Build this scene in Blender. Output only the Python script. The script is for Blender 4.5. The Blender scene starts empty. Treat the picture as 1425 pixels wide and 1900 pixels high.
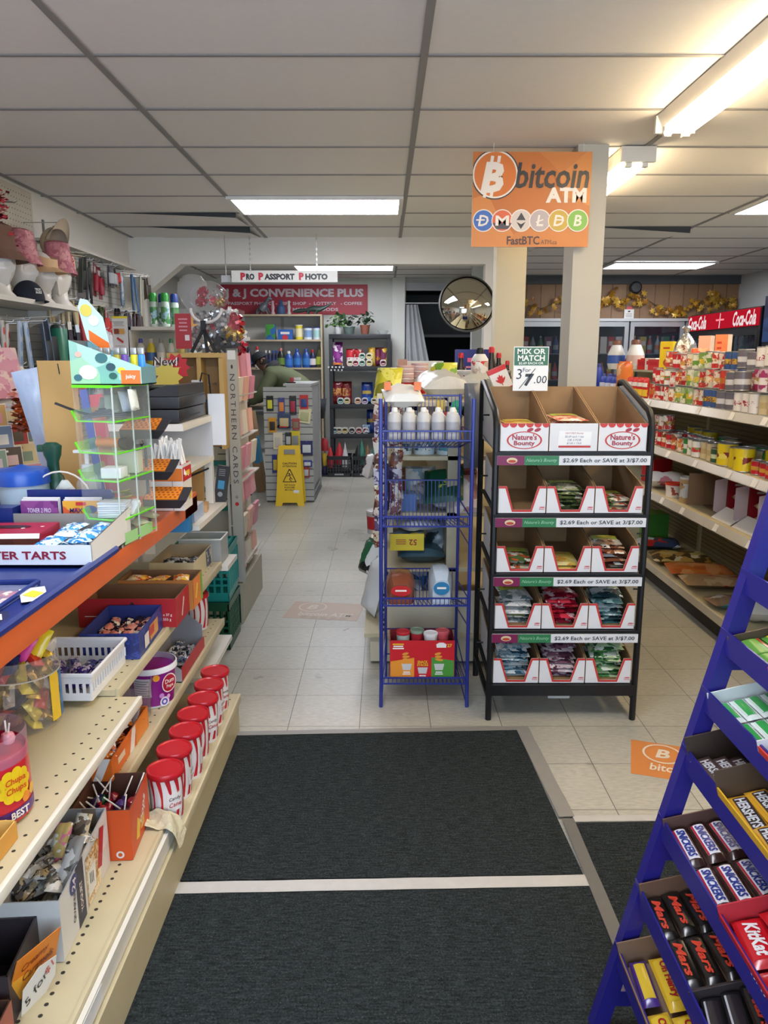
import bpy, bmesh, math, random
from mathutils import Matrix, Vector, noise as mnoise
PI = math.pi
SC = bpy.context.scene
COL = SC.collection
R = random.Random(7)

# ------------------------------------------------------------------ camera, world, exposure
cam = bpy.data.objects.new('camera', bpy.data.cameras.new('camera'))
COL.objects.link(cam)
cam.location = (0, 0, 1.54)
cam.rotation_euler = (math.radians(90 - 11.43), 0, 0)
cam.data.sensor_fit = 'VERTICAL'
cam.data.sensor_height = 24.0
cam.data.lens = 24.0 * 1400 / 1900
cam.data.clip_start = 0.02
SC.camera = cam
SC.view_settings.view_transform = 'Standard'
SC.view_settings.look = 'None'
SC.view_settings.exposure = 1.0
SC.view_settings.gamma = 1.0
SC.view_settings.use_curve_mapping = False
w = bpy.data.worlds.new('world'); SC.world = w; w.use_nodes = True
w.node_tree.nodes['Background'].inputs[0].default_value = (0.75, 0.85, 1, 1)
w.node_tree.nodes['Background'].inputs[1].default_value = 0.22
TUBE_E = 25.0      # strip lights with bare tubes
PANEL_E = 14.0      # recessed troffers
SC.cycles.max_bounces = 7
SC.cycles.diffuse_bounces = 4
SC.cycles.transparent_max_bounces = 24
SC.cycles.caustics_reflective = False
SC.cycles.caustics_refractive = False
SC.cycles.sample_clamp_indirect = 6.0

# daylight from the shop window behind the viewer
sun_l = bpy.data.lights.new('window_daylight', 'AREA')
sun_l.shape = 'RECTANGLE'; sun_l.size = 3.6; sun_l.size_y = 1.7
sun_l.energy = 70; sun_l.color = (0.62, 0.78, 1.0)
so = bpy.data.objects.new('window_daylight', sun_l); COL.objects.link(so)
so.location = (0.6, -1.75, 1.55); so.rotation_euler = (math.radians(90), 0, 0)

# ------------------------------------------------------------------ materials
MATS = {}
def srgb(h):
    h = h.lstrip('#')
    c = [int(h[i:i+2], 16) / 255 for i in (0, 2, 4)]
    return tuple(.86 * (x / 12.92 if x <= 0.04045 else ((x + 0.055) / 1.055) ** 2.4) for x in c) + (1,)
def mat(col, rough=0.5, metal=0.0, alpha=1.0, vary=0.06, scale=9.0, bump=0.0, spec=0.5, emit=0.0, trans=0.0):
    """plain painted / plastic / paper surface with a little procedural variation"""
    key = (col, rough, metal, alpha, vary, scale, bump, spec, emit, trans)
    if key in MATS: return MATS[key]
    m = bpy.data.materials.new('surface_' + col.lstrip('#')); m.use_nodes = True
    nt = m.node_tree; b = nt.nodes['Principled BSDF']
    c = srgb(col)
    b.inputs['Roughness'].default_value = rough
    b.inputs['Metallic'].default_value = metal
    b.inputs['Alpha'].default_value = alpha
    b.inputs['Specular IOR Level'].default_value = spec
    b.inputs['Transmission Weight'].default_value = trans
    if vary or bump:
        tc = nt.nodes.new('ShaderNodeTexCoord'); n = nt.nodes.new('ShaderNodeTexNoise')
        n.inputs['Scale'].default_value = scale; n.inputs['Detail'].default_value = 4
        nt.links.new(tc.outputs['Object'], n.inputs['Vector'])
        mx = nt.nodes.new('ShaderNodeMix'); mx.data_type = 'RGBA'
        mx.inputs['A'].default_value = tuple(x * (1 - vary) for x in c[:3]) + (1,)
        mx.inputs['B'].default_value = tuple(min(1, x * (1 + vary)) for x in c[:3]) + (1,)
        nt.links.new(n.outputs['Fac'], mx.inputs['Factor'])
        nt.links.new(mx.outputs['Result'], b.inputs['Base Color'])
        if bump:
            bp = nt.nodes.new('ShaderNodeBump'); bp.inputs['Strength'].default_value = bump
            bp.inputs['Distance'].default_value = 0.01
            nt.links.new(n.outputs['Fac'], bp.inputs['Height']); nt.links.new(bp.outputs['Normal'], b.inputs['Normal'])
    else:
        b.inputs['Base Color'].default_value = c
    if emit:
        b.inputs['Emission Color'].default_value = c; b.inputs['Emission Strength'].default_value = emit
    MATS[key] = m
    return m
def busy(cols, scale=40.0, rough=0.35, alpha=1.0, stretch=(1, 1, 1), spec=0.5, rnd=True):
    """printed wrapper: irregular patches of the given colours (constant in object space)"""
    key = ('busy', tuple(cols), scale, rough, alpha, stretch)
    if key in MATS: return MATS[key]
    m = bpy.data.materials.new('printed_wrapper'); m.use_nodes = True
    nt = m.node_tree; b = nt.nodes['Principled BSDF']
    tc = nt.nodes.new('ShaderNodeTexCoord'); mp = nt.nodes.new('ShaderNodeMapping')
    mp.inputs['Scale'].default_value = stretch
    nt.links.new(tc.outputs['Object'], mp.inputs['Vector'])
    oi = nt.nodes.new('ShaderNodeObjectInfo')
    ml = nt.nodes.new('ShaderNodeMath'); ml.operation = 'MULTIPLY'; ml.inputs[1].default_value = 3.0
    nt.links.new(oi.outputs['Random'], ml.inputs[0]); nt.links.new(ml.outputs[0], mp.inputs['Location'])
    n = nt.nodes.new('ShaderNodeTexVoronoi'); n.inputs['Scale'].default_value = scale
    nz = nt.nodes.new('ShaderNodeTexNoise'); nz.inputs['Scale'].default_value = scale * 1.3
    ad = nt.nodes.new('ShaderNodeMix'); ad.data_type = 'RGBA'; ad.inputs['Factor'].default_value = 0.06
    nt.links.new(mp.outputs['Vector'], nz.inputs['Vector'])
    nt.links.new(mp.outputs['Vector'], ad.inputs['A']); nt.links.new(nz.outputs['Color'], ad.inputs['B'])
    nt.links.new(ad.outputs['Result'], n.inputs['Vector'])
    sp = nt.nodes.new('ShaderNodeSeparateColor'); nt.links.new(n.outputs['Color'], sp.inputs[0])
    cr = nt.nodes.new('ShaderNodeValToRGB'); cr.color_ramp.interpolation = 'CONSTANT'
    el = cr.color_ramp.elements
    while len(el) < len(cols): el.new(0.5)
    for i, c in enumerate(cols):
        el[i].position = i / len(cols); el[i].color = srgb(c)
    nt.links.new(sp.outputs[0], cr.inputs['Fac']); nt.links.new(cr.outputs['Color'], b.inputs['Base Color'])
    b.inputs['Roughness'].default_value = rough; b.inputs['Alpha'].default_value = alpha
    b.inputs['Specular IOR Level'].default_value = spec
    MATS[key] = m
    return m
def emitter(col, strength):
    key = ('emit', col, strength)
    if key in MATS: return MATS[key]
    m = bpy.data.materials.new('lamp_' + col.lstrip('#')); m.use_nodes = True
    nt = m.node_tree; nt.nodes.clear()
    o = nt.nodes.new('ShaderNodeOutputMaterial'); e = nt.nodes.new('ShaderNodeEmission')
    e.inputs[0].default_value = srgb(col); e.inputs[1].default_value = strength
    nt.links.new(e.outputs[0], o.inputs[0]); MATS[key] = m
    return m
def foil(col, rough=0.22, metal=0.35): return mat(col, rough, metal, spec=0.8, bump=0.25, scale=60)
def clear(col='#f4f8f8', alpha=0.16, rough=0.08): return mat(col, rough, 0, alpha, 0, spec=0.6)

WHITE = '#f0efec'; BLACK = '#161616'; RED = '#c8202c'; CREAM = '#d9cfae'; KRAFT = '#b08a5c'
# ------------------------------------------------------------------ mesh builder
TEXTS = {}
def text_geo(s, bold=0.0, shear=0.0, space=1.0):
    key = (s, bold, shear, space)
    if key in TEXTS: return TEXTS[key]
    c = bpy.data.curves.new('t', 'FONT'); c.body = s; c.size = 1.0; c.offset = bold; c.shear = shear
    c.space_character = space; c.resolution_u = 2; c.fill_mode = 'FRONT'
    o = bpy.data.objects.new('t', c); COL.objects.link(o)
    me = bpy.data.meshes.new_from_object(o)
    vs = [tuple(v.co) for v in me.vertices]; fs = [tuple(p.vertices) for p in me.polygons]
    bpy.data.objects.remove(o); bpy.data.meshes.remove(me); bpy.data.curves.remove(c)
    if not vs: vs = [(0, 0, 0), (.1, 0, 0), (0, .1, 0)]; fs = []
    x0 = min(v[0] for v in vs); x1 = max(v[0] for v in vs); y0 = min(v[1] for v in vs); y1 = max(v[1] for v in vs)
    TEXTS[key] = (vs, fs, x0, x1, y0, y1)
    return TEXTS[key]
def T(x=0, y=0, z=0): return Matrix.Translation((x, y, z))
def RX(a): return Matrix.Rotation(math.radians(a), 4, 'X')
def RY(a): return Matrix.Rotation(math.radians(a), 4, 'Y')
def RZ(a): return Matrix.Rotation(math.radians(a), 4, 'Z')
def SX(x, y=None, z=None):
    y = x if y is None else y; z = x if z is None else z
    return Matrix.Diagonal((x, y, z, 1))
FRONT = RX(90)                 # text plane XY -> stands in XZ, facing -Y
LEFTF = RZ(-90) @ RX(90)       # faces -X, reads along -Y
RIGHTF = RZ(90) @ RX(90)       # faces +X, reads along +Y

class MB:
    def __init__(s, M=None):
        s.v = []; s.f = []; s.mi = []; s.mats = []; s.M = M or Matrix.Identity(4)
    def m(s, mt):
        if isinstance(mt, str): mt = mat(mt, 0.4)
        for i, q in enumerate(s.mats):
            if q is mt: return i
        s.mats.append(mt); return len(s.mats) - 1
    def add(s, vs, fs, mt, M=None):
        M = s.M if M is None else s.M @ M
        b = len(s.v); i = s.m(mt)
        flip = M.determinant() < 0
        s.v += [tuple(M @ Vector(v)) for v in vs]
        for f in fs:
            f = tuple(b + k for k in f)
            s.f.append(f[::-1] if flip else f); s.mi.append(i)
        return s
    def box(s, x0, x1, y0, y1, z0, z1, mt, bev=0.0, M=None):
        if bev <= 0:
            vs = [(x, y, z) for z in (z0, z1) for y in (y0, y1) for x in (x0, x1)]
            fs = [(0, 2, 3, 1), (4, 5, 7, 6), (0, 1, 5, 4), (2, 6, 7, 3), (0, 4, 6, 2), (1, 3, 7, 5)]
            return s.add(vs, fs, mt, M)
        bm = bmesh.new(); bmesh.ops.create_cube(bm, size=1)
        for v in bm.verts:
            v.co = Vector(((x0 + x1) / 2 + v.co.x * (x1 - x0), (y0 + y1) / 2 + v.co.y * (y1 - y0), (z0 + z1) / 2 + v.co.z * (z1 - z0)))
        bmesh.ops.bevel(bm, geom=bm.edges[:], offset=bev, segments=2, affect='EDGES', profile=0.6)
        bm.verts.index_update()
        vs = [tuple(v.co) for v in bm.verts]; fs = [tuple(v.index for v in f.verts) for f in bm.faces]
        bm.free()
        return s.add(vs, fs, mt, M)
    def cbox(s, c, d, mt, bev=0.0, M=None):
        return s.box(c[0]-d[0]/2, c[0]+d[0]/2, c[1]-d[1]/2, c[1]+d[1]/2, c[2]-d[2]/2, c[2]+d[2]/2, mt, bev, M)
    def lathe(s, prof, mt, n=16, M=None, mts=None, cap=True, sx=1.0, sy=1.0):
        """prof: (r, z) from the bottom up; mts: a material per band"""
        vs = []; k = len(prof)
        for r, z in prof:
            for i in range(n):
                a = 2 * PI * i / n; vs.append((r * math.cos(a) * sx, r * math.sin(a) * sy, z))
        for j in range(k - 1):
            fs = [(j*n+i, j*n+(i+1) % n, (j+1)*n+(i+1) % n, (j+1)*n+i) for i in range(n)]
            if j == 0: s.add(vs, [], mt, M); base = len(s.v) - len(vs)
            i_m = s.m(mts[j] if mts else mt)
            for f in fs: s.f.append(tuple(base + q for q in f)); s.mi.append(i_m)
        if cap:
            if prof[0][0] > 1e-5: s.f.append(tuple(base + i for i in range(n))[::-1]); s.mi.append(s.m(mts[0] if mts else mt))
            if prof[-1][0] > 1e-5: s.f.append(tuple(base + (k-1)*n + i for i in range(n))); s.mi.append(s.m(mts[-1] if mts else mt))
        return s
    def tube(s, pts, r, mt, n=6, M=None, closed=False):
        pts = [Vector(p) for p in pts]; k = len(pts); vs = []
        rs = r if isinstance(r, (list, tuple)) else [r] * k
        up = None
        for i, p in enumerate(pts):
            if closed: d = pts[(i+1) % k] - pts[i-1]
            else: d = pts[min(i+1, k-1)] - pts[max(i-1, 0)]
            d.normalize()
            if up is None:
                up = Vector((0, 0, 1)) if abs(d.z) < 0.9 else Vector((1, 0, 0))
            a = d.cross(up)
            if a.length < 1e-4: a = d.cross(Vector((1, 0.3, 0)))
            a.normalize(); b = a.cross(d).normalized(); up = b
            for j in range(n):
                t = 2 * PI * (j + 0.5) / n
                vs.append(tuple(p + a * (rs[i] * math.cos(t)) + b * (rs[i] * math.sin(t))))
        fs = []
        for i in range(k if closed else k - 1):
            i2 = (i + 1) % k
            fs += [(i*n+j, i2*n+j, i2*n+(j+1) % n, i*n+(j+1) % n)[::-1] for j in range(n)]
        if not closed:
            fs.append(tuple(range(n))); fs.append(tuple((k-1)*n + j for j in range(n))[::-1])
        return s.add(vs, fs, mt, M)
    def bar(s, a, b, wx, wy, mt):
        """square bar from a to b"""
        a = Vector(a); b = Vector(b); d = (b - a); L = d.length; d.normalize()
        ux = Vector((1, 0, 0)) if abs(d.x) < 0.9 else Vector((0, 1, 0))
        uy = d.cross(ux).normalized(); ux = uy.cross(d).normalized()
        vs = [tuple(p + ux*i*wx/2 + uy*j*wy/2) for p in (a, b) for j in (-1, 1) for i in (-1, 1)]
        return s.add(vs, [(0, 2, 3, 1), (4, 5, 7, 6), (0, 1, 5, 4), (2, 6, 7, 3), (0, 4, 6, 2), (1, 3, 7, 5)], mt)
    def prism(s, poly, t, mt, M=None, mt_side=None):
        """polygon in XY (counter-clockwise), thickness t towards -Z (front at z=0)"""
        n = len(poly)
        vs = [(x, y, 0) for x, y in poly] + [(x, y, -t) for x, y in poly]
        s.add(vs, [tuple(range(n)), tuple(range(n, 2*n))[::-1]], mt, M)
        return s.add(vs, [(i, n + i, n + (i+1) % n, (i+1) % n) for i in range(n)], mt_side or mt, M)
    def quad(s, a, b, c, d, mt): return s.add([a, b, c, d], [(0, 1, 2, 3)], mt)
    def text(s, t, M, h, mt, bold=0.0, shear=0.0, align='C', width=None, space=1.0):
        vs, fs, x0, x1, y0, y1 = text_geo(t, bold, shear, space)
        k = h / max(0.05, (y1 - y0)); kx = k if width is None else width / (x1 - x0)
        cx = (x0 + x1) / 2 if align == 'C' else (x0 if align == 'L' else x1)
        cy = (y0 + y1) / 2
        return s.add([((x - cx) * kx, (y - cy) * k, 0) for x, y, z in vs], fs, mt, M)
    def disc(s, r, mt, M=None, n=20, ry=None):
        ry = ry or r
        return s.add([(r * math.cos(2*PI*i/n), ry * math.sin(2*PI*i/n), 0) for i in range(n)], [tuple(range(n))], mt, M)
    def ring(s, r0, r1, mt, M=None, n=24):
        vs = [(q * math.cos(2*PI*i/n), q * math.sin(2*PI*i/n), 0) for q in (r0, r1) for i in range(n)]
        return s.add(vs, [(i, n+i, n+(i+1) % n, (i+1) % n) for i in range(n)], mt, M)
    def rect(s, w_, h_, mt, M=None):
        return s.add([(-w_/2, -h_/2, 0), (w_/2, -h_/2, 0), (w_/2, h_/2, 0), (-w_/2, h_/2, 0)], [(0, 1, 2, 3)], mt, M)
    def grid(s, fn, nu, nv, mt, M=None, two=False):
        vs = [fn(u / nu, v / nv) for v in range(nv + 1) for u in range(nu + 1)]
        k = nu + 1
        fs = [(v*k+u, v*k+u+1, (v+1)*k+u+1, (v+1)*k+u) for v in range(nv) for u in range(nu)]
        return s.add(vs, fs, mt, M)
    def pillow(s, w_, l_, t, mt, M=None, seed=0, crimp=0.12, mts=None, n=8, rough=0.15):
        """sealed bag lying in XY: width w_, length l_, thickness t, flat crimped ends"""
        rr = random.Random(seed)
        off = rr.uniform(0, 50)
        def fn(top):
            def g(u, v):
                e = min(1, min(v, 1 - v) / crimp) ** 0.6 if crimp else 1
                q = (max(0, 1 - (2*u - 1) ** 2) ** 0.5) * e
                nz = mnoise.noise(Vector((u * 5 + off, v * 6, top * 3))) * rough
                z = t * 0.5 * q * (1 + nz * 2) * top
                return ((u - 0.5) * w_ * (1 - 0.06 * q), (v - 0.5) * l_ + nz * 0.02 * w_, z + t * 0.5)
            return g
        a = mts[0] if mts else mt; b = mts[1] if mts else mt
        s.grid(fn(1), n, n + 2, a, M)
        g = fn(-1)
        s.grid(lambda u, v: g(1 - u, v), n, n + 2, b, M)
        return s
    def carton(s, w_, d_, h_, mt_out, mt_in, t=0.004, front=None, hf=None, hb=None, M=None, floor_m=None):
        """open-topped box on z=0 centred in XY; front (-Y) height hf, back height hb"""
        hf = h_ if hf is None else hf; hb = h_ if hb is None else hb
        x, y = w_/2, d_/2
        def wall(p, q, ha, hb_, inner):
            a = Vector((*p, 0)); b = Vector((*q, 0)); i = Vector((*inner, 0)) * t
            za = Vector((0, 0, ha)); zb = Vector((0, 0, hb_))
            s.add([a, b, b+zb, a+za], [(0, 1, 2, 3)], front if (front and inner == (0, 1)) else mt_out, M)
            s.add([a+i, b+i, b+zb+i, a+za+i], [(3, 2, 1, 0)], mt_in, M)
            s.add([a+za, b+zb, b+zb+i, a+za+i], [(0, 1, 2, 3)], mt_in, M)
        wall((-x, -y), (x, -y), hf, hf, (0, 1))
        wall((x, -y), (x, y), h_ if hf == h_ else hf, h_ if hb == h_ else hb, (-1, 0))
        wall((x, y), (-x, y), hb, hb, (0, -1))
        wall((-x, y), (-x, -y), h_ if hb == h_ else hb, h_ if hf == h_ else hf, (1, 0))
        s.add([(-x, -y, 0), (x, -y, 0), (x, y, 0), (-x, y, 0)], [(3, 2, 1, 0)], mt_out, M)
        s.add([(-x, -y, t), (x, -y, t), (x, y, t), (-x, y, t)], [(0, 1, 2, 3)], floor_m or mt_in, M)
        return s
    def build(s, name, parent=None, smooth=True, loc=None):
        me = bpy.data.meshes.new(name)
        me.from_pydata(s.v, [], s.f)
        for q in s.mats: me.materials.append(q)
        me.polygons.foreach_set('material_index', s.mi)
        if smooth:
            me.polygons.foreach_set('use_smooth', [True] * len(s.f))
            me.set_sharp_from_angle(angle=math.radians(38))
        me.update()
        o = bpy.data.objects.new(name, me); COL.objects.link(o)
        if parent: o.parent = parent
        if loc: o.location = loc
        return o
# ------------------------------------------------------------------ scene graph helpers
def tag(o, label, cat, group=None, loc=None, rz=None, kind=None):
    o['label'] = label; o['category'] = cat
    if group: o['group'] = group
    if kind: o['kind'] = kind
    if loc: o.location = loc
    if rz is not None: o.rotation_euler = (0, 0, math.radians(rz))
    return o
def thing(name, label, cat, loc=(0, 0, 0), rz=0, group=None, rot=None):
    o = bpy.data.objects.new(name, None); COL.objects.link(o)
    o.empty_display_size = 0.05; o.location = loc
    o.rotation_euler = tuple(math.radians(a) for a in rot) if rot else (0, 0, math.radians(rz))
    o['label'] = label; o['category'] = cat
    if group: o['group'] = group
    return o
def dup(o, loc, rz=0, label=None, rot=None, scale=None, group=None):
    c = o.copy(); COL.objects.link(c); c.location = loc
    c.rotation_euler = tuple(math.radians(a) for a in rot) if rot else (0, 0, math.radians(rz))
    if scale: c.scale = scale if isinstance(scale, tuple) else (scale,) * 3
    if label: c['label'] = label
    if group: c['group'] = group
    for ch in list(o.children):
        d = ch.copy(); COL.objects.link(d); d.parent = c
        for g in list(ch.children):
            e = g.copy(); COL.objects.link(e); e.parent = d
    return c
def struct(name, mb, **k):
    o = mb.build(name, **k); o['kind'] = 'structure'; return o
ORD = ['first', 'second', 'third', 'fourth', 'fifth', 'sixth', 'seventh', 'eighth', 'ninth', 'tenth', 'eleventh', 'twelfth',
       'thirteenth', 'fourteenth', 'fifteenth', 'sixteenth', 'seventeenth', 'eighteenth', 'nineteenth', 'twentieth']
def nth(i, n, near='nearest', far='farthest', nice='from the near end'):
    return near if i == 0 else far if i == n - 1 else ORD[i] + ' ' + nice
# ================================================================== THE ROOM
def floor_mat():
    m = bpy.data.materials.new('vinyl_tile_floor'); m.use_nodes = True
    nt = m.node_tree; b = nt.nodes['Principled BSDF']
    tc = nt.nodes.new('ShaderNodeTexCoord')
    mp = nt.nodes.new('ShaderNodeMapping'); mp.inputs['Location'].default_value = (0.105, 0.065, 0)
    nt.links.new(tc.outputs['Object'], mp.inputs['Vector'])
    br = nt.nodes.new('ShaderNodeTexBrick'); br.offset = 0; br.squash = 1
    br.inputs['Scale'].default_value = 1; br.inputs['Brick Width'].default_value = 0.305; br.inputs['Row Height'].default_value = 0.305
    br.inputs['Mortar Size'].default_value = 0.0016; br.inputs['Mortar Smooth'].default_value = 0.2; br.inputs['Bias'].default_value = 0
    br.inputs['Color1'].default_value = srgb('#c0beb1'); br.inputs['Color2'].default_value = srgb('#b8b6a9')
    br.inputs['Mortar'].default_value = srgb('#56524c')
    nt.links.new(mp.outputs['Vector'], br.inputs['Vector'])
    n1 = nt.nodes.new('ShaderNodeTexNoise'); n1.inputs['Scale'].default_value = 1.3; n1.inputs['Detail'].default_value = 5
    st = nt.nodes.new('ShaderNodeMapping'); st.inputs['Scale'].default_value = (14, 40, 1)
    nt.links.new(tc.outputs['Object'], n1.inputs['Vector']); nt.links.new(tc.outputs['Object'], st.inputs['Vector'])
    n2 = nt.nodes.new('ShaderNodeTexNoise'); n2.inputs['Scale'].default_value = 2.2; n2.inputs['Detail'].default_value = 6
    nt.links.new(st.outputs['Vector'], n2.inputs['Vector'])
    r1 = nt.nodes.new('ShaderNodeMapRange'); r1.inputs[1].default_value = 0.3; r1.inputs[2].default_value = 0.7; r1.inputs[3].default_value = 0.82; r1.inputs[4].default_value = 1.06
    r2 = nt.nodes.new('ShaderNodeMapRange'); r2.inputs[1].default_value = 0.35; r2.inputs[2].default_value = 0.7; r2.inputs[3].default_value = 1.05; r2.inputs[4].default_value = 0.84
    nt.links.new(n1.outputs['Fac'], r1.inputs[0]); nt.links.new(n2.outputs['Fac'], r2.inputs[0])
    mu = nt.nodes.new('ShaderNodeMath'); mu.operation = 'MULTIPLY'
    nt.links.new(r1.outputs[0], mu.inputs[0]); nt.links.new(r2.outputs[0], mu.inputs[1])
    vm = nt.nodes.new('ShaderNodeVectorMath'); vm.operation = 'SCALE'
    nt.links.new(br.outputs['Color'], vm.inputs[0]); nt.links.new(mu.outputs[0], vm.inputs['Scale'])
    # scuffs
    n3 = nt.nodes.new('ShaderNodeTexNoise'); n3.inputs['Scale'].default_value = 7; n3.inputs['Detail'].default_value = 8
    nt.links.new(tc.outputs['Object'], n3.inputs['Vector'])
    r3 = nt.nodes.new('ShaderNodeMapRange'); r3.inputs[1].default_value = 0.66; r3.inputs[2].default_value = 0.76; r3.inputs[3].default_value = 0; r3.inputs[4].default_value = 0.5
    nt.links.new(n3.outputs['Fac'], r3.inputs[0])
    mx = nt.nodes.new('ShaderNodeMix'); mx.data_type = 'RGBA'; mx.inputs['B'].default_value = srgb('#5a564e')
    nt.links.new(r3.outputs[0], mx.inputs['Factor']); nt.links.new(vm.outputs[0], mx.inputs['A'])
    nt.links.new(mx.outputs['Result'], b.inputs['Base Color'])
    rr = nt.nodes.new('ShaderNodeMapRange'); rr.inputs[3].default_value = 0.2; rr.inputs[4].default_value = 0.42
    nt.links.new(n1.outputs['Fac'], rr.inputs[0]); nt.links.new(rr.outputs[0], b.inputs['Roughness'])
    bp = nt.nodes.new('ShaderNodeBump'); bp.inputs['Strength'].default_value = 0.12; bp.inputs['Distance'].default_value = 0.004
    nt.links.new(n1.outputs['Fac'], bp.inputs['Height']); nt.links.new(bp.outputs['Normal'], b.inputs['Normal'])
    return m
XL, XR, YB, YF, ZC = -2.33, 4.72, 10.74, -2.0, 2.63
struct('floor', MB().box(-3.2, XR, YF, 12.4, -0.1, 0, floor_mat()))
ceil_m = mat('#eae8e5', 0.85, vary=0.03, scale=30, bump=0.08)
tbar = mat('#8f8e8e', 0.6, vary=0.03)
cm = MB().box(-3.2, XR, YF, 12.4, ZC, ZC + 0.1, ceil_m)
struct('ceiling', cm)
g = MB()
gx = [0.147 + 1.22 * k for k in range(-2, 4)]
gy = [3.03 + 0.605 * k for k in range(-8, 13)]
for x in gx: g.box(x - 0.014, x + 0.014, YF, 10.74, ZC - 0.006, ZC - 0.001, tbar)
for y in gy: g.box(XL, XR, y - 0.009, y + 0.009, ZC - 0.005, ZC - 0.001, tbar)
struct('trim_1', g)
# sagging tiles: a dark slit where a tile edge has dropped
sag = MB()
dk = mat('#3e4347', 0.9)
for x0, x1, y, d in ((-2.0, -1.12, 6.03, 0.035), (-2.0, -1.12, 6.64, 0.05), (1.75, 2.56, 6.64, 0.05), (3.0, 3.7, 4.85, 0.02)):
    sag.add([(x0, y, ZC - .004), (x1, y, ZC - .004), (x1, y + 0.01, ZC - .004 - d), (x0, y + .34, ZC - .004), (x1, y + .5, ZC - .004)],
            [(0, 1, 2)], dk)
    sag.add([(x0, y + .02, ZC - .004), (x1, y + .01, ZC - .004 - d), (x1, y + .58, ZC - .005), (x0, y + .58, ZC - .005)], [(0, 3, 2, 1)], ceil_m)
struct('trim_2', sag)
wall = mat('#efede6', 0.75, vary=0.03, scale=4)
wall_g = mat('#dcded7', 0.7, vary=0.03, scale=4)
struct('wall_left', MB().box(XL - 0.1, XL, YF, 7.22, 0, ZC, wall).box(-2.9, -2.8, 7.22, YB, 0, ZC, wall_g))
wr_m = mat('#c6c8c6', 0.75, vary=0.02)
struct('wall_right', MB().box(XR, XR + 0.1, YF, 10.5, 0, ZC, wr_m))
# back wall of the rear room with a doorway between two jambs
bw = MB().box(-2.9, 0.30, YB, YB + 0.1, 0, ZC, wall_g)
bw.box(0.30, 1.5, YB, YB + 0.1, 2.5, ZC, wall_g)
struct('wall_back', bw)
# bulkhead over the opening, with a slanted left corner
bh = MB()
poly = [(-2.33, 0), (-2.24, 0), (-2.24, 2.10), (-1.86, 2.396), (0.93, 2.396), (0.93, 2.63), (-2.33, 2.63)]
bh.prism(poly, 0.16, wall, T(0, 7.22, 0) @ FRONT)
struct('wall_bulkhead', bh)
# rear-room posts at the doorway
tr = MB().box(0.115, 0.285, YB - 0.12, YB, 0, ZC, wall_g)
tr.box(0.285, 1.3, YB - 0.08, YB, 2.46, 2.56, mat('#a8acae', 0.6))
struct('trim_3', tr)
col_m = mat('#bcbab0', 0.6, vary=0.03, scale=5)
struct('column_1', MB().box(0.70, 0.885, 4.9, 5.05, 0, ZC, mat('#d2caae', 0.55, vary=0.02)))
struct('column_2', MB().box(1.005, 1.165, 4.2, 4.42, 0, ZC, col_m))
struct('column_3', MB().box(1.02, 1.15, 9.0, 9.15, 0, ZC, mat('#b9bdbb', 0.6)))
struct('column_4', MB().box(0.93, 1.0, 7.22, 7.38, 0, ZC, wall))
# dark room beyond the doorway
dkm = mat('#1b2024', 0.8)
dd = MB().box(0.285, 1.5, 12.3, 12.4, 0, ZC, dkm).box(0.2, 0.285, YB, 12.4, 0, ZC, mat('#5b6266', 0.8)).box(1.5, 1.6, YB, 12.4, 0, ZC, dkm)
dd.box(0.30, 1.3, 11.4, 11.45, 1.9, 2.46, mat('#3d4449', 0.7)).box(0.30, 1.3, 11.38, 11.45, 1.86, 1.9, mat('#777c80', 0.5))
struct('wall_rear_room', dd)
# wood panelled wall above the coolers
wp = bpy.data.materials.new('wood_panelling'); wp.use_nodes = True
nt = wp.node_tree; b = nt.nodes['Principled BSDF']; tc = nt.nodes.new('ShaderNodeTexCoord')
br = nt.nodes.new('ShaderNodeTexBrick'); br.offset = 0; br.inputs['Scale'].default_value = 1
mp = nt.nodes.new('ShaderNodeMapping'); mp.inputs['Rotation'].default_value = (PI/2, 0, 0)
nt.links.new(tc.outputs['Object'], mp.inputs['Vector']); nt.links.new(mp.outputs['Vector'], br.inputs['Vector'])
br.inputs['Brick Width'].default_value = 0.19; br.inputs['Row Height'].default_value = 6.0; br.inputs['Mortar Size'].default_value = 0.006
br.inputs['Color1'].default_value = srgb('#9c7a58'); br.inputs['Color2'].default_value = srgb('#8a6a4c'); br.inputs['Mortar'].default_value = srgb('#6a4e38')
wn = nt.nodes.new('ShaderNodeTexNoise'); wm = nt.nodes.new('ShaderNodeMapping'); wm.inputs['Scale'].default_value = (30, 1, 2)
nt.links.new(tc.outputs['Object'], wm.inputs['Vector']); nt.links.new(wm.outputs['Vector'], wn.inputs['Vector'])
mr = nt.nodes.new('ShaderNodeMapRange'); mr.inputs[3].default_value = 0.8; mr.inputs[4].default_value = 1.15; nt.links.new(wn.outputs['Fac'], mr.inputs[0])
vm = nt.nodes.new('ShaderNodeVectorMath'); vm.operation = 'SCALE'; nt.links.new(br.outputs['Color'], vm.inputs[0]); nt.links.new(mr.outputs[0], vm.inputs['Scale'])
nt.links.new(vm.outputs[0], b.inputs['Base Color']); b.inputs['Roughness'].default_value = 0.6
WOODWALL = wp
struct('wall_cooler', MB().box(1.5, XR, 10.42, 10.5, 2.07, 2.52, wp).box(1.42, 1.78, 10.42, 10.5, 0, 2.07, wp).box(1.5, XR, 10.38, 10.5, 2.52, ZC, mat('#4c5154', 0.7)).box(1.2, 1.5, 10.42, 10.5, 0, 2.52, wp).box(1.78, XR, 11.2, 11.25, 0, 2.2, mat('#22262a', .7)).box(1.78, XR, 10.5, 11.2, 2.05, 2.1, mat('#33383c', .7)).box(1.70, 1.78, 10.5, 11.2, 0, 2.1, mat('#33383c', .7)))
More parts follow.
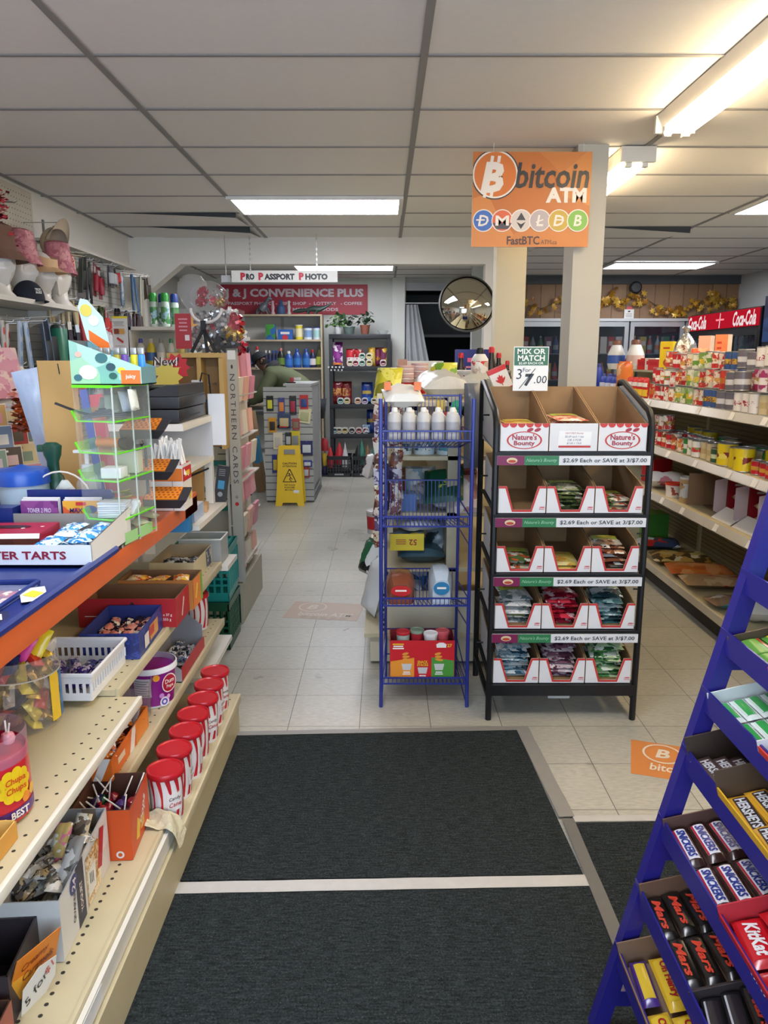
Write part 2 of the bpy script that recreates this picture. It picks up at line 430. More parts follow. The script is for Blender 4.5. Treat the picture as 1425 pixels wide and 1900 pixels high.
# wooden jamb right of the rear doorway
struct('trim_4', MB().box(1.22, 1.42, 9.7, 9.8, 0, 2.5, mat('#8c6c50', 0.6)).box(1.17, 1.22, 9.66, 9.8, 0, 2.5, mat('#4a3628', 0.6)))
# front wall with the shop window, behind the viewer
struct('wall_front', MB().box(-3.2, XR, YF - 0.1, YF, 0, 0.6, wall).box(-3.2, XR, YF - 0.1, YF, 2.45, ZC, wall).box(-3.2, -1.5, YF - .1, YF, 0.6, 2.45, wall).box(2.7, XR, YF - .1, YF, 0.6, 2.45, wall))

# ---------------------------------------------------------------- lights
def troffer(x0, x1, y0, y1, label):
    t = thing('ceiling_light', label, 'ceiling light', ((x0+x1)/2, (y0+y1)/2, ZC - 0.02), group='fluorescent ceiling lights')
    a, d = (x1-x0)/2, (y1-y0)/2
    f = MB(); fm = mat('#e8e8e6', 0.5)
    for q in ((-a, a, -d, -d+.03), (-a, a, d-.03, d), (-a, -a+.03, -d+.03, d-.03), (a-.03, a, -d+.03, d-.03)): f.box(*q, -.004, .016, fm)
    f.build('frame', t)
    MB().box(-a+.03, a-.03, -d+.03, d-.03, 0.0, 0.012, emitter('#f3f5ff', PANEL_E)).build('diffuser', t)
    return t
troffer(-1.076, 0.133, 5.44, 6.02, 'bright recessed troffer in the middle of the ceiling before the bulkhead')
troffer(2.60, 3.79, 5.44, 6.02, 'recessed troffer at the right edge beyond the bare tube lights')
troffer(2.60, 3.79, 8.92, 9.5, 'recessed troffer over the cooler doors at the back right')
troffer(-1.076, 0.133, 9.1, 9.68, 'troffer in the back room behind the hanging passport sign')
troffer(-1.076, 0.133, 1.2, 1.78, 'recessed troffer overhead near the entrance')
def strip(y0, y1, label, x=1.325):
    t = thing('strip_light', label, 'ceiling light', (x, (y0+y1)/2, ZC - 0.006), group='bare tube strip lights')
    L = (y1-y0)/2; wm_ = mat('#e4e2dc', 0.4)
    MB().prism([(-.085, 0), (-.06, -.05), (.06, -.05), (.085, 0)][::-1], 2*L, wm_, T(0, -L, 0) @ FRONT).build('housing', t)
    for y in (-L, L):
        e = MB(); e.box(-.09, .09, y-.012, y+.012, -.075, 0, wm_)
        for q in (-.042, .042): e.cbox((q, y - math.copysign(.025, y), -.07), (.03, .03, .05), wm_)
        e.build('end_cap', t)
    for q in (-.042, .042):
        MB().tube([(q, -L+.03, -.078), (q, L-.03, -.078)], .016, emitter('#ffe2b4', TUBE_E), 10).build('tube', t)
strip(2.5, 3.72, 'two tube strip light, nearest one at the upper right')
strip(4.22, 5.44, 'two tube strip light just right of the square column')
strip(0.9, 2.12, 'two tube strip light overhead beside the entrance')
for y_, nm_ in ((0.9, 'nearest the entrance'), (2.3, 'second from the entrance'), (3.6, 'third from the entrance')): strip(y_, y_ + 1.22, 'added unseen two tube strip light over the right hand aisle, ' + nm_, 2.56)  # strips added out of view to brighten the right aisle floor and shelves

# ---------------------------------------------------------------- floor mats, tape, decals
def carpet(c, c2):
    m = bpy.data.materials.new('ribbed_carpet'); m.use_nodes = True
    nt = m.node_tree; b = nt.nodes['Principled BSDF']; tc = nt.nodes.new('ShaderNodeTexCoord')
    wv = nt.nodes.new('ShaderNodeTexNoise'); wv.inputs['Scale'].default_value = 1; wv.inputs['Detail'].default_value = 3; sm_ = nt.nodes.new('ShaderNodeMapping'); sm_.inputs['Scale'].default_value = (24, 150, 1)
    nt.links.new(tc.outputs['Object'], sm_.inputs['Vector'])
    n = nt.nodes.new('ShaderNodeTexNoise'); n.inputs['Scale'].default_value = 160; n.inputs['Detail'].default_value = 3
    n2 = nt.nodes.new('ShaderNodeTexNoise'); n2.inputs['Scale'].default_value = 300
    for k in (n, n2): nt.links.new(tc.outputs['Object'], k.inputs['Vector'])
    nt.links.new(sm_.outputs['Vector'], wv.inputs['Vector'])
    ad = nt.nodes.new('ShaderNodeMath'); ad.operation = 'MULTIPLY'
    nt.links.new(wv.outputs['Fac'], ad.inputs[0]); nt.links.new(n.outputs['Fac'], ad.inputs[1])
    cr = nt.nodes.new('ShaderNodeValToRGB'); cr.color_ramp.elements[0].position = 0.14; cr.color_ramp.elements[1].position = 0.42
    cr.color_ramp.elements[0].color = srgb(c); cr.color_ramp.elements[1].color = srgb(c2)
    nt.links.new(ad.outputs[0], cr.inputs['Fac'])
    gt = nt.nodes.new('ShaderNodeMath'); gt.operation = 'GREATER_THAN'; gt.inputs[1].default_value = 0.69
    nt.links.new(n2.outputs['Fac'], gt.inputs[0])
    mx = nt.nodes.new('ShaderNodeMix'); mx.data_type = 'RGBA'; mx.inputs['B'].default_value = srgb('#6d6d6a')
    nt.links.new(gt.outputs[0], mx.inputs['Factor']); nt.links.new(cr.outputs['Color'], mx.inputs['A'])
    nt.links.new(mx.outputs['Result'], b.inputs['Base Color']); b.inputs['Roughness'].default_value = 0.95; b.inputs['Specular IOR Level'].default_value = 0.15
    bp = nt.nodes.new('ShaderNodeBump'); bp.inputs['Strength'].default_value = 0.8; bp.inputs['Distance'].default_value = 0.004
    nt.links.new(ad.outputs[0], bp.inputs['Height']); nt.links.new(bp.outputs['Normal'], b.inputs['Normal'])
    return m
cp = carpet('#171b1b', '#383f40')
tag(MB().prism([(-.66, 2.0), (.605, 2.03), (.56, 2.95), (-.657, 2.90)], .007, cp, T(0, 0, .007)).build('floor_mat'),
    'dark ribbed floor mat beyond the white tape strip', 'floor mat', 'dark entrance mats')
tag(MB().prism([(-.66, .3), (.64, .3), (.615, 1.99), (-.66, 1.96)], .007, cp, T(0, 0, .007)).build('floor_mat'),
    'dark ribbed floor mat nearest the viewer, before the white tape strip', 'floor mat', 'dark entrance mats')
tag(MB().prism([(.665, .3), (1.9, .3), (1.9, 2.31), (.64, 2.29)], .007, cp, T(0, 0, .007)).build('floor_mat'),
    'dark ribbed floor mat at the right under the blue candy rack', 'floor mat', 'dark entrance mats')
tp = mat('#8f8d88', 0.5, 0.1, bump=0.3, scale=30); tpw = mat('#bdbbb6', 0.5, vary=.1, bump=.3, scale=30)
def tape(pts, w_, m_, label, z=.0095):
    mb = MB()
    for i in range(len(pts) - 1):
        a = Vector(pts[i]).to_3d(); b = Vector(pts[i+1]).to_3d(); d = (b - a).normalized(); n_ = Vector((-d.y, d.x, 0)) * w_ / 2
        k = 12
        L, Rr = [], []
        for j in range(k + 1):
            p = a.lerp(b, j / k); q = R.uniform(-.003, .003)
            L.append(tuple(p + n_ * (1 + q * 20) + Vector((0, 0, z)))); Rr.append(tuple(p - n_ * (1 - q * 14) + Vector((0, 0, z))))
        vs = L + Rr; n2 = k + 1
        mb.add(vs, [(j, n2 + j, n2 + j + 1, j + 1) for j in range(k)], m_)
        mb.add([(v[0], v[1], z - .003) for v in vs], [(j, j + 1, n2 + j + 1, n2 + j) for j in range(k)], m_)
    return tag(mb.build('tape_strip'), label, 'tape')
tape([(-.655, 1.965), (.615, 2.0)], .05, tpw, 'white tape strip across the joint between the two dark mats', .0095)
tape([(-.66, 2.905), (.575, 2.955)], .035, tp, 'grey tape along the far edge of the dark mat', .0088)
tape([(.585, 2.97), (.625, 2.32)], .055, tp, 'grey tape down the right edge of the far mat beside the black rack', .0098)
tape([(.625, 2.31), (.64, .9)], .04, mat('#6c6a66', .6, .1, bump=.3, scale=30), 'worn grey tape between the near mat and the right mat', .0105)
tape([(.645, 2.31), (1.6, 2.33)], .035, tpw, 'pale tape along the far edge of the right hand mat', .0085)
def decal(x, y, s, rz, fade, label):
    org = mat('#d98a4a' if not fade else '#b6a08c', .4); wt = mat('#e9dccb' if not fade else '#c9bfae', .4)
    t = thing('floor_decal', label, 'floor sticker', (x, y, .0008), rz, 'orange floor stickers')
    MB().prism([(-s*1.15, -s*.8), (s*1.15, -s*.8), (s*1.15, s*.8), (-s*1.15, s*.8)], .0006, org).build('backing', t)
    p = MB(); M = T(-s*.45, s*.3, .0006)
    p.ring(.4*s, .45*s, wt, M).text('B', M @ T(0, 0, .0003), .42*s, wt, .03, .2)
    p.text('bitcoin ATM', T(.1*s, -.35*s, .0006), .32*s, wt, .02, .15, width=1.7*s)
    if fade:
        for i in range(5): p.disc(.12*s, '#a99684', T(-.5*s + i*.3*s, -.65*s, .0005))
    p.build('print', t)
decal(1.165, 2.68, .17, -18, False, 'orange bitcoin sticker on the floor beside the blue candy rack')
decal(-.37, 4.5, .2, -8, True, 'faded bitcoin sticker in the middle of the aisle floor')
# ================================================================== PRODUCT BUILDERS
STEEL = mat('#b9b9b6', 0.3, 0.7)
def can(r, h, body, band=None, loc=(0, 0, 0), label='', group=None, name='tin_can', rz=0, cat='can'):
    """tin can with steel rims, paper label and a coloured band / picture patch"""
    t = thing(name, label, cat, loc, rz, group)
    MB().lathe([(r*.97, 0), (r, .003), (r, .006), (r*.97, .008)], STEEL, 14).build('rim', t)
    MB().lathe([(r*.97, h-.008), (r, h-.006), (r, h-.002), (r*.95, h-.001), (r*.93, h-.004)], STEEL, 14).build('rim', t)
    b = MB(); bm_ = mat(body, .35) if isinstance(body, str) else body
    z1 = .007 + (h-.014)*.3; z2 = .007 + (h-.014)*.62
    b.lathe([(r*.985, .007), (r*.985, z1), (r*.985, z2), (r*.985, h-.007)], bm_, 14, cap=False,
            mts=[bm_, (mat(band, .35) if isinstance(band, str) else band) or bm_, bm_])
    b.build('paper_label', t)
    return t
def bottle(prof, body, cap_m, hcap, rcap, label_m=None, lz=None, loc=(0, 0, 0), label='', group=None, name='bottle', cat='bottle', sx=1, sy=1, rz=0, n=14):
    t = thing(name, label, cat, loc, rz, group)
    MB().lathe(prof, body, n, sx=sx, sy=sy).build('body', t)
    z = prof[-1][1]
    MB().lathe([(rcap, z - .002), (rcap, z + hcap*.7), (rcap*.8, z + hcap)], cap_m, 12).build('cap', t)
    if label_m:
        r = max(p[0] for p in prof)
        MB().lathe([(r*1.01, lz[0]), (r*1.01, lz[1])], label_m, n, sx=sx, sy=sy, cap=False).build('label', t)
    return t
def tub(r0, r1, h, body, lid_m, band=None, loc=(0, 0, 0), label='', group=None, name='tub', cat='tub', rz=0, n=20, lid_h=.012):
    t = thing(name, label, cat, loc, rz, group)
    b = mat(body, .35) if isinstance(body, str) else body
    rr = lambda q: r0 + (r1 - r0) * q
    MB().lathe([(r0, 0), (rr(.2), h*.2), (rr(.78), h*.78), (r1, h)], b, n, mts=[b, band or b, b]).build('body', t)
    MB().lathe([(r1*1.04, h - lid_h*.6), (r1*1.05, h + lid_h*.3), (r1*.98, h + lid_h*.5), (r1*.92, h + lid_h*.2)], lid_m, n).build('lid', t)
    return t
def carton_box(w_, d_, h_, face, side=None, top=None, loc=(0, 0, 0), label='', group=None, name='carton', cat='box', rz=0, extra=None, rot=None):
    """closed printed carton, front at -Y; extra(mb) adds printing on the front"""
    mb = MB(); f = face if not isinstance(face, str) else mat(face, .4)
    sd = (side if not isinstance(side, str) else mat(side, .4)) if side else f
    tp_ = (top if not isinstance(top, str) else mat(top, .4)) if top else sd
    x, y = w_/2, d_/2
    mb.add([(-x, -y, 0), (x, -y, 0), (x, -y, h_), (-x, -y, h_)], [(0, 1, 2, 3)], f)
    mb.add([(-x, y, 0), (x, y, 0), (x, y, h_), (-x, y, h_)], [(3, 2, 1, 0)], f)
    mb.add([(x, -y, 0), (x, y, 0), (x, y, h_), (x, -y, h_)], [(0, 1, 2, 3)], sd)
    mb.add([(-x, -y, 0), (-x, y, 0), (-x, y, h_), (-x, -y, h_)], [(3, 2, 1, 0)], sd)
    mb.add([(-x, -y, h_), (x, -y, h_), (x, y, h_), (-x, y, h_)], [(0, 1, 2, 3)], tp_)
    mb.add([(-x, -y, 0), (x, -y, 0), (x, y, 0), (-x, y, 0)], [(3, 2, 1, 0)], sd)
    if extra: mb.M = T(0, -y - .0006, h_/2) @ FRONT; extra(mb)
    o = mb.build(name, smooth=False)
    tag(o, label, cat, group, loc, rz)
    if rot: o.rotation_euler = tuple(math.radians(a) for a in rot)
    return o
def pouch(w_, l_, t_, m_, loc, label, group=None, name='snack_bag', cat='snack', rot=(0, 0, 0), header=None, seed=0, text=None, parent=None, hdr_col=None):
    """soft sealed bag lying flat; optional printed header panel"""
    mb = MB(); mb.pillow(w_, l_, t_, m_, seed=seed)
    if header:
        h2 = header if not isinstance(header, str) else mat(header, .3)
        zt = t_ * .98 + .001
        def g(u, v): return ((u-.5)*w_*.84, l_*(.14 + .32*v), t_*.5 + t_*.5*((max(0, 1-(2*u-1)**2*.75))**.5)*(1 - .75*max(0, v-.55)) + .0015)
        mb.grid(g, 6, 4, h2)
        if text: mb.text(text, T(0, l_*.26, zt + .003), l_*.09, mat(RED, .3), .03, 0, width=w_*.55)
    o = mb.build(name)
    E_ = RZ(rot[2]) @ RY(rot[1]) @ RX(rot[0])
    lo = min((E_ @ Vector(v)).z for v in mb.v)
    tag(o, label, cat, group, (loc[0], loc[1], loc[2] - lo + .0005)); o.rotation_euler = tuple(math.radians(a) for a in rot)
    return o
def standbag(w_, h_, t_, m_, loc, label, group=None, name='snack_bag', cat='snack', rz=0, bands=(), lean=0, seed=0):
    """stand-up bag facing -Y: pillow on end"""
    mb = MB(T(0, 0, h_/2) @ RX(90 - lean) @ T(0, 0, -t_/2))
    mb.pillow(w_, h_, t_, m_, seed=seed, crimp=.14)
    for z0, z1, bm_ in bands:
        def g(u, v, z0=z0, z1=z1):
            q = max(0, 1 - (2*u-1)**2*1.0) ** .5
            return ((u-.5)*w_*.93, h_*(z0 + (z1-z0)*v - .5), t_*.5 + t_*.52*q + .003)
        mb.grid(g, 8, 2, bm_)
    o = mb.build(name); tag(o, label, cat, group, loc, rz)
    return o
CREAMM = mat('#cabf9b', .45, vary=.06, scale=14)
# ================================================================== BLACK SNACK RACK
BKM = mat('#17181a', .4, .3)
rk = thing('display_rack', 'black metal snack rack with five tiers of white and red cartons', 'display rack', (.768, 3.05, 0))
W2 = .314; TIER = [.165, .412, .662, .915, 1.172]
for sx, nm in ((-1, 'l'), (1, 'r')):
    f = MB()
    f.tube([(sx*W2, 0, 0), (sx*W2, 0, 1.26), (sx*W2, .012, 1.30), (sx*W2, .05, 1.335), (sx*W2, .40, 1.44), (sx*W2, .45, 1.44), (sx*W2, .47, 1.41), (sx*W2, .47, 0)], .0135, BKM, 8)
    f.bar((sx*W2, 0, .10), (sx*W2, .47, .10), .018, .018, BKM)
    f.build('side_frame', rk)
    pn = MB().add([(sx*(W2-.004), .02, 1.17), (sx*(W2-.004), .455, 1.18), (sx*(W2-.004), .455, 1.42), (sx*(W2-.004), .40, 1.425), (sx*(W2-.004), .05, 1.32), (sx*(W2-.004), .02, 1.29)],
                  [(0, 1, 2, 3, 4, 5)], '#c2c3c0')
    pn.build('side_panel', rk)
for i, z in enumerate(TIER):
    sh = MB(); sh.add([(-W2, .0, z-.006), (W2, .0, z-.006), (W2, .45, z+.028), (-W2, .45, z+.028)], [(0, 1, 2, 3)], BKM)
    sh.box(-W2-.006, W2+.006, -.014, .003, z-.012, z+.000, BKM)
    if i == 0: sh.box(-W2-.006, W2+.006, -.012, .01, z-.05, z-.012, BKM)
    sh.build('shelf', rk)
    for sx in (-1, 1):
        MB().tube([(sx*(W2+.012), .13, z+.14), (sx*(W2+.04), .13, z+.14), (sx*(W2+.04), .13, z+.115)], .004, BKM, 5).build('hook', rk)
    if i:
        r = MB(); r.box(-W2+.004, W2-.004, -.017, -.009, z-.052, z-.014, mat('#dfe0e2', .35))
        r.build('price_rail', rk)
        p = MB(T(0, -.0178, z-.033) @ FRONT)
        def seg(x0, x1, c): p.add([(x0, -.019, 0), (x1, -.019, 0), (x1, .019, 0), (x0, .019, 0)], [(0, 1, 2, 3)], mat(c, .35))
        seg(-.31, -.20, '#7a1f4e'); seg(-.20, -.06, '#2f7a4c')
        p.disc(.022, '#d9c9a0', T(-.25, 0, .0004), 16, .012); p.disc(.016, '#b8452e', T(-.25, -.003, .0007), 16, .006)
        p.text("Nature's Bounty", T(-.13, 0, .0005), .018, '#9fcfae', 0, .35, width=.125)
        p.text('$2.69 Each or SAVE at 3/$7.00', T(.125, 0, .0005), .019, '#26262a', .012, .05, width=.34)
        p.build('price_lettering', rk)
MB().box(-.045, .05, .05, .16, .075, .11, mat('#c9cbca', .5)).build('under_tray', rk)

KI = mat('#9c7a52', .75, vary=.08, scale=25); KW = mat('#e3e3e4', .45); KR = mat('#c4342c', .45)
COLN = ['left', 'middle', 'right']; ROWN = ['bottom', 'fourth', 'third', 'second', 'top']
BOXX = [-.199, 0, .199]
boxes = {}
def sides(t, hf, hb, d, w_):
    b = MB(); x = w_/2; tk = .004
    for s_ in (-1, 1):
        pts = [(0, 0), (d, .03), (d, .03 + hb), (d*.12, .004+hf+.012), (0, hf)]
        M = T(s_*x, 0, 0) @ Matrix(((0, 0, 1, 0), (1, 0, 0, 0), (0, 1, 0, 0), (0, 0, 0, 1)))
        b.prism(pts, tk, KI, M @ T(0, 0, tk if s_ < 0 else 0))
    b.add([(-x, 0, .001), (x, 0, .001), (x, d, .031), (-x, d, .031)], [(0, 1, 2, 3)], KI)
    b.add([(-x, d, .03), (x, d, .03), (x, d, .03+hb), (-x, d, .03+hb)], [(0, 1, 2, 3)], KI)
    if abs(t.location.x - .768 + .199) < .01:
        M = T(-x - .0008, 0, 0) @ Matrix(((0, 0, 1, 0), (1, 0, 0, 0), (0, 1, 0, 0), (0, 0, 0, 1)))
        b.prism(pts, .0004, KW, M); b.prism([(d*.1, .06), (d*.5, .06), (d*.42, .10), (d*.16, .09)], .0003, mat('#c8606a'), M @ T(0, 0, -.0008))
    b.build('carton_body', t)
for r_ in range(5):
    for c_ in range(3):
        z = TIER[r_] + .003; top = r_ == 4
        t = thing('snack_carton', ('white carton with printed front, %s of the top row on the black rack' if top else
                  'red edged white carton, %s of the ' + ROWN[r_] + ' row on the black rack') % COLN[c_], 'carton',
                  (.768 + BOXX[c_], 3.056, z), group='cartons on the black rack')
        boxes[r_, c_] = t
        w_ = .196; x = w_/2 - .001
        sides(t, .11, .215 if top else .17, .42, w_)
        fr = MB(T(0, -.001, 0) @ FRONT)
        if top:
            fr.prism([(-x, 0), (x, 0), (x, .112), (-x, .112)], .003, KW)
            if c_ != 1:
                for q in range(6): fr.add([(-x+.018+.033*q + .016*math.cos(a), .112 - .017*abs(math.sin(a)), .0006) for a in [PI*k/8 for k in range(9)]], [tuple(range(9))[::-1]], KR)
                fr.ring(.9, 1.0, KR, T(0, .044, .0006) @ SX(.072, .036, 1), 4 if False else 24)
                dr = '#a8303e'
                fr.text("Nature's", T(0, .057, .0012), .024, dr, .03, width=.10); fr.text('Bounty', T(0, .030, .0012), .024, dr, .03, width=.085)
                for q in (.022, .052): fr.disc(.014, dr, T(q, .086, .0012) @ RZ(20), 12, .007)
            else:
                fr.prism([(-.065, .022), (.07, .026), (.072, .078), (-.06, .082)], .0008, mat('#f3f2f0', .5), T(0, 0, .0012))
                ink = mat('#3d4a78', .5)
                for j, s_ in enumerate(("NATURE'S Bounty", '$2.69 each + tax', 'OR 3 FOR', '$7.00 + TAX')):
                    fr.text(s_, T(.003, .072 - .0135*j, .0018), .009, ink if j else mat('#b0405a', .5), 0, .15)
                fr.box(-.06, .07, .014, .022, 0, .0006, KR)
        else:
            nt_ = [(-x, 0), (x, 0), (x, .112), (.064, .112), (.036, .014), (-.036, .014), (-.064, .112), (-x, .112)]
            # two wings and a sill so that every face is convex
            fr.prism([(-x, 0), (x, 0), (.036, .014), (-.036, .014)], .003, KW)
            fr.prism([(x, 0), (x, .112), (.064, .112), (.036, .014)], .003, KW); fr.prism([(-x, .112), (-x, 0), (-.036, .014), (-.064, .112)], .003, KW)
            q = .0006; e = [(-x, .112), (-.064, .112), (-.036, .014), (.036, .014), (.064, .112), (x, .112)]
            i_ = [(-x, .103), (-.0705, .103), (-.041, .005), (.041, .005), (.0705, .103), (x, .103)]
            for k in range(5): fr.add([(*e[k], q), (*i_[k], q), (*i_[k+1], q), (*e[k+1], q)], [(0, 1, 2, 3)], KR)
            fr.disc(.012, '#d4606a', T(.083, .024, q), 10, .003); fr.text('Bounty', T(.082, .016, q), .009, '#d4606a', .02, width=.022)
        fr.build('front_panel', t)
BAGC = {'yellow': ['#e8cf66', '#f0e2a0', '#d99b3a'], 'coral': ['#e8826a', '#f3ddd2', '#d85a4a', '#f0c9b0'], 'olive': ['#5f6b3e', '#9aa06a', '#d9d8c0', '#38432a'],
        'mixed': ['#c05a30', '#d9c9a0', '#4f6b3a', '#f0ece0'], 'white': ['#e9e6e2', '#b9c4c4', '#7b8c8c', '#f6f4f0'], 'red': ['#b81f34', '#7e1226', '#e9c2c8', '#d43a4c'],
        'teal': ['#3f6a70', '#9fc0c0', '#2b464c', '#dfe8e6'], 'blue': ['#7fa0b0', '#f2f0ea', '#33566a', '#c8d4d6'], 'mauve': ['#8c5f70', '#d9c4c9', '#5c3646', '#efe4e4'],
        'green': ['#5f9a5a', '#f0f4e6', '#35603a', '#cfe3b0'], 'brown': ['#7e4a34', '#c99c7a', '#f1eee6', '#4a2a20']}
FILL = {(4, 0): ('yellow', 3), (4, 1): ('coral', 6), (3, 1): ('olive', 6), (3, 2): ('mixed', 3), (2, 0): ('mixed', 3), (2, 1): ('yellow', 2), (2, 2): ('brown', 6),
        (1, 0): ('white', 7), (1, 1): ('red', 8), (1, 2): ('teal', 8), (0, 0): ('blue', 9), (0, 1): ('mauve', 9), (0, 2): ('green', 10)}
for (r_, c_), (cn, n) in FILL.items():
    bx, by, bz = boxes[r_, c_].location
    bm_ = busy(BAGC[cn], 30, .18, 1, (1, 1, 2.2))
    h0 = {4: .02}.get(r_, .006)
    for k in range(n):
        zz = bz + .002 + k * .0165 + (.055 if (r_, c_) == (4, 0) else .03 if (r_, c_) == (4, 1) else 0)
        what = 'topmost' if k == n - 1 else 'lowest' if k == 0 else ORD[k] + ' up'
        pouch(.13, .168, .0125, bm_, (bx + R.uniform(-.007, .007), by + .115 + R.uniform(-.012, .03), zz), '%s snack bag, %s in the %s carton of the %s rack row' % (cn, what, COLN[c_], ROWN[r_]),
              'snack bags on the black rack', rot=(4.6, 0, R.uniform(-8, 8) + (180 if k % 3 == 1 and cn == 'white' else 0)), header=(mat('#b9d04a', .3) if cn != 'yellow' else mat('#e6d55a', .3)) if k % 2 or k == n-1 else mat('#eeeee6', .3),
              seed=k*7 + r_*31 + c_, text='Bounty' if k >= n - 2 else None)
# card sign clipped to the top cartons
sg = thing('price_sign', 'green and white mix or match price card above the black rack', 'sign', (.655, 3.425, 1.402))
MB(FRONT).prism([(-.078, 0), (.078, 0), (.078, .194), (-.078, .194)], .003, mat('#efefec', .35)).build('card', sg)
p = MB(T(0, -.0005, 0) @ FRONT)
gr = '#2f6b47'; wt = '#eef2ec'; ik = '#1b1b1e'
p.prism([(-.075, .112), (.075, .112), (.075, .19), (-.075, .19)], .0004, gr, T(0, 0, .0006))
p.text('MIX OR', T(0, .173, .0012), .024, wt, .03, width=.125); p.text('MATCH', T(0, .144, .0012), .026, wt, .03, width=.12); p.text('$2.69 EACH OR', T(0, .121, .0012), .012, wt, .02, width=.11)
p.text('3', T(-.052, .074, .001), .045, ik, -.005, .1); p.text('For', T(-.018, .092, .001), .018, ik, 0, .1)
p.text('7', T(-.006, .048, .001), .055, ik, .05, .15); p.text('.00', T(.044, .050, .001), .034, ik, .0, .1)
p.add([(-.052, .01, .001), (-.048, .01, .001), (.022, .098, .001), (.018, .098, .001)], [(0, 1, 2, 3)], ik)
p.build('lettering', sg)

# ================================================================== BLUE WIRE RACK
BLU = mat('#26348c', .35, .1)
br_ = thing('wire_rack', 'blue wire rack of four sloping shelves beside the black rack', 'display rack', (.18, 3.17, 0))
for sx in (-1, 1):
    MB().tube([(sx*.194, 0, 0), (sx*.192, 0, .15), (sx*.194, 0, 1.38)], .0085, BLU, 6).tube([(sx*.172, .33, .0), (sx*.172, .33, 1.385)], .007, BLU, 6).build('post', br_)
FL = [(.14, .112, .12, .25), (.512, .478, .40, .555), (.878, .835, .80, .985), (1.245, 1.205, 1.14, 1.378)]   # front top, front bottom, rear bottom, rear panel top
for a, b_, c_, d_ in FL:
    s_ = MB()
    for z in (a, b_): s_.tube([(-.19, 0, z), (.19, 0, z)], .0042, BLU, 5)
    for z in (c_, d_): s_.tube([(-.17, .33, z), (.17, .33, z)], .0038, BLU, 5)
    for k in range(20):
        x = -.18 + .36*k/19; xr = x*.92
        s_.tube([(x, 0, a), (x, .002, b_), (xr, .325, c_), (xr, .33, d_)], .0022, BLU, 4)
    for sx in (-1, 1):
        s_.tube([(sx*.19, 0, a), (sx*.172, .33, c_ + .1)], .003, BLU, 4); s_.tube([(sx*.19, 0, b_), (sx*.172, .33, c_)], .003, BLU, 4)
        s_.tube([(sx*.192, 0, a - .13), (sx*.172, .33, c_ - .04)], .003, BLU, 4)
    s_.build('wire_shelf', br_)
# chip box on the bottom shelf
t = thing('snack_box', 'red snack box with orange and green corners on the bottom of the blue wire rack', 'box', (.172, 3.27, .132))
cb = MB(); rd = '#cf1f2a'
cb.carton(.29, .15, .175, rd, mat('#8c1a20', .6), .003); cb.build('carton_body', t)
p = MB(T(0, -.0758, 0) @ FRONT)
p.prism([(-.143, .002), (-.036, .002), (-.036, .094), (-.143, .076)], .0003, '#f09a32', T(0, 0, .0003))
p.prism([(.042, .002), (.143, .002), (.143, .080), (.042, .096)], .0003, '#4f9a3c', T(0, 0, .0003))
w_ = '#f4f2ee'; yl = '#f3c52c'
for x, z in ((-.07, .035), (.002, .018), (.076, .035)):
    p.prism([(x-.017, z), (x+.017, z), (x+.023, z+.03), (x-.023, z+.03)], .0003, '#cfd0cf', T(0, 0, .0006))
    p.rect(.03, .006, w_, T(x, z - .010, .0007)); p.rect(.036, .005, w_, T(x, z-.019, .0007))
for x in (-.07, .076):
    for k in range(3): p.disc(.019 - .002*k, '#e9a23a', T(x - .003*k, z*0 + .085 + .014*k, .0008 + .0002*k) @ RZ(12*k - 10), 12, .006)
p.text('SNACK', T(.002, .074, .0009), .013, yl, .03, width=.046); p.text('STACKS', T(.002, .060, .0009), .012, yl, .03, width=.05)
for k in range(3): p.rect(.05 - .006*(k % 2), .006, yl if k == 0 else w_, T(-.108, .158 - .010*k, .0007))
p.prism([(.064, .142), (.106, .142), (.108, .158), (.094, .166), (.076, .166), (.062, .158)], .0002, w_, T(0, 0, .0007))
p.text('27', T(.122, .152, .0009), .016, yl, .03)
p.build('printing', t)
for k, (dx, dy, c_) in enumerate(((-.085, .0, '#b9c4ba'), (-.02, .02, '#c0303a'), (.04, -.02, '#e3dcdc'), (.095, .01, '#d0545a'))):
    tub(.026, .032, .07, c_, mat(['#c9313a', '#8fa58c', '#f0eeee', '#d9626a'][k], .3), loc=(.172 + dx, 3.27 + dy, .132 + .118), name='snack_cup', cat='snack cup',
        label='small snack cup, %s in the red box on the blue rack' % ['leftmost', 'second from the left', 'second from the right', 'rightmost'][k], group='cups in the red snack box', n=12)
def loaf(w_, l_, h_, loc, body, band, label, rz=0):
    t = thing('bread_bag', label, 'bread', loc, rz)
    b = MB()
    prof = [(-.5, 0), (.5, 0), (.52, .35), (.5, .72), (.34, .96), (0, 1), (-.34, .96), (-.5, .72), (-.52, .35)]
    vs = []; ny = 7
    for j in range(ny):
        v = j / (ny-1); q = 1 - .25*(2*v-1)**4
        for x, z in prof: vs.append((x*w_*q, (v-.5)*l_, z*h_*q + .006*mnoise.noise(Vector((x*4, v*7, z*5)))))
    n = len(prof)
    fs = [(j*n+i, j*n+(i+1) % n, (j+1)*n+(i+1) % n, (j+1)*n+i) for j in range(ny-1) for i in range(n)]
    fs += [tuple(range(n))[::-1], tuple((ny-1)*n+i for i in range(n))]
    b.add(vs, fs, body); b.build('wrapped_loaf', t)
    l2 = MB(T(0, -l_/2 - .006, h_*.5) @ FRONT); l2.disc(w_*.36, band, None, 18, h_*.2); l2.rect(w_*.4, h_*.06, '#f4eee6', T(0, .002, .001))
    l2.build('label', t)
    return t
loaf(.125, .2, .125, (.075, 3.31, .472), foil('#8a4a30', .25, .05), mat('#c8282c', .3), 'brown bread loaf in clear wrap on the blue rack')
loaf(.10, .2, .15, (.255, 3.31, .472), foil('#c8d6e2', .25, .05), mat('#2f7fae', .3), 'white and blue bread loaf beside the brown one')

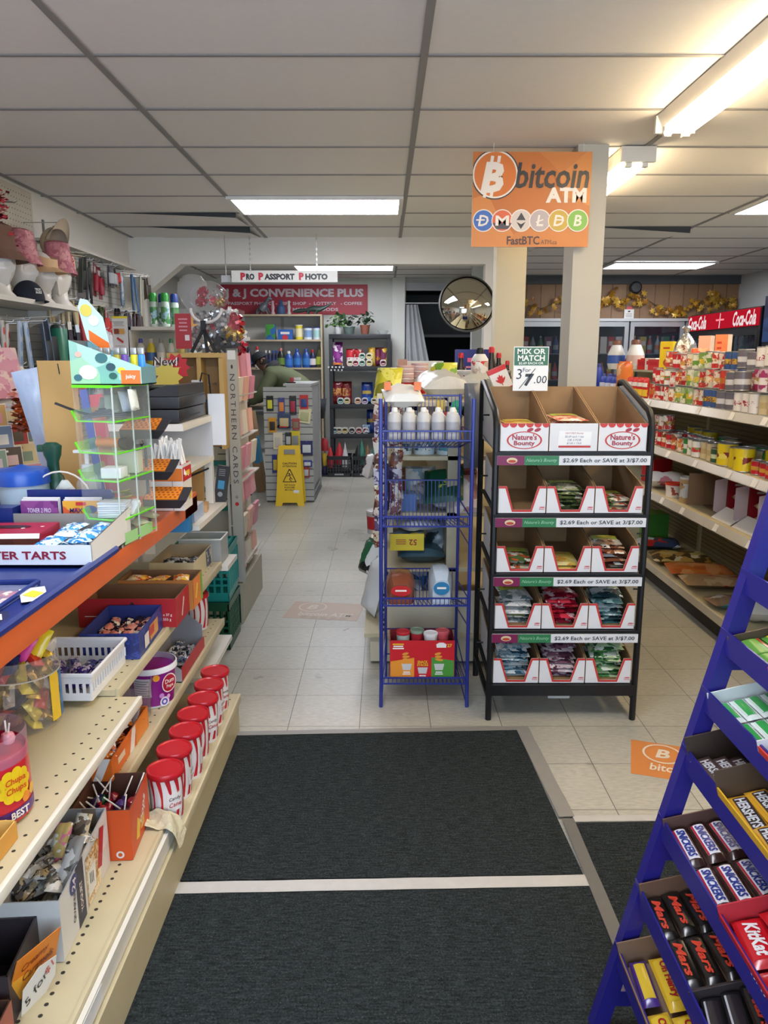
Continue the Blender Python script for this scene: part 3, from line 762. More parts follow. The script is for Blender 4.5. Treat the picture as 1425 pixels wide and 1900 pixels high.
# ================================================================== MIDDLE GONDOLA BEHIND THE RACKS
gd = thing('gondola_shelf', 'cream gondola shelf unit behind the blue wire rack', 'shelf unit', (.33, 5.3, 0))
b = MB(); b.box(-.40, .40, -1.65, 1.7, .02, .16, mat('#cfc8ae', .45)); b.box(-.43, .43, -1.68, 1.7, .16, .18, CREAMM); b.build('base', gd)
b = MB(); b.box(-.02, .02, -1.62, 1.65, .18, 1.34, mat('#c9c3ab', .5)); b.box(-.02, .03, -1.66, -1.60, .02, 1.36, mat('#b9b296', .45))
b.build('spine_panel', gd)
b = MB(); b.box(-.34, .36, -1.665, -1.655, .18, .40, mat('#cfc8ae', .45))
for k in range(8): b.box(-.338 + (.0 if k < 4 else 0), -.328, -1.667, -1.663, .19 + .026*k, .205 + .026*k, mat('#2a2a2a', .6))
b.build('end_panel', gd)
for z, d_ in ((.52, .33), (.80, .33), (1.08, .33), (1.34, .34)):
    s_ = MB(); s_.box(-d_, d_, -1.66, 1.66, z - .02, z, CREAMM)
    s_.box(-d_ - .012, -d_, -1.66, 1.66, z - .035, z + .004, mat('#e6e3d8', .3)); s_.build('shelf', gd)
    for sx in (-1, 1): MB().box(sx*d_*.9 - .012, sx*d_*.9 + .012, -1.60, -1.59, z - .12, z - .02, mat('#d9d3ba', .45)).build('bracket', gd)
gx0, gy0 = .33, 3.66          # near end of the gondola
GWH = mat('#e9e8e2', .35); GBL = mat('#1f57a8', .3)
# tubs with blue lids (second level), grey bottles (top level)
for k in range(3):
    tub(.052, .056, .10, '#cfe0e6', GBL, busy(['#bcd6de', '#e9f0f0', '#4a9cae', '#2d4f6e'], 30, .3), loc=(.085 + .115*k, 3.72 + .02*(k % 2), 1.081), label='wipes tub with blue lid, %s of three behind the blue wire rack' % ['left', 'middle', 'right'][k], group='blue lidded tubs', name='wipes_tub')
gb = '#c9c9c6'; gb2 = '#b0b0ae'
gi = None
for r_ in range(3):
    for k in range(5):
        z = 1.341; prof = [(.026, 0), (.029, .01), (.029, .095), (.024, .115), (.014, .122)]
        loc = (.045 + .062*k + .012*(r_ % 2), 3.238 + .07*r_, 1.2 - .014*r_)
        lb = 'grey bottle, %s from left, %s row, top shelf of the blue rack' % (ORD[k], ['front', 'middle', 'back'][r_])
        if gi is None: gi = bottle(prof, gb, GWH, .018, .013, '#a9a9ad', (.03, .08), loc, lb, 'grey bottles on the blue rack', name='bottle')
        else: dup(gi, loc, 0, lb)
# blue box, rice bag, green bag on the lower level
carton_box(.075, .1, .085, '#5f86c8', '#4a6fb0', '#9fb8e0', (.12, 3.73, .801), 'light blue carton behind the wires of the blue rack', name='carton')
pouch(.20, .24, .07, mat('#e4e1d8', .3), (.28, 3.79, .801), 'white bag with brown end behind the blue wire rack', name='flour_bag', cat='bag', rot=(18, 4, 30), header='#b39a7a', seed=5)
pouch(.20, .22, .05, busy(['#1e5c40', '#174a34', '#c9d84a', '#1e5c40'], 14, .3), (.30, 3.70, .845), 'dark green bag lying at a slant behind the blue wire rack', name='rice_bag', cat='bag', rot=(40, -8, -12), seed=9)
pouch(.13, .2, .05, busy(['#c99a9a', '#e9d9d6', '#b07a7a', '#f2ecea'], 12, .3), (.40, 3.70, .801), 'pink and white bag at the right behind the blue rack', name='snack_bag', cat='bag', rot=(60, 0, 10), seed=11)
for k in range(5):
    carton_box(.045, .06, .045, ['#3a2f6a', '#4a3f7c', '#2f2a58', '#51458a', '#6a5f9a'][k], None, None, (.035 + .004*(k % 2), 3.72, .801 + .046*k), 'small purple carton, %s of the stack at the left of the shelf' % nth(k, 5, 'lowest', 'topmost', 'from the bottom'), 'purple carton stack', name='carton')
# box marked 52 lying upside down, bags under it
carton_box(.17, .2, .085, '#e6cf2c', '#3f5f7a', busy(['#3f5f7a', '#7e9aae', '#c9b84a', '#2c4458'], 18, .3), (.115, 3.77, .521 + .08), 'yellow and blue carton with upside down price behind the blue rack', name='carton',
           extra=lambda m: (m.text('52', T(.03, .0, .0006) @ RZ(180), .03, '#b3261e', .02), [m.rect(.05, .004, '#b3261e', T(-.03, .012 - .01*i, .0006)) for i in range(3)]))
pouch(.22, .26, .055, mat('#dfe3e4', .25, spec=.7), (.17, 3.80, .69), 'clear wrapped white bundle lying above the yellow carton', name='paper_bundle', cat='bundle', seed=13, rot=(0, 0, 5))
pouch(.24, .3, .08, mat('#3f5b66', .35), (.19, 3.83, .521), 'dark teal bag lying under the yellow carton', name='pet_food_bag', cat='bag', seed=14)
pouch(.19, .22, .06, busy(['#dfe6ea', '#2f6fae', '#f2f5f6', '#3f7f9a'], 12, .3), (.10, 3.78, .335), 'blue and white pack lying low behind the blue rack', name='paper_pack', cat='pack', seed=15, rot=(15, 0, 0))
pouch(.11, .2, .07, busy(['#f2f4f4', '#d4dee6', '#2f5f9e', '#f2f4f4'], 14, .3), (.285, 3.78, .34), 'white and navy pack low behind the blue rack, right of the wide pack', name='paper_pack', cat='pack', seed=16, rot=(25, 0, 4))
lw = MB().box(.0, .7, 3.69, 3.95, .325, .338, CREAMM).build('gondola_end_shelf'); tag(lw, 'low cream end shelf holding two white packs behind the blue rack', 'shelf')
# things sticking out on the left side of the gondola
tub(.055, .062, .13, mat('#cfcac4', .4, 0, .8), mat('#d9d6d0', .3), '#b8282e', loc=(-.04, 4.25, .56), label='translucent bucket with red label on the left side of the gondola', name='bucket', cat='bucket')
pouch(.16, .2, .09, busy(['#1c6a46', '#e6e9e6', '#1d1f20', '#1c6a46'], 10, .25), (-.035, 4.12, .36), 'green and black plastic bag at the left edge of the gondola', name='snack_bag', cat='bag', rot=(70, 0, -60), seed=21)
pouch(.18, .3, .10, mat('#dfe1e0', .3), (-.0, 3.95, .19), 'white plastic bag slumped at the gondola base', name='plastic_bag', cat='bag', rot=(75, 0, -70), seed=22)
carton_box(.10, .06, .07, '#f0a030', '#e88020', None, (-.055, 4.45, .521), 'orange carton behind the translucent bucket', name='carton', rz=-90)
pouch(.12, .16, .07, busy(['#f0f0ee', '#1a1a1a', '#f0f0ee'], 16, .3), (-.06, 4.75, .801), 'black and white printed bag on the gondola left side', name='snack_bag', cat='bag', rot=(75, 0, -80), seed=23)

for j, (x, y, n) in enumerate(((-.02, 3.56, 9), (.055, 3.6, 7))):
    t = thing('clip_strip', 'hanging strip of small snack packets, %s one behind the blue rack' % ['left', 'right'][j], 'clip strip', (x, y, 1.335))
    MB().box(-.012, .012, 0, .002, -.075*n, .05, '#d8d2b8').build('strip', t)
    for k in range(n):
        MB(T(.004*(k % 2), -.012, -.04 - .075*k) @ RX(90) @ RZ(8*(k % 3) - 8)).pillow(.06, .085, .02, busy([['#5a3a34', '#d8ccc0', '#8a5a4a'], ['#3a3050', '#c8c4d0', '#6a5a80'], ['#c8bca0', '#7a3a34', '#e6e0d4']][k % 3], 40, .25), seed=k).build('packet', t)
for k, (x, y, z, w_, l_, t_, c_, rt, lb) in enumerate(((.22, 3.86, 1.081, .16, .18, .08, ['#dfe2e0', '#b8c8c8', '#e9e6e0'], (70, 0, 5), 'white and grey bag behind the wipes tubs'), (.33, 3.78, 1.081, .12, .16, .07, ['#c9ccd0', '#8a8e94', '#e6e6e6'], (75, 0, -10), 'silver bag right of the wipes tubs'),
   (.17, 3.93, .801, .2, .2, .08, ['#e2e0da', '#9ab0b8', '#d8d2c0'], (72, 0, 0), 'pale bag behind the light blue carton'), (.06, 3.86, .801, .1, .2, .07, ['#d8c8a8', '#8a5a3a', '#e6dcc8'], (75, 0, 6), 'tan bag behind the purple cartons'), (.42, 3.86, .801, .12, .22, .08, ['#a86a60', '#e0d0c8', '#7a3a38'], (75, 0, -8), 'dusty red bag at the right of the gondola end'),
   (.30, 3.92, .521, .16, .2, .08, ['#3a4a50', '#7a8a90', '#2a3438'], (70, 0, 0), 'grey bag behind the dark teal bag'), (.18, 3.9, .339, .14, .16, .06, ['#dfe6ea', '#4a7fae', '#f2f5f6'], (70, 0, 0), 'blue and white bag behind the low packs'))):
    pouch(w_, l_, t_, busy(c_, 18, .3), (x, y, z), lb, name='food_bag', cat='bag', rot=rt, seed=60 + k)
# --- clutter on top of the gondola (z 1.34)
ZT = 1.341
t = thing('cup_stack', 'stack of red paper cups with white rims on the gondola top', 'cups', (.115, 4.15, ZT))
MB().lathe([(.032, 0), (.046, .075)], mat('#d0202c', .35), 18, cap=True).build('cup', t)
for k in range(7):
    MB().lathe([(.0455, .078 + .013*k), (.048, .082 + .013*k), (.0475, .090 + .013*k)], mat('#e8d2ce' if k % 2 else '#d9b0ac', .4), 18).build('cup_rim', t)
dup(t, (.20, 4.3, ZT + .01), 0, 'second taller stack of red paper cups behind the first stack')
carton_box(.24, .2, .19, '#dfe0dc', '#cfd0cc', '#2f6a58', (.24, 4.75, ZT), 'white carton with green top behind the cup stacks', name='carton')
carton_box(.055, .05, .20, '#c08a6c', '#b07a5c', None, (.11, 4.6, ZT), 'tall narrow brown carton behind the cup stacks', name='carton')
carton_box(.24, .12, .15, '#232b8a', '#1c2370', None, (.64, 5.6, ZT + .12), 'dark blue carton with pink lettering on the gondola top', name='carton', extra=lambda m: (m.rect(.12, .03, mat('#e85fa0', .3), T(.02, .0, .001)), m.rect(.14, .012, mat('#e88fb0', .3), T(.02, -.05, .001))))
carton_box(.20, .16, .12, '#c9c2a0', '#b8b090', None, (.64, 5.6, ZT), 'beige carton under the dark blue carton', name='carton')
carton_box(.18, .14, .14, '#bdb694', '#aaa382', None, (.47, 5.3, ZT), 'plain beige carton left of the dark blue one on the gondola top', name='carton')
bottle([(.045, 0), (.05, .01), (.05, .17), (.03, .20)], GWH, BKM, .035, .022, busy(['#e6dcd8', '#d8423a', '#f2f0ea', '#c9b8b0'], 26, .3), (.02, .16), (.56, 4.5, ZT + .03), 'white bottle with black cap on the gondola top', name='bottle')
tub(.044, .046, .13, '#34384a', '#8a8680', '#3f4f6a', loc=(.69, 4.45, ZT), label='dark canister with small white tag on the gondola top', name='canister', cat='canister')
tub(.045, .052, .11, '#d9dcd8', mat('#e9e9e6', .3), busy(['#b03a40', '#e9d6d2', '#8c2a30'], 30), loc=(.485, 4.65, ZT + .02), label='red and white paper cup beside the white bottle', name='cup', cat='cup')
pouch(.15, .2, .09, busy(['#d8d84a', '#7aa83a', '#f0f0d0'], 14, .3), (.34, 4.35, ZT), 'yellow and green bag leaning on the gondola top', name='snack_bag', cat='bag', rot=(65, 0, -10), seed=31)
pouch(.14, .18, .07, busy(['#d8cf3a', '#8c8a2a', '#f0e870'], 14, .3), (.03, 4.05, ZT), 'yellow bag left of the red cup stack', name='snack_bag', cat='bag', rot=(60, 0, -15), seed=32)
pouch(.26, .22, .12, mat('#d4d6d2', .3, 0, .85, vary=.1, scale=30, bump=.4), (.30, 4.0, ZT), 'crumpled clear plastic bag on the gondola top', name='plastic_bag', cat='bag', rot=(12, 0, 15), seed=33)
pouch(.24, .26, .10, mat('#cfd2cc', .3, 0, .85, vary=.1, scale=30, bump=.4), (.50, 4.1, ZT), 'crumpled white plastic bag beside the white bottle', name='plastic_bag', cat='bag', rot=(8, 5, -25), seed=34)
pouch(.17, .14, .07, mat('#e0dfd8', .35, vary=.08), (.08, 3.32, 1.335), 'white package with orange corners over the grey bottles', name='package', cat='package', rot=(20, 0, 8), seed=35)
for k, x in enumerate((-.03, .10)): carton_box(.03, .03, .035, '#e8782a', '#d86a20', None, (x + .045, 3.3, 1.41), 'small orange carton on the white package, %s one' % ['left', 'right'][k], name='carton')
carton_box(.1, .14, .10, '#d6d2c0', '#c9c4b0', '#bdb8a4', (.60, 4.0, ZT), 'cream carton under the dark canister at the gondola end', name='carton', rz=8)
# hanging scourers
t = thing('loofah_pack', 'green and pink scourers hanging beside the blue rack', 'scourers', (.345, 3.62, 1.20))
for k, c_ in enumerate(('#2fae7c', '#d84a8c')):
    mb = MB(T(0, 0, .10 - .10*k)); mb.lathe([(.012, -.05), (.03, -.03), (.024, -.01), (.032, .015), (.02, .04), (.008, .05)], mat(c_, .6, bump=.5, scale=60), 12); mb.build('scourer', t)
t = thing('sponge_pack', 'yellow and red card packs hanging behind the blue rack wires', 'pack', (.27, 3.61, 1.36))
for k, c_ in enumerate(('#e3c22e', '#d8483a', '#cf8a3a')): MB().box(-.02+.01*k, .02+.01*k, 0, .012, -.06 - .055*k, -.01 - .055*k, mat(c_, .4)).build('card', t)
pouch(.10, .4, .07, mat('#6a6c72', .3, 0, .9, bump=.4, scale=25), (.42, 3.63, 1.03), 'dark grey plastic bag hanging at the right of the blue rack', name='plastic_bag', cat='bag', rot=(88, 0, 12), seed=41)
# sauces and the flag box seen above the black rack, further back on the gondola
sb = bottle([(.03, 0), (.034, .02), (.034, .12), (.014, .18), (.013, .21)], mat('#241a16', .25), mat('#d0202c', .35), .03, .016, '#e6e2da', (.03, .10), (.73, 4.9, ZT), 'dark sauce bottle with red cap left of the price card', 'sauce bottles above the black rack', name='sauce_bottle')
for k, (x, y, s_, lb) in enumerate(((.80, 5.0, 1.15, 'dark sauce bottle with red cap nearest the pale column'), (.86, 4.75, .8, 'small dark sauce bottle with red cap behind the price card'), (.62, 5.1, 1.0, 'dark sauce bottle behind the flag box'))):
    dup(sb, (x - .13, y - .2, ZT), 0, lb, scale=s_)
fb = thing('flag_box', 'carton printed with a Canadian flag leaning at the rack top', 'box', (.60, 3.75, 1.38))
fm = MB(RY(-24)); fm.box(-.045, .045, 0, .05, 0, .13, '#efecea'); fm.box(-.0455, .0455, -.001, .0505, 0, .022, '#cf2a2c'); fm.box(-.0455, .0455, -.001, .0505, .108, .131, '#cf2a2c')
lf = [(0, .03), (.006, .018), (.014, .022), (.012, .006), (.026, .010), (.020, -.002), (.006, -.016), (.002, -.014), (.002, -.026), (-.002, -.026), (-.002, -.014), (-.006, -.016), (-.020, -.002), (-.026, .010), (-.012, .006), (-.014, .022), (-.006, .018)]
fm.add([(0, -.0015, .066)] + [(x, -.0015, .066 + z) for x, z in lf], [(0, i, i % 17 + 1) for i in range(1, 18)], '#cf2a2c')
fm.build('printed_carton', fb)

# ================================================================== BITCOIN SIGN HANGING ON THE SQUARE COLUMN
sg = thing('hanging_sign', 'square orange bitcoin sign mounted high on the columns', 'sign', (.762, 4.15, 2.118))
b = MB(FRONT).prism([(-.305, 0), (.305, 0), (.305, .464), (-.305, .464)], .008, busy(['#cf7f3a', '#c8742e', '#d98a40', '#d08036'], 3, .4), T(0, 0, 0), mat('#b9b9b0', .5)); b.build('panel', sg)
p = MB(T(0, -.0012, 0) @ FRONT); wt = '#f1e9df'; dk = '#35312e'
def clipdisc(r, mt_, dz):
    pts = []
    for i in range(40):
        a = 2*PI*i/40; x = max(-.304, -.19 + r*math.cos(a)); y = min(.463, .355 + r*math.sin(a)); pts.append((x, y, dz))
    p.add(pts, [tuple(range(40))], mt_)
clipdisc(.122, dk, .0004); clipdisc(.116, wt, .0007); clipdisc(.108, '#dd7a2c', .001)
p.text('B', T(-.205, .34, .0016), .15, wt, .05, .2, width=.12)
for x in (-.225, -.19):
    for y in (.258, .428): p.rect(.016, .032, wt, T(x + (y-.34)*.2, y, .0014) @ RZ(-8))
p.text('bitcoin', T(.105, .35, .0016), .125, dk, .02, .15, width=.38); p.text('ATM', T(.18, .255, .0016), .075, wt, .05, 0, width=.21)
cc = ['#3f6fc0', '#e0673c', '#d9cfc8', '#b9aeb2', '#c9a83e', '#7cb84a']
for i, c_ in enumerate(cc):
    x = -.245 + .098*i; p.disc(.056, wt, T(x, .13, .0006 + .0004*i), 24); p.disc(.051, mat(c_, .4), T(x, .13, .0008 + .0004*i), 24); M_ = T(x, .13, .0012 + .0004*i)
    if i == 2:
        p.add([(-.024, .002, 0), (.024, .002, 0), (0, .04, 0)], [(0, 1, 2)], '#3a3a44', M_); p.add([(-.024, -.006, 0), (0, -.018, 0), (.024, -.006, 0), (0, -.042, 0)], [(0, 3, 2, 1)], '#2c2c34', M_)
    elif i == 1:
        p.add([(-.05, -.012, 0), (.05, -.012, 0), (.03, -.042, 0), (-.03, -.042, 0)], [(0, 3, 2, 1)], '#4a4650', M_); p.text('M', M_ @ T(0, 0, .0003), .05, wt, .03, 0, width=.07)
    else: p.text({0: 'D', 3: 'L', 4: 'D', 5: 'B'}[i], M_, .055, wt, .02, .15); 
p.rect(.045, .007, wt, T(-.26, .133, .0018)); p.rect(.04, .007, wt, T(.145, .133, .003))
p.rect(.04, .006, wt, T(.047, .128, .0028) @ RZ(20))
p.text('FastBTC', T(-.035, .032, .0012), .042, '#4a2f2a', .02, 0, width=.17); p.text('ATM.ca', T(.10, .024, .0012), .022, '#6a4630', 0, 0, width=.085)
p.build('printing', sg)
b = MB()
for x in (-.2, .26): b.tube([(x, .004, .46), (x, .004, .507)], .002, '#cfcfcc', 4)
b.build('wire', sg)
dt = thing('smoke_detector', 'small white ceiling detector beneath the bitcoin sign', 'detector', (1.40, 7.6, ZC - .006))
MB(RX(180)).lathe([(.07, 0), (.07, .02), (.05, .035)], mat('#d9d9d5', .5), 18).build('base', dt); MB(RX(180)).lathe([(.035, .033), (.03, .06), (.0, .07)], mat('#bdbdb9', .5), 14).build('dome', dt)
# ================================================================== RIGHT GONDOLA WITH CANS
GX, GY0, GY1 = 1.76, 2.2, 6.9
rg = thing('gondola_shelf', 'long cream gondola shelf unit full of cans along the right aisle', 'shelf unit', (0, 0, 0))
BACKP = mat('#8f7f5c', .6, vary=.1, scale=3)
b = MB(); b.box(1.89, 2.36, GY0, GY1, .0, .135, mat('#3a332a', .6)); b.build('kick_plate', rg)
b = MB(); b.box(1.835, 2.36, GY0, GY1, .145, .16, CREAMM); b.box(1.825, 1.835, GY0, GY1, .118, .165, '#cfc8b8'); b.build('base_deck', rg)
b = MB(); b.box(2.30, 2.33, GY0, GY1, .16, 1.42, BACKP)
for k in range(40): b.box(2.296, 2.30, GY0, GY1, .19 + .03*k, .193 + .03*k, mat('#6f6145', .6))
b.build('back_panel', rg)
for y in (2.9, 4.12, 5.34, 6.56): MB().box(2.285, 2.30, y-.02, y+.02, .16, 1.42, mat('#b5a884', .5)).build('upright', rg)
RZS = [.16, .68, .98, 1.275]
for z in RZS[1:]:
    s_ = MB(); s_.box(GX+.012, 2.295, GY0, GY1, z-.018, z, CREAMM)
    s_.build('shelf', rg)
    r = MB(); r.add([(GX+.012, GY0, z+.006), (GX-.006, GY0, z-.036), (GX-.006, GY1, z-.036), (GX+.012, GY1, z+.006)], [(0, 1, 2, 3)], mat('#d3cfc6', .25, .2))
    r.box(GX-.006, GX+.012, GY0, GY1, z-.04, z-.036, '#b9b4a8')
    rp = r.build('price_channel', rg)
    tg = MB()
    for k in range(13):
        y = GY0 + .25 + k*.36 + R.uniform(-.1, .1)
        tg.add([(GX+.009, y, z+.002), (GX-.0075, y, z-.034), (GX-.0075, y+.05, z-.034), (GX+.009, y+.05, z+.002)], [(0, 1, 2, 3)], '#eceae4')
    o = tg.build('price_tags', rg); o['kind'] = 'stuff'
MB().box(2.12, 2.50, 4.0, GY1, 1.44, 1.455, CREAMM).box(2.28, 2.30, 4.0, GY1, 1.275, 1.44, mat('#b5a884', .5)).build('top_deck', rg)
# --- cans
SPEC = {  # kind: (description, radius, height, body, band)
 'tan': ('tan paper can', .041, .115, '#c9a878', '#d9c09a'), 'spot': ('white can with red spots', .038, .105, '#ece6e0', busy(['#ece6e0', '#b02a3c', '#ece6e0', '#ece6e0'], 50)),
 'grey': ('dark grey can', .042, .10, '#6e6870', '#d9d6d6'), 'bean': ('blue and brown bean can', .042, .105, '#3a5a96', busy(['#8a5a34', '#c99a5a', '#4a3424', '#d9b02a'], 70)),
 'redw': ('red and white can', .036, .10, busy(['#d23a30', '#e6d8c8', '#c8302a', '#f0e6d8'], 34), busy(['#efe6dc', '#d8a04a', '#efe6dc', '#8a5a3a'], 40)), 'corn': ('green and yellow corn can', .040, .105, busy(['#a8c08a', '#dfe0cc', '#7aa04a', '#e8e4d0'], 30), busy(['#e9d24a', '#efe8cc', '#d8b83a', '#6a9a3a'], 30)), 'orange': ('orange fruit can', .038, .09, busy(['#d87a3a', '#f1e6d0', '#b8503a', '#e6d8c0'], 32), busy(['#f1e6d0', '#c8402c', '#e8a04a'], 32)),
 'soup': ('red soup can with white band', .034, .10, busy(['#c8222c', '#c8222c', '#e8c0b0', '#b01c26'], 26), busy(['#f0ece4', '#f0ece4', '#d8a08a'], 40)), 'magenta': ('magenta and cream can', .042, .12, busy(['#a83a6a', '#efe6e0', '#d8b8c4', '#9a2a5e'], 22), busy(['#efe6e0', '#b89a5a', '#efe6e0'], 26)), 'cream': ('cream coloured can', .038, .105, '#d9c79a', '#c9b080'),
 'green': ('green and white can', .037, .10, '#3f8a45', '#efeee4'), 'yellow': ('bright yellow can', .046, .115, '#ecd022', '#ecd022'), 'ybig': ('large yellow can with red bean picture', .052, .125, '#ecd022', busy(['#ecd022', '#8c2a1a', '#ecd022', '#f3e26a'], 26)),
 'redsm': ('small red can', .032, .075, '#c41f30', '#d9a03a'), 'beige': ('beige and green can', .038, .10, '#cfc08c', busy(['#cfc08c', '#5a8a3f', '#e9dfc0'], 40)), 'dkgreen': ('dark green lidded can', .042, .085, '#3a5a3a', '#cfd8b0'),
 'apple': ('white can with red fruit picture', .038, .10, '#f0ede4', busy(['#c8323a', '#f0ede4', '#d94a4a', '#5fa04a'], 45)), 'redor': ('red and orange can', .037, .11, busy(['#b8342a', '#d8c8b0', '#cf3a2a', '#8a4a2a'], 32), busy(['#e8a85a', '#c8702c', '#efe0c0'], 34))}
PROTO = {}
CANN = {}
def put_can(k, x, y, z, lab):
    d, r, h, bo, ba = SPEC[k]
    g_ = d + 's on the right gondola'
    if k in PROTO: o = dup(PROTO[k], (x, y, z), R.uniform(0, 360), d + lab, group='canned food on the right gondola')
    else: o = PROTO[k] = can(r, h, bo, ba, (x, y, z), d + lab, 'canned food on the right gondola', rz=R.uniform(0, 360))
    return h
ROW1 = ['tan', 'tan', 'cream', 'spot', 'spot', 'spot', 'grey', 'grey', 'bean', 'bean', 'redw', 'redw', 'corn', 'corn', 'corn', 'orange', 'redw', 'soup', 'soup', 'redor', 'redor', 'orange', 'soup', 'corn', 'redw', 'soup', 'redor']
ROW2 = ['magenta', 'magenta', 'magenta', 'cream', 'tan', 'grey', 'grey', 'redor', 'redw', 'redor', 'redw', 'corn', 'corn', 'soup', 'orange', 'soup', 'apple', 'redw', 'soup', 'soup', 'orange', 'redor', 'corn', 'soup', 'redw', 'orange', 'soup']
ROW3 = ['redw', 'bean', 'green', 'beige', 'redor', 'magenta', 'soup', 'bean', 'redw', 'orange', 'soup', 'apple', 'redw', 'beige', 'soup', 'redor', 'orange', 'soup', 'redw', 'corn', 'soup', 'green', 'redor', 'soup', 'redw', 'orange', 'soup']
LEV = ['lower', 'middle', 'upper']
for row, xo in (('front', 1.825), ('second', 1.92), ('rear', 2.03)):
    y = 3.36
    for i in range(27):
        k1 = (ROW1 if row == 'front' else ROW2 if row == 'second' else ROW3)[i]
        r = SPEC[k1][1]; step = max(r, .041)*2 + .006
        y += step
        if y > 5.17: break
        z = 1.2765
        n = 2 if row == 'front' else 3
        if row == 'front' and i in (0, 3, 4): n = 1
        if row == 'rear' and (i > 7 or i in (0,)): n = 2
        for l_ in range(n):
            kk = (ROW1, ROW2, ROW3)[(l_ + (0 if row == 'front' else 1)) % 3][i]
            if l_ == 1 and row == 'front': kk = ROW2[i]
            h = put_can(kk, xo + R.uniform(-.008, .008), y, z, ', %s along the %s row, %s level, top right shelf' % (ORD[i] if i < 20 else ['twenty-first', 'twenty-second', 'twenty-third', 'twenty-fourth', 'twenty-fifth', 'twenty-sixth', 'twenty-seventh'][i-20], row, LEV[l_]))
            z += h + .0015
S2 = ['soup', 'redsm', 'redsm', 'redsm', 'ybig', 'yellow', 'ybig', 'dkgreen', 'cream', 'cream', 'apple', 'apple', 'green', 'orange', 'redor', 'soup', 'redor', 'soup', 'redw']
S2b = ['ybig', 'yellow', 'yellow', 'ybig', 'green', 'beige', 'dkgreen', 'dkgreen', 'dkgreen', 'green', 'green', 'dkgreen', 'apple', 'redw', 'soup', 'redw', 'soup', 'redw', 'soup']
for row, xo, S in (('front', 1.835, S2), ('second', 1.945, S2b), ('rear', 2.06, S2b[::-1])):
    y = 3.36 if row == 'front' else 3.28
    for i, k in enumerate(S):
        step = max(SPEC[k][1], .036)*2 + .01; y += step
        if row == 'rear' and i in (4, 5, 6, 11, 15): continue
        h = put_can(k, xo + R.uniform(-.01, .01), y, .9815, ', %s along the %s row, second right shelf' % (ORD[i], row))
        if (row == 'second' and i in (2,)) or (row == 'front' and i > 15): put_can('ybig' if i < 5 else 'redw', xo, y, .983 + h, ', stacked %s along the %s row, second right shelf' % (ORD[i], row))
for k in range(3):
    standbag(.14, .19, .07, mat('#c4202c', .35), (1.84 + .16*k, 3.27 + .02*k, .982), 'red rice bag, %s of three at the near end of the second right shelf' % ['front', 'middle', 'rear'][k], 'red rice bags', rz=-75, bands=((.25, .7, busy(['#a88a6a', '#d9c9b0', '#7a5a44'], 30)),), seed=k)
# soup pouches at the far end of the top shelf
for k in range(4):
    standbag(.10, .14, .04, mat('#d8322c', .35), (1.81, 5.28 + .11*k, 1.277), 'red and yellow soup pouch, %s at the end of the top right shelf' % nth(k, 4, nice='from near'), 'soup pouches', rz=-90, bands=((.1, .42, mat('#f0c63a', .35)), (.55, .75, mat('#f2ece4', .35))), seed=k+20)
# tall goods on the gondola top deck
DZ = 1.456
carton_box(.10, .06, .22, '#f0d21e', '#e3c41a', None, (2.20, 5.98, DZ), 'tall yellow carton standing on the gondola top', name='cereal_box', rz=-40, extra=lambda m: (m.rect(.05, .012, '#c8302a', T(0, .06, .001)), m.disc(.03, '#b0602a', T(.01, -.05, .001), 14)))
fbag = thing('foil_bag', 'silver foil bag with twisted top on the gondola top', 'bag', (2.22, 5.68, DZ))
mb = MB(); mb.lathe([(.05, 0), (.085, .02), (.10, .10), (.075, .20), (.03, .26), (.012, .275), (.035, .31), (.02, .325)], mat('#b9b9b8', .2, .7, bump=.9, scale=28), 9, sy=.7); mb.build('foil', fbag)
MB(RZ(-45)).disc(.05, busy(['#c9a08a', '#e9dcd0', '#8a5a4a'], 40), T(0, -.068, .13) @ FRONT, 16, .06).build('label', fbag)
for k, (y, c_, lb) in enumerate(((5.37, '#e8b8a0', 'tall pale pink carton on the gondola top'), (5.10, '#ec8a5a', 'tall salmon carton with lettering on the gondola top'))):
    carton_box(.085, .06, .245, c_, '#f0d9c8', None, (2.24, y, DZ), lb, name='carton', rz=-50, extra=(lambda m: [m.rect(.03, .012, '#d8402a', T(-.012, .07 - .035*i, .001)) for i in range(4)]) if k else (lambda m: m.disc(.04, '#e8642a', T(.01, -.08, .001), 12, .03)))
standbag(.13, .16, .08, busy(['#d8402a', '#f0b08a', '#e8642a'], 20), (2.15, 5.25, DZ), 'red and orange snack bag between the two tall cartons', rz=-50, seed=51)
put_can('yellow', 2.22, 4.91, DZ, ' alone on the gondola top near its end')
for k in range(7): carton_box(.11, .09, .085 + .01*(k % 2), ['#d23a40', '#efe4d8', '#d8302a', '#c8402a', '#f0e9e0', '#d22a3a', '#e04a4a'][k], '#efe9e0', None, (2.20 + .02*(k % 2), 6.19 + .13*k, DZ), 'small red and white carton, %s of seven along the far gondola top' % nth(k, 7, nice='from near'), 'red and white cartons', name='carton', rz=-60, extra=lambda m: m.rect(.08, .03, '#c8202c', T(0, .01, .001)))
for k, (x, y) in enumerate(((2.16, 6.62), (2.05, 6.80))):
    t = bottle([(.06, 0), (.075, .04), (.075, .13), (.05, .19), (.04, .21)], GWH, '#7a4a34', .04, .042, mat('#3f62b8', .35) if k else '#d9b8ac', (.05, .12), (x, y, DZ if k == 0 else DZ), 'white jug with brown cap, %s on the far gondola top' % ['nearer one', 'farther one'][k], 'white jugs', name='jug')
for k in range(5): bottle([(.026, 0), (.03, .01), (.03, .10), (.018, .13)], mat('#2440a8', .35), mat('#1c2f80', .35), .02, .016, '#d8dcec', (.03, .08), (1.80 + .03*(k % 2), 5.98 + .075*k, 1.277), 'royal blue bottle, %s of five at the far end of the top shelf' % nth(k, 5, nice='from near'), 'royal blue bottles', name='bottle')
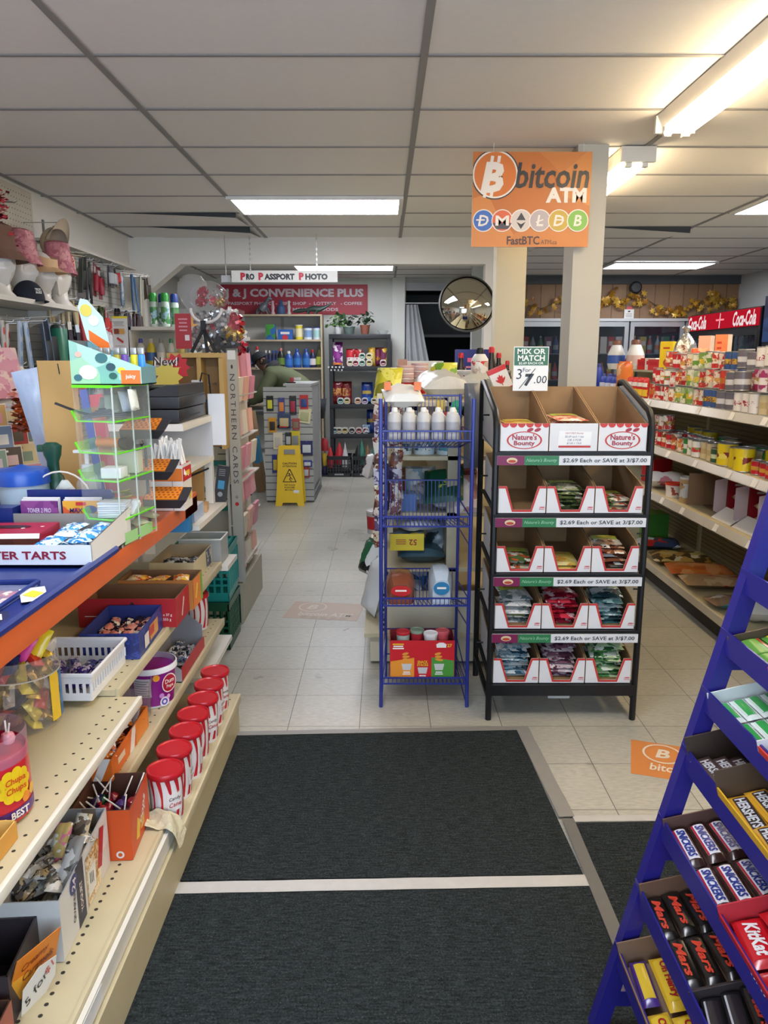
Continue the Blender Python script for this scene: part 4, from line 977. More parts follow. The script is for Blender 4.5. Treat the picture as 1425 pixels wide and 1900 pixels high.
bottle([(.03, 0), (.034, .01), (.034, .15), (.02, .2)], mat('#2440a8', .35), mat('#1c2f80', .35), .03, .018, None, None, (1.80, 6.42, 1.277), 'tall royal blue bottle beyond the five small ones', name='bottle')
standbag(.2, .25, .09, busy(['#e8823a', '#f0c08a', '#d8602a'], 16), (1.82, 5.80, 1.277), 'orange snack bag half hidden by the black rack post', rz=-80, seed=52)

# --- third shelf (z .68)
Z3 = .6815
pouch(.2, .26, .10, busy(['#f0e6e2', '#d88a94', '#f4f0ec', '#c8505e'], 14, .3), (1.92, 5.08, Z3), 'pink and white plastic bag at the far end of the third right shelf', name='food_bag', cat='bag', rot=(0, 0, 70), seed=60)
tub(.05, .056, .085, '#efe3d6', mat('#d8402c', .3), busy(['#f0e6dc', '#b0503a', '#f0e6dc'], 30), (1.85, 4.74, Z3), 'small tub with red lid beside the pink bag', name='tub')
tub(.055, .055, .15, '#c9a874', mat('#e2dfd8', .3), busy(['#c9a874', '#7a4a24', '#b08a54', '#dfe0e0'], 22), (1.87, 4.56, Z3), 'tan coffee canister with white lid on the third right shelf', name='canister', cat='canister')
cb = thing('cardboard_box', 'open brown cardboard box with raised flap on the third right shelf', 'box', (2.045, 4.29, Z3 + .006), -4)
KB = mat('#8f6c4a', .75, vary=.06); KB2 = mat('#6d5138', .8)
mb = MB(); mb.box(-.15, .15, .12, .125, 0, .2, KB); mb.box(-.15, .15, -.12, -.115, 0, .2, KB2); mb.box(.145, .15, -.12, .12, 0, .2, KB2); mb.box(-.15, .15, -.12, .12, 0, .004, KB2); mb.build('carton_body', cb)
mb = MB(T(-.15, .122, 0) @ RZ(-8)); mb.box(-.09, .0, 0, .004, 0, .19, KB); mb.build('side_flap', cb)
mb = MB(T(-.15, 0, .2) @ RY(28)); mb.box(0, .1, -.12, .12, 0, .004, KB); mb.build('top_flap', cb)
MB().box(-.10, .1, -.10, .08, .004, .012, mat('#b89a6c', .7)).build('packing_sheet', cb)
for k in range(3):
    bx = thing('pasta_box', 'red shelf carton with a cream biscuit picture, %s of three' % ['farthest', 'middle', 'nearest'][k], 'box', (1.95 + .0*k, 3.99 - .25*k, Z3), 0, 'red shelf cartons')
    m_ = MB(); rdm = '#a81c2c'
    m_.box(-.05, .26, .115, .118, 0, .22, rdm); m_.box(-.05, .26, -.118, -.115, 0, .22, rdm); m_.box(.257, .26, -.118, .118, 0, .22, rdm); m_.box(-.12, .26, -.118, .118, 0, .004, KB)
    m_.box(-.05, -.046, -.118, .118, .0, .055, KB); m_.build('carton_body', bx)
    q = MB(); q.add([(-.055, .118, .22), (-.11, .15, .20), (-.11, .15, .03), (-.055, .118, .0)], [(0, 1, 2, 3)], mat('#b9a0a0', .5)); q.build('flap', bx)
    q = MB(T(.05, .1145, .12) @ FRONT); q.disc(.05, mat('#c9a45c', .5), T(.02, 0, 0), 14); q.rect(.05, .012, wt, T(-.04, .06, .001)); q.build('printing', bx)
    q = MB(T(-.05, 0, .056) @ RY(-35)); q.box(-.10, 0, -.115, .115, 0, .003, mat('#ece8e2', .5)); q.build('white_lid', bx)
    for j in range(2):
        pouch(.16, .16, .07, busy(['#b89c74', '#d9c8a8', '#9a7c54'], 22, .25), (1.98 + .0*j, 3.99 - .25*k, Z3 + .006 + .072*j), 'clear bag of pasta, %s in the %s red carton' % (['lower', 'upper'][j], ['farthest', 'middle', 'nearest'][k]), 'pasta bags', name='pasta_bag', cat='bag', rot=(0, 0, 85), seed=70 + 2*k + j)
# --- bottom deck (z .16)
Z0 = .1615
pouch(.28, .40, .06, busy(['#d9bc6a', '#c99a4a', '#e9d8a8', '#5a4424'], 18, .3), (2.06, 5.08, Z0), 'golden rice sack lying on the bottom right shelf', name='rice_sack', cat='sack', rot=(0, 0, 82), seed=80)
pouch(.26, .40, .06, busy(['#d8844a', '#e09a5a', '#d8742e', '#c8642a'], 15, .3), (2.06, 4.76, Z0), 'orange rice sack beside the golden one', name='rice_sack', cat='sack', rot=(0, 0, 80), seed=81)
pouch(.22, .39, .055, busy(['#c9a070', '#e0c090', '#c02a2a', '#c9a070', '#c9a070'], 15, .3), (2.05, 4.50, Z0), 'tan sack with a red patch, nearest of the flat sacks', name='rice_sack', cat='sack', rot=(0, 0, 84), seed=82)
pouch(.15, .36, .06, busy(['#9a7a5c', '#5fa8a0', '#efe9e0', '#a8886a'], 16, .3), (2.02, 4.10, Z0), 'brown and teal snack bag lying on the bottom right shelf', name='snack_bag', cat='bag', rot=(0, 0, 95), seed=83)
pouch(.12, .16, .02, mat('#2f5a6a', .35), (2.24, 4.14, Z0), 'flat dark teal pack at the back of the bottom right shelf', name='pack', cat='pack', rot=(0, 0, 30), seed=84)
pouch(.17, .26, .12, mat('#d9d5c9', .5, vary=.1), (2.05, 3.84, Z0), 'white paper sack on the bottom right shelf beside the rack post', name='paper_sack', cat='sack', rot=(0, 0, 80), seed=85)
pouch(.2, .3, .07, busy(['#3a4a6a', '#e9ecef', '#1d2f3f', '#c8302c'], 10, .3), (2.04, 5.46, Z0), 'dark blue and white bag behind the golden sack', name='snack_bag', cat='bag', rot=(0, 0, 75), seed=86)
carton_box(.18, .16, .22, '#4f9a34', '#3f8a2a', '#6fb04a', (2.1, 5.73, Z0), 'green and red carton at the far end of the bottom right shelf', name='carton', rz=-90, extra=lambda m: m.rect(.12, .07, '#c8302c', T(0, .05, .001)))
carton_box(.16, .14, .17, '#c8202c', '#b01824', None, (1.95, 5.35, .682), 'red carton on the third right shelf behind the black rack', name='carton', rz=-80)

# ================================================================== COOLERS AT THE BACK
ALU = mat('#b9bdbf', .35, .5); GLS = mat('#26313a', .05, 0, .35, 0, spec=.8)
PCOL = ['#c83a3a', '#e9e6e0', '#3f8a5a', '#d8c04a', '#3a5aa0', '#b0b8bc', '#d87a3a', '#7a3a6a']
cbot = None
for i in range(4):
    x0 = 1.80 + .74*i
    cl = thing('drinks_cooler', 'glass door cooler in the back wall, %s door from the left' % ORD[i], 'cooler', (x0 + .37, 10.40, 0), group='back wall cooler doors')
    f = MB(); f.box(-.36, -.305, -.04, .0, .06, 2.04, ALU); f.box(.305, .36, -.04, .0, .06, 2.04, ALU); f.box(-.305, .305, -.04, 0, 1.97, 2.04, ALU); f.box(-.305, .305, -.04, 0, .06, .16, ALU); f.build('door_frame', cl)
    MB().box(-.305, .305, -.03, -.024, .16, 1.97, GLS).build('glass', cl)
    MB().tube([(.33, -.04, 1.0), (.33, -.075, 1.02), (.33, -.075, 1.35), (.33, -.04, 1.37)], .008, ALU, 6).build('handle', cl)
    for z in (.9, 1.27, 1.62):
        MB().box(-.33, .33, .03, .55, z - .012, z, mat('#8f9396', .4, .3)).build('shelf', cl)
    for z in (1.27, 1.62):
        for j in range(6):
            lb = 'drink in the %s cooler door, %s shelf, %s from the left' % (ORD[i], 'upper' if z > 1.5 else 'middle', ORD[j])
            loc = (x0 + .37 - .26 + .104*j, 10.47, z + .001); c_ = PCOL[(i*3 + j*5 + int(z*10)) % 8]
            if (i + j) % 3 == 0 or (i == 1 and z > 1.5):
                carton_box(.085, .085, .22, c_ if i != 1 else ['#c8303c', '#efe9e4'][j % 2], '#e9e6e0', None, loc, 'carton ' + lb, 'drinks in the coolers', name='drink_carton', cat='drink', extra=lambda m: m.rect(.06, .06, '#f0ede6', T(0, .02, .001)))
            else:
                bottle([(.034, 0), (.037, .01), (.037, .13), (.014, .19), (.013, .21)], mat(c_, .3), mat(PCOL[(j + 3) % 8], .3), .02, .015, mat(PCOL[(j+i+1) % 8], .4), (.05, .11), loc, 'bottled ' + lb, 'drinks in the coolers', name='drink_bottle', cat='drink', n=10)
ct = MB(); ct.box(1.78, 4.75, 10.34, 10.41, 2.04, 2.075, mat('#c9cccd', .4, .3)); struct('trim_5', ct)
# red cola cooler against the right wall
cc_ = thing('cola_cooler', 'black drinks cooler with red lit header at the right wall', 'cooler', (4.36, 9.23, 0))
BLK = mat('#131416', .35)
b = MB(); b.box(-.34, .33, -.96, .96, .0, .12, BLK); b.box(.29, .33, -.96, .96, .12, 2.09, BLK); b.box(-.36, .33, -.98, -.93, 0.0, 2.09, BLK); b.box(-.34, .33, .93, .97, .12, 2.09, BLK); b.box(-.34, .33, -.96, .96, 1.86, 2.10, BLK); b.build('cabinet', cc_)
h = MB(); h.box(-.372, -.345, -.95, .95, 1.90, 2.085, emitter('#b8182a', .55)); h.build('header_panel', cc_)
tx = MB(T(-.3735, 0, 1.99) @ LEFTF); lw_ = emitter('#e9dcdc', .6)
for x in (-.66, .62): tx.text('Coca-Cola', T(x, 0, 0), .165, lw_, .03, .25, width=.55)
tx.prism([(-.02, -.085), (.0, -.085), (.012, .085), (-.004, .085)], .0004, lw_); tx.rect(.22, .02, '#e06a72', T(0, .01, .0004)); tx.build('header_lettering', cc_)
for k in range(3):
    y0 = -.93 + .62*k; d = thing('x', '', '') if False else None
    f = MB(); f.box(-.362, -.34, y0, y0+.045, .12, 1.86, BLK); f.box(-.362, -.34, y0+.575, y0+.62, .12, 1.86, BLK); f.box(-.362, -.34, y0+.045, y0+.575, 1.80, 1.86, BLK); f.box(-.362, -.34, y0+.045, y0+.575, .12, .2, BLK)
    fo = f.build('door', cc_); MB().box(-.352, -.348, y0+.045, y0+.575, .2, 1.80, GLS).build('glass', fo)
    for z in (1.05, 1.32, 1.59): MB().box(-.30, .25, y0+.03, y0+.59, z-.012, z, mat('#6a6e70', .4, .3)).build('shelf', cc_)
    for zi, z in enumerate((1.32, 1.59, 1.05)):
        for j in range(6):
            lb = 'dark cola bottle, %s from the near end, %s shelf, %s cooler door' % (ORD[j], ['middle', 'upper', 'lower'][zi], ['nearest', 'middle', 'farthest'][k])
            loc = (4.36 - .26, 9.23 + y0 + .09 + .088*j, z + .001)
            if cbot is None: cbot = bottle([(.03, 0), (.033, .02), (.03, .07), (.033, .12), (.013, .18), (.012, .2)], mat('#2a1a16', .2) , mat('#e9e9e9', .3), .02, .014, '#3a4a4a', (.06, .11), loc, lb, 'bottles in the red cooler', name='cola_bottle', cat='drink', n=10)
            else: dup(cbot, loc, 0, lb)
bc = thing('blue_cooler', 'tall dark blue drinks cooler at the right edge of the picture', 'cooler', (4.36, 7.75, 0))
bb = busy(['#1d3a6e', '#16305e', '#2c4f86', '#142a52'], 8, .3)
b = MB(); b.box(-.35, .33, -.45, .45, 0, 2.19, BLK); b.build('cabinet', bc); b = MB(); b.box(-.358, -.35, -.45, .45, 1.72, 2.19, bb); b.box(-.35, .33, .45, .455, .0, 2.19, bb); b.build('printed_panel', bc)
MB().box(-.357, -.35, -.42, .42, .2, 1.68, GLS).build('glass_door', bc)
# leaf garland, price card and speaker on the panelling
gl = thing('leaf_garland', 'gold autumn leaf garland hung along the wood panelling', 'garland', (0, 10.40, 0))
pts = [(1.75, 2.30), (2.1, 2.2), (2.4, 2.34), (2.62, 2.24), (2.80, 2.22), (3.0, 2.36), (3.2, 2.30), (3.35, 2.40), (3.6, 2.26), (3.85, 2.18), (4.1, 2.22), (4.3, 2.36), (4.5, 2.34), (4.66, 2.26)]
MB().tube([(x, -.02, z) for x, z in pts], .006, mat('#6a5228', .7), 5).build('vine', gl)
lv = MB(); lcol = [mat(c, .35, .25) for c in ('#c8962e', '#a8741e', '#d9b04a', '#8a5c1c', '#b5882a')]
LEAF = [(0, -.5), (.12, -.2), (.5, -.25), (.3, .05), (.45, .35), (.15, .25), (0, .6), (-.15, .25), (-.45, .35), (-.3, .05), (-.5, -.25), (-.12, -.2)]
for k in range(170):
    i = R.randrange(len(pts)-1); q = R.random(); x = pts[i][0]*(1-q) + pts[i+1][0]*q; z = pts[i][1]*(1-q) + pts[i+1][1]*q
    s_ = R.uniform(.05, .10); M_ = T(x + R.gauss(0, .03), -.04 - R.random()*.03, z + R.gauss(-.02, .05)) @ RX(90 + R.uniform(-35, 35)) @ RZ(R.uniform(0, 360)) @ RY(R.uniform(-30, 30)) @ SX(s_)
    lv.add([(0, 0, .08)] + [(a, b_, 0) for a, b_ in LEAF], [(0, j+1, (j+1) % 12 + 1) for j in range(12)], R.choice(lcol), M_)
lv.build('leaves', gl)['kind'] = 'stuff'
pc = thing('notice_card', 'small white notice card with red top above the cooler doors', 'card', (3.27, 10.395, 2.075))
MB(FRONT).prism([(-.065, 0), (.065, 0), (.065, .12), (-.065, .12)], .004, GWH).build('card', pc)
q = MB(T(0, -.001, 0) @ FRONT); q.prism([(-.04, .12), (.04, .12), (.03, .155), (-.03, .155)], .002, '#c8404a'); q.prism([(-.02, .085), (.012, .085), (.018, .1), (-.01, .103)], .0005, BKM, T(0, 0, .0005))
for k in range(3): q.rect(.08, .006, mat('#8a8a8a', .5), T(0, .06 - .018*k, .0006))
q.build('printing', pc)
sp = thing('wall_speaker', 'small black speaker on the wood panelling under the ceiling', 'speaker', (3.32, 10.41, 2.47))
MB(RX(90)).lathe([(.03, 0), (.075, .03), (.08, .08), (.05, .10)], BKM, 14).build('housing', sp); MB(RX(90)).lathe([(.06, .099), (.0, .105)], mat('#3a3c40', .6), 14).build('grille', sp)

# ================================================================== BLUE CANDY RACK, FRONT RIGHT
NAVY = mat('#2a2583', .35, vary=.04)
cr = thing('candy_rack', 'purple blue stepped candy rack in the right foreground', 'display rack', (.50, 1.5, 0))
def px(z): return .2345*z
YN = -1.1      # near end, local
for y, nm in ((0, 'far'), (YN, 'near')):
    MB().bar((0, y, .0), (px(1.4), y, 1.4), .036, .03, NAVY).build('front_post', cr)
    MB().bar((.43, y, .0), (px(1.4)+.13, y, 1.4), .03, .03, NAVY).build('rear_post', cr)
    for z in (.09, .47, .80, .92):
        MB().box(px(z)+.01, .43, y-.012, y+.012, z-.02, z+.02, NAVY).build('rung', cr)
bpn = MB(); bpn.add([(.41, -.02, .05), (.41, YN+.02, .05), (px(1.4)+.12, YN+.02, 1.4), (px(1.4)+.12, -.02, 1.4)], [(0, 1, 2, 3)], mat('#b9c4c0', .5)); bpn.build('back_panel', cr)
ZI = [.205, .365, .533, .700, .835, .965, 1.095]
TILT = 14
FR = []
for i, z in enumerate(ZI):
    x = px(z) - .012
    tr_ = MB(); tr_.box(x-.004, x, YN-.01, .012, z-.028, z+.022, NAVY)
    ct_, st_ = math.cos(math.radians(TILT)), math.sin(math.radians(TILT))
    dp = .20 - .012*i
    tr_.add([(x, YN, z-.026), (x + dp*ct_, YN, z-.026 + dp*st_), (x + dp*ct_, .005, z-.026 + dp*st_), (x, .005, z-.026)], [(0, 1, 2, 3)], NAVY)
    tr_.build('tray', cr)
    # local frame: u towards the viewer, v to the right and up, w off the tray
    M_ = Matrix(((0, ct_, -st_, .50 + x), (-1, 0, 0, 1.483), (0, st_, ct_, z - .022), (0, 0, 0, 1)))
    FR.append(M_)
def open_box(name, label, i, u0, u1, v0, v1, h, out, inn, hb=None, text=None, cat='box', lipf=None, tcol='#ffffff', hf=None):
    """open carton lying in tray i"""
    t = bpy.data.objects.new(name, None); COL.objects.link(t); t.empty_display_size = .05
    t.matrix_world = FR[i] @ T((u0+u1)/2, (v0+v1)/2, .001); t['label'] = label; t['category'] = cat; t['group'] = 'open candy boxes on the blue rack'
    a, d = (u1-u0)/2, (v1-v0)/2; mo = mat(out, .45); mi_ = mat(inn, .6)
    hb = hb or h; hf = hf or h
    m_ = MB(); m_.box(-a, a, -d, d, 0, .003, mi_)
    m_.box(-a, -a+.003, -d, d, 0, hb, mi_); m_.box(a-.003, a, -d, d, 0, h, mo)
    m_.box(-a, a, d-.003, d, 0, hb, mi_); m_.box(-a, a, -d, -d+.003, 0, hf, mo)
    m_.build('carton_body', t)
    if text:
        q = MB(T(0, -d - .0008, hf*.5) @ FRONT); q.text(text, None, hf*.45, mat(tcol, .4), .02, .1); q.build('side_lettering', t)
    return t
BARP = {}
def bar(kind, i, u, v, wz, rz, label):
    """wrapped chocolate bar: kind = (w, l, t, colours, text, text colour)"""
    w_, l_, t_, base, edge, txt, tc_, sh_ = KIND[kind]
    if kind not in BARP:
        o = bpy.data.objects.new('candy_bar', None); COL.objects.link(o); o.empty_display_size = .02
        m_ = MB(RZ(90)); bm_ = base if not isinstance(base, str) else mat(base, .25, spec=.7); m_.pillow(w_, l_, t_, bm_, crimp=.09, n=8, seed=3, rough=.05)
        m_.build('wrapper', o)
        q = MB()
        def face(u0, u1, v0, v1, mt_, dz):
            def g(a, b_):
                vv = v0 + (v1-v0)*b_; s2 = max(0, 1 - (2*vv)**2)**.5
                return ((u0 + (u1-u0)*a)*l_, vv*w_*.95, t_*.5 + t_*.5*s2 + dz)
            q.grid(g, 4, 4, mt_)
        face(-.38, .38, -.40, .40, mat(edge[0], .25, spec=.7), .0008)
        if len(edge) > 1: face(-.38, .38, -.40, -.30, mat(edge[1], .25), .0014); face(-.38, .38, .30, .40, mat(edge[-1], .25), .0014)
        if txt:
            q.text(txt, T(0, 0, t_ + .0018), w_*.46, mat(tc_, .3), .035, sh_, width=l_*.68)
        q.build('printed_face', o)
        BARP[kind] = o
    else:
        src = BARP[kind]; o = src.copy(); COL.objects.link(o)
        for ch in list(src.children):
            c2 = ch.copy(); COL.objects.link(c2); c2.parent = o
    o.matrix_world = FR[i] @ T(u, v + .002, wz + .004) @ RZ(rz)
    o['label'] = label; o['category'] = 'candy bar'; o['group'] = 'wrapped bars on the blue candy rack'
    return o
KIND = {'snick': (.038, .125, .020, '#3a221c', ['#eceaf0', '#b8283a', '#3a221c'], 'SNICKERS', '#28388c', .2), 'mars': (.038, .125, .018, '#17120f', ['#17120f'], 'Mars', '#d8452e', .25),
        'dark': (.038, .125, .016, '#1c1a1c', ['#2a2427', '#b9b9bd', '#1c1a1c'], None, '#c8303a', 0), 'henry': (.046, .14, .024, '#d9b02a', ['#e3bf2e'], 'Oh Henry', '#b01f24', .0),
        'hersh': (.042, .13, .012, '#4a3836', ['#5a4644'], 'HERSHEYS', '#d3d0d2', 0), 'hershy': (.042, .13, .016, '#d9a02a', ['#4a3a34', '#d9a02a', '#4a3a34'], 'HERSHEYS', '#dcdadc', 0),
        'kit': (.055, .11, .016, '#c4161f', ['#cf1c26'], 'KitKat', '#f2e8e4', .2), 'gum': (.030, .085, .012, '#e9f2ea', ['#3fae54', '#e6efe8'], None, '#e9f4ea', .2),
        'gumt': (.036, .085, .014, '#4aa8b0', ['#8fd0d4'], None, '#1f5a6a', .2), 'wine': (.06, .09, .016, '#5a9a3a', ['#6aa83c', '#e3c62e', '#c83a2a'], None, '#e9d23a', .2),
        'twin': (.036, .12, .018, '#4a2f80', ['#e0bd30', '#4a2f80', '#e0bd30'], None, '#8a2028', .1)}
open_box('candy_box', 'kraft box of yellow bars on the lowest candy rack tray', 0, .01, .42, .004, .115, .045, '#8c6a4a', '#8a6c54', .07)
for j, (u, v, k) in enumerate(((.085, .032, 'twin'), (.10, .082, 'henry'), (.235, .032, 'henry'), (.25, .082, 'henry'))):
    bar(k, 0, u, v, .012, -3 + 2*j, '%s bar, %s in the lowest candy rack tray' % ('purple and yellow' if k == 'twin' else 'yellow', ['far left', 'far right', 'near left', 'near right'][j]))
open_box('candy_box', 'brown box of black wrapped bars with red script', 1, .01, .27, .004, .125, .03, '#3a2a24', '#7a5a44', .06)
for j in range(6): bar('mars', 1, .075 + .125*(j // 3), .024 + .039*(j % 3), .008 + .003*(j % 2), -2 + 2*(j % 3), 'black bar with red script, %s of the %s row, second lowest tray' % (['left', 'middle', 'right'][j % 3], ['far', 'near'][j // 3]))
open_box('candy_box', 'dark box of black and silver bars nearest on the second tray', 1, .28, .62, .004, .13, .03, '#2a2426', '#3a3030', .04)
for j in range(7): bar('dark' if j % 3 != 2 else 'mars', 1, .345 + .10*(j // 3), .026 + .04*(j % 3), .010 + .004*j, R.uniform(-18, 18), 'black and silver bar, %s of the jumbled heap nearest the viewer' % ORD[j])
open_box('candy_box', 'brown box of white and blue lettered bars on the third tray', 2, .008, .28, .004, .135, .028, '#3f2a2e', '#6a4a40', .05, '48', tcol='#e9e4e4')
for j in range(6): bar('snick', 2, .075 + .13*(j // 3), .026 + .041*(j % 3), .008 + .002*(j % 2), -2 + 1.5*(j % 3), 'white bar with blue lettering, %s of the %s row, third tray' % (['left', 'middle', 'right'][j % 3], ['far', 'near'][j // 3]))
open_box('candy_box', 'red box with torn edge on the third tray, nearest the viewer', 2, .285, .60, .004, .14, .045, '#b81a26', '#c8303a', .06, 'KitKat')
for j in range(6): bar('kit', 2, .345 + .115*(j // 2), .042 + .06*(j % 2), .012 + .008*(j % 2), R.uniform(-8, 8), 'red wafer bar, %s in the red box on the third tray' % ORD[j])
open_box('candy_box', 'grey box with high dark back holding grey bars, fourth tray', 3, .006, .15, .004, .13, .03, '#cfd2d6', '#4a3a30', .075)
for j in range(3): bar('hersh', 3, .085 + .004*j, .028 + .032*j, .008 + .010*(2-j) * .5, 6, 'grey chocolate bar, %s in the grey box on the fourth tray' % ['left', 'middle', 'right'][j])
open_box('candy_box', 'yellow box of brown and yellow chocolate bars, fourth tray', 3, .155, .40, .004, .135, .05, '#e3b020', '#5a4634', .085)
for j in range(5): bar('hershy', 3, .225 + .04*(j // 3) + .06*(j//3), .03 + .04*(j % 3), .012 + .004*(j % 2), -3 + 3*(j % 3), 'brown and yellow chocolate bar, %s in the yellow box' % ORD[j])
open_box('candy_box', 'second yellow box nearest on the fourth tray', 3, .405, .62, .004, .135, .05, '#e3b020', '#5a4634', .085)
open_box('gum_box', 'white and green tray of gum packs on the fifth tray', 4, .006, .22, .003, .14, .018, '#dfe8e2', '#e9eeea', .04, cat='box')
for j in range(8): bar('gum', 4, .06 + .092*(j // 4), .022 + .032*(j % 4), .006, 0, 'green and white gum pack, %s of the %s row' % (ORD[j % 4] + ' from the left', ['far', 'near'][j // 4]))
open_box('gum_box', 'red gum box nearest on the fifth tray', 4, .225, .45, .003, .14, .04, '#d8402c', '#e8e2e0', .05)
open_box('candy_box', 'green and yellow box of wine gums on the sixth tray', 5, .006, .17, .003, .135, .02, '#a83a24', '#6a5440', .035)
for j in range(4): bar('wine', 5, .055 + .075*(j // 2), .034 + .062*(j % 2), .006, 0, 'green and yellow gum bag, %s of the %s row, sixth tray' % (['left', 'right'][j % 2], ['far', 'near'][j // 2]))
open_box('candy_box', 'pink candy box nearest on the sixth tray', 5, .175, .40, .003, .13, .03, '#e070b0', '#c8508a', .04)
for j in range(3): bar('gumt', 6, .06 + .09*j, .05, .004, 10, 'teal mint pack, %s on the top tray of the candy rack' % ['farthest', 'middle', 'nearest'][j])
# ================================================================== LEFT SHELVING UNDER THE COUNTER
PERF = mat('#2c2820', .7)
def perf_shelf(t, x0, x1, y0, y1, z, nm='shelf', lip=.03, m_=CREAMM, lipm=None, rows=(.035, .068), pitch=.05, hr=.0042):
    b = MB(); b.box(x0, x1-.012, y0, y1, z-.018, z, m_); b.box(x1-.012, x1, y0, y1, z-lip, z+.003, lipm or m_, .002)
    for q in rows:
        n = int((y1-y0)/pitch)
        for k in range(n):
            y = y0 + pitch*(k+.5) + (pitch/2 if q == rows[-1] and len(rows) > 1 else 0)
            if y < y1 - .01: b.disc(hr, PERF, T(x1-q, y, z+.0006), 8)
    b.build(nm, t)
ls = thing('gondola_shelf', 'cream perforated candy shelving under the left counter', 'shelf unit', (0, 0, 0))
b = MB(); b.box(-1.2, -.625, .3, 2.95, .0, .10, mat('#b5a98a', .5)); b.box(-.64, -.612, .3, 2.95, .0, .145, mat('#c4b894', .5, vary=.1)); b.build('base_plinth', ls)
perf_shelf(ls, -1.2, -.60, 2.02, 2.95, .165, 'base_deck', .03)
perf_shelf(ls, -1.2, -.635, .3, 2.02, .21, 'base_deck', .05, rows=(.075, .115), pitch=.028, hr=.005)
b = MB(); b.box(-.634, -.622, .3, 2.0, .15, .2, mat('#e3dfd2', .35)); b.build('price_channel', ls)
b = MB(); b.box(-.6215, -.6205, 1.0, 1.42, .155, .195, '#e9e9e6'); b.build('price_tag', ls)
perf_shelf(ls, -1.2, -.75, 2.02, 3.38, .345)
perf_shelf(ls, -1.2, -.76, 2.02, 3.42, .61)
perf_shelf(ls, -1.2, -.695, .3, 2.02, .59, lip=.022, lipm='#e9e4d4')
bp = MB(); bp.box(-1.225, -1.205, 2.985, 3.42, 0, .855, '#c9bb90'); bp.box(-1.225, -1.205, .3, 2.985, .0, .93, mat('#c9bb90', .5))
for y in [.5 + .06*k for k in range(41)]:
    for z in (.72, .78, .84): bp.disc(.004, PERF, T(-1.2045, y, z) @ RY(90), 6)
bp.build('back_panel', ls)
for y in (2.0, 2.9): MB().box(-1.204, -1.18, y-.015, y+.015, .2, .93, mat('#8f876a', .5)).build('upright', ls)
# white shelf unit at the far end
wu = thing('white_shelf', 'white shelf unit of three boards past the end of the orange counter', 'shelf unit', (0, 0, 0))
WB = mat('#e4e1d8', .4, vary=.03)
for x0, x1, y0, y1, z in ((-1.2, -.75, 2.99, 3.53, .88), (-1.204, -.735, 3.43, 3.66, .585), (-1.2, -.735, 2.955, 3.46, .235)):
    MB().box(x0, x1, y0, y1, z-.022, z, WB).build('board', wu)
b = MB(); b.box(-1.17, -1.15, 3.47, 3.5, .0, .86, WB); b.build('upright', wu)
MB().box(-1.203, -1.15, 3.0, 3.62, .0, .21, WB).build('support', wu)
# --- bases of products
def bucket(x, y, z, label, rz=0):
    t = thing('candy_tub', label, 'tub', (x, y, z), rz, 'red lidded striped tubs')
    w_ = mat('#eee9e6', .35); r_ = mat('#c4222e', .35)
    b = MB(); n = 24; pr = [(.045, 0), (.047, .01), (.0515, .15)]
    b.lathe(pr, w_, n)
    b.build('body', t)
    s_ = MB()
    for k in range(12):       # candy-cane stripes that fan out from the front medallion
        a0 = 2*PI*k/12; 
        def g(u, v, a0=a0):
            z_ = .012 + .136*v; r = .0473 + .0043*v + .0004; a = a0 + (u-.5)*.26*(.35 + abs(v-.5)*1.5) + .22*math.sin(v*3)
            return (r*math.cos(a), r*math.sin(a), z_)
        s_.grid(g, 2, 7, r_)
    s_.build('red_stripes', t)
    q = MB()
    def g2(u, v):
        a = math.radians(-35) + (u-.5)*.9; r = .0506; return (r*math.cos(a), r*math.sin(a), .045 + .06*v)
    q.grid(g2, 6, 2, w_)
    M_ = RZ(-35) @ T(.0525, 0, .085) @ RIGHTF
    for j, s2 in enumerate(('Candy', 'Cane')): q.text(s2, T(0, 0, 0) @ M_ @ T(0, -.018*j, 0), .014, mat('#3a2a2a' if j == 0 else '#c4222e', .4), .01, .1)
    q.build('medallion', t)
    l = MB(); lr = mat('#c01e2a', .3); l.lathe([(.055, .148), (.0565, .152), (.0565, .160), (.054, .166), (.050, .1655), (.047, .162), (.0, .1615)], lr, 28); l.build('lid', t)
    return t
bk = bucket(-.672, 2.815, .1655, 'red lidded striped tub, farthest of the row on the lowest shelf')
BY = [2.693, 2.571, 2.449, 2.327, 2.205, 2.083]
for k, y in enumerate(BY):
    dup(bk, (-.668 + .006*(k % 2), y, .1655), R.uniform(-40, 60), 'red lidded striped tub, %s from the far end of the lowest shelf' % ORD[k+1])
# glove / rag
gv = MB(); gvm = mat('#cfc8a8', .9, vary=.15, bump=.6, scale=80)
def rag(u, v): 
    x = -.71 + .13*u; y = 1.945 + .085*v; e = max(0, u - .62)/.38
    return (x - .012*e, y, .2135 + .028*(.5 + .5*math.sin(u*9 + v*5))*(1 - abs(2*v-1)*.5) - .07*e*e + .008*mnoise.noise(Vector((u*6, v*6, 3))))
gv.grid(rag, 22, 12, gvm)
tag(gv.build('work_glove'), 'cream cotton work glove hanging over the shelf edge beside the orange box', 'glove')

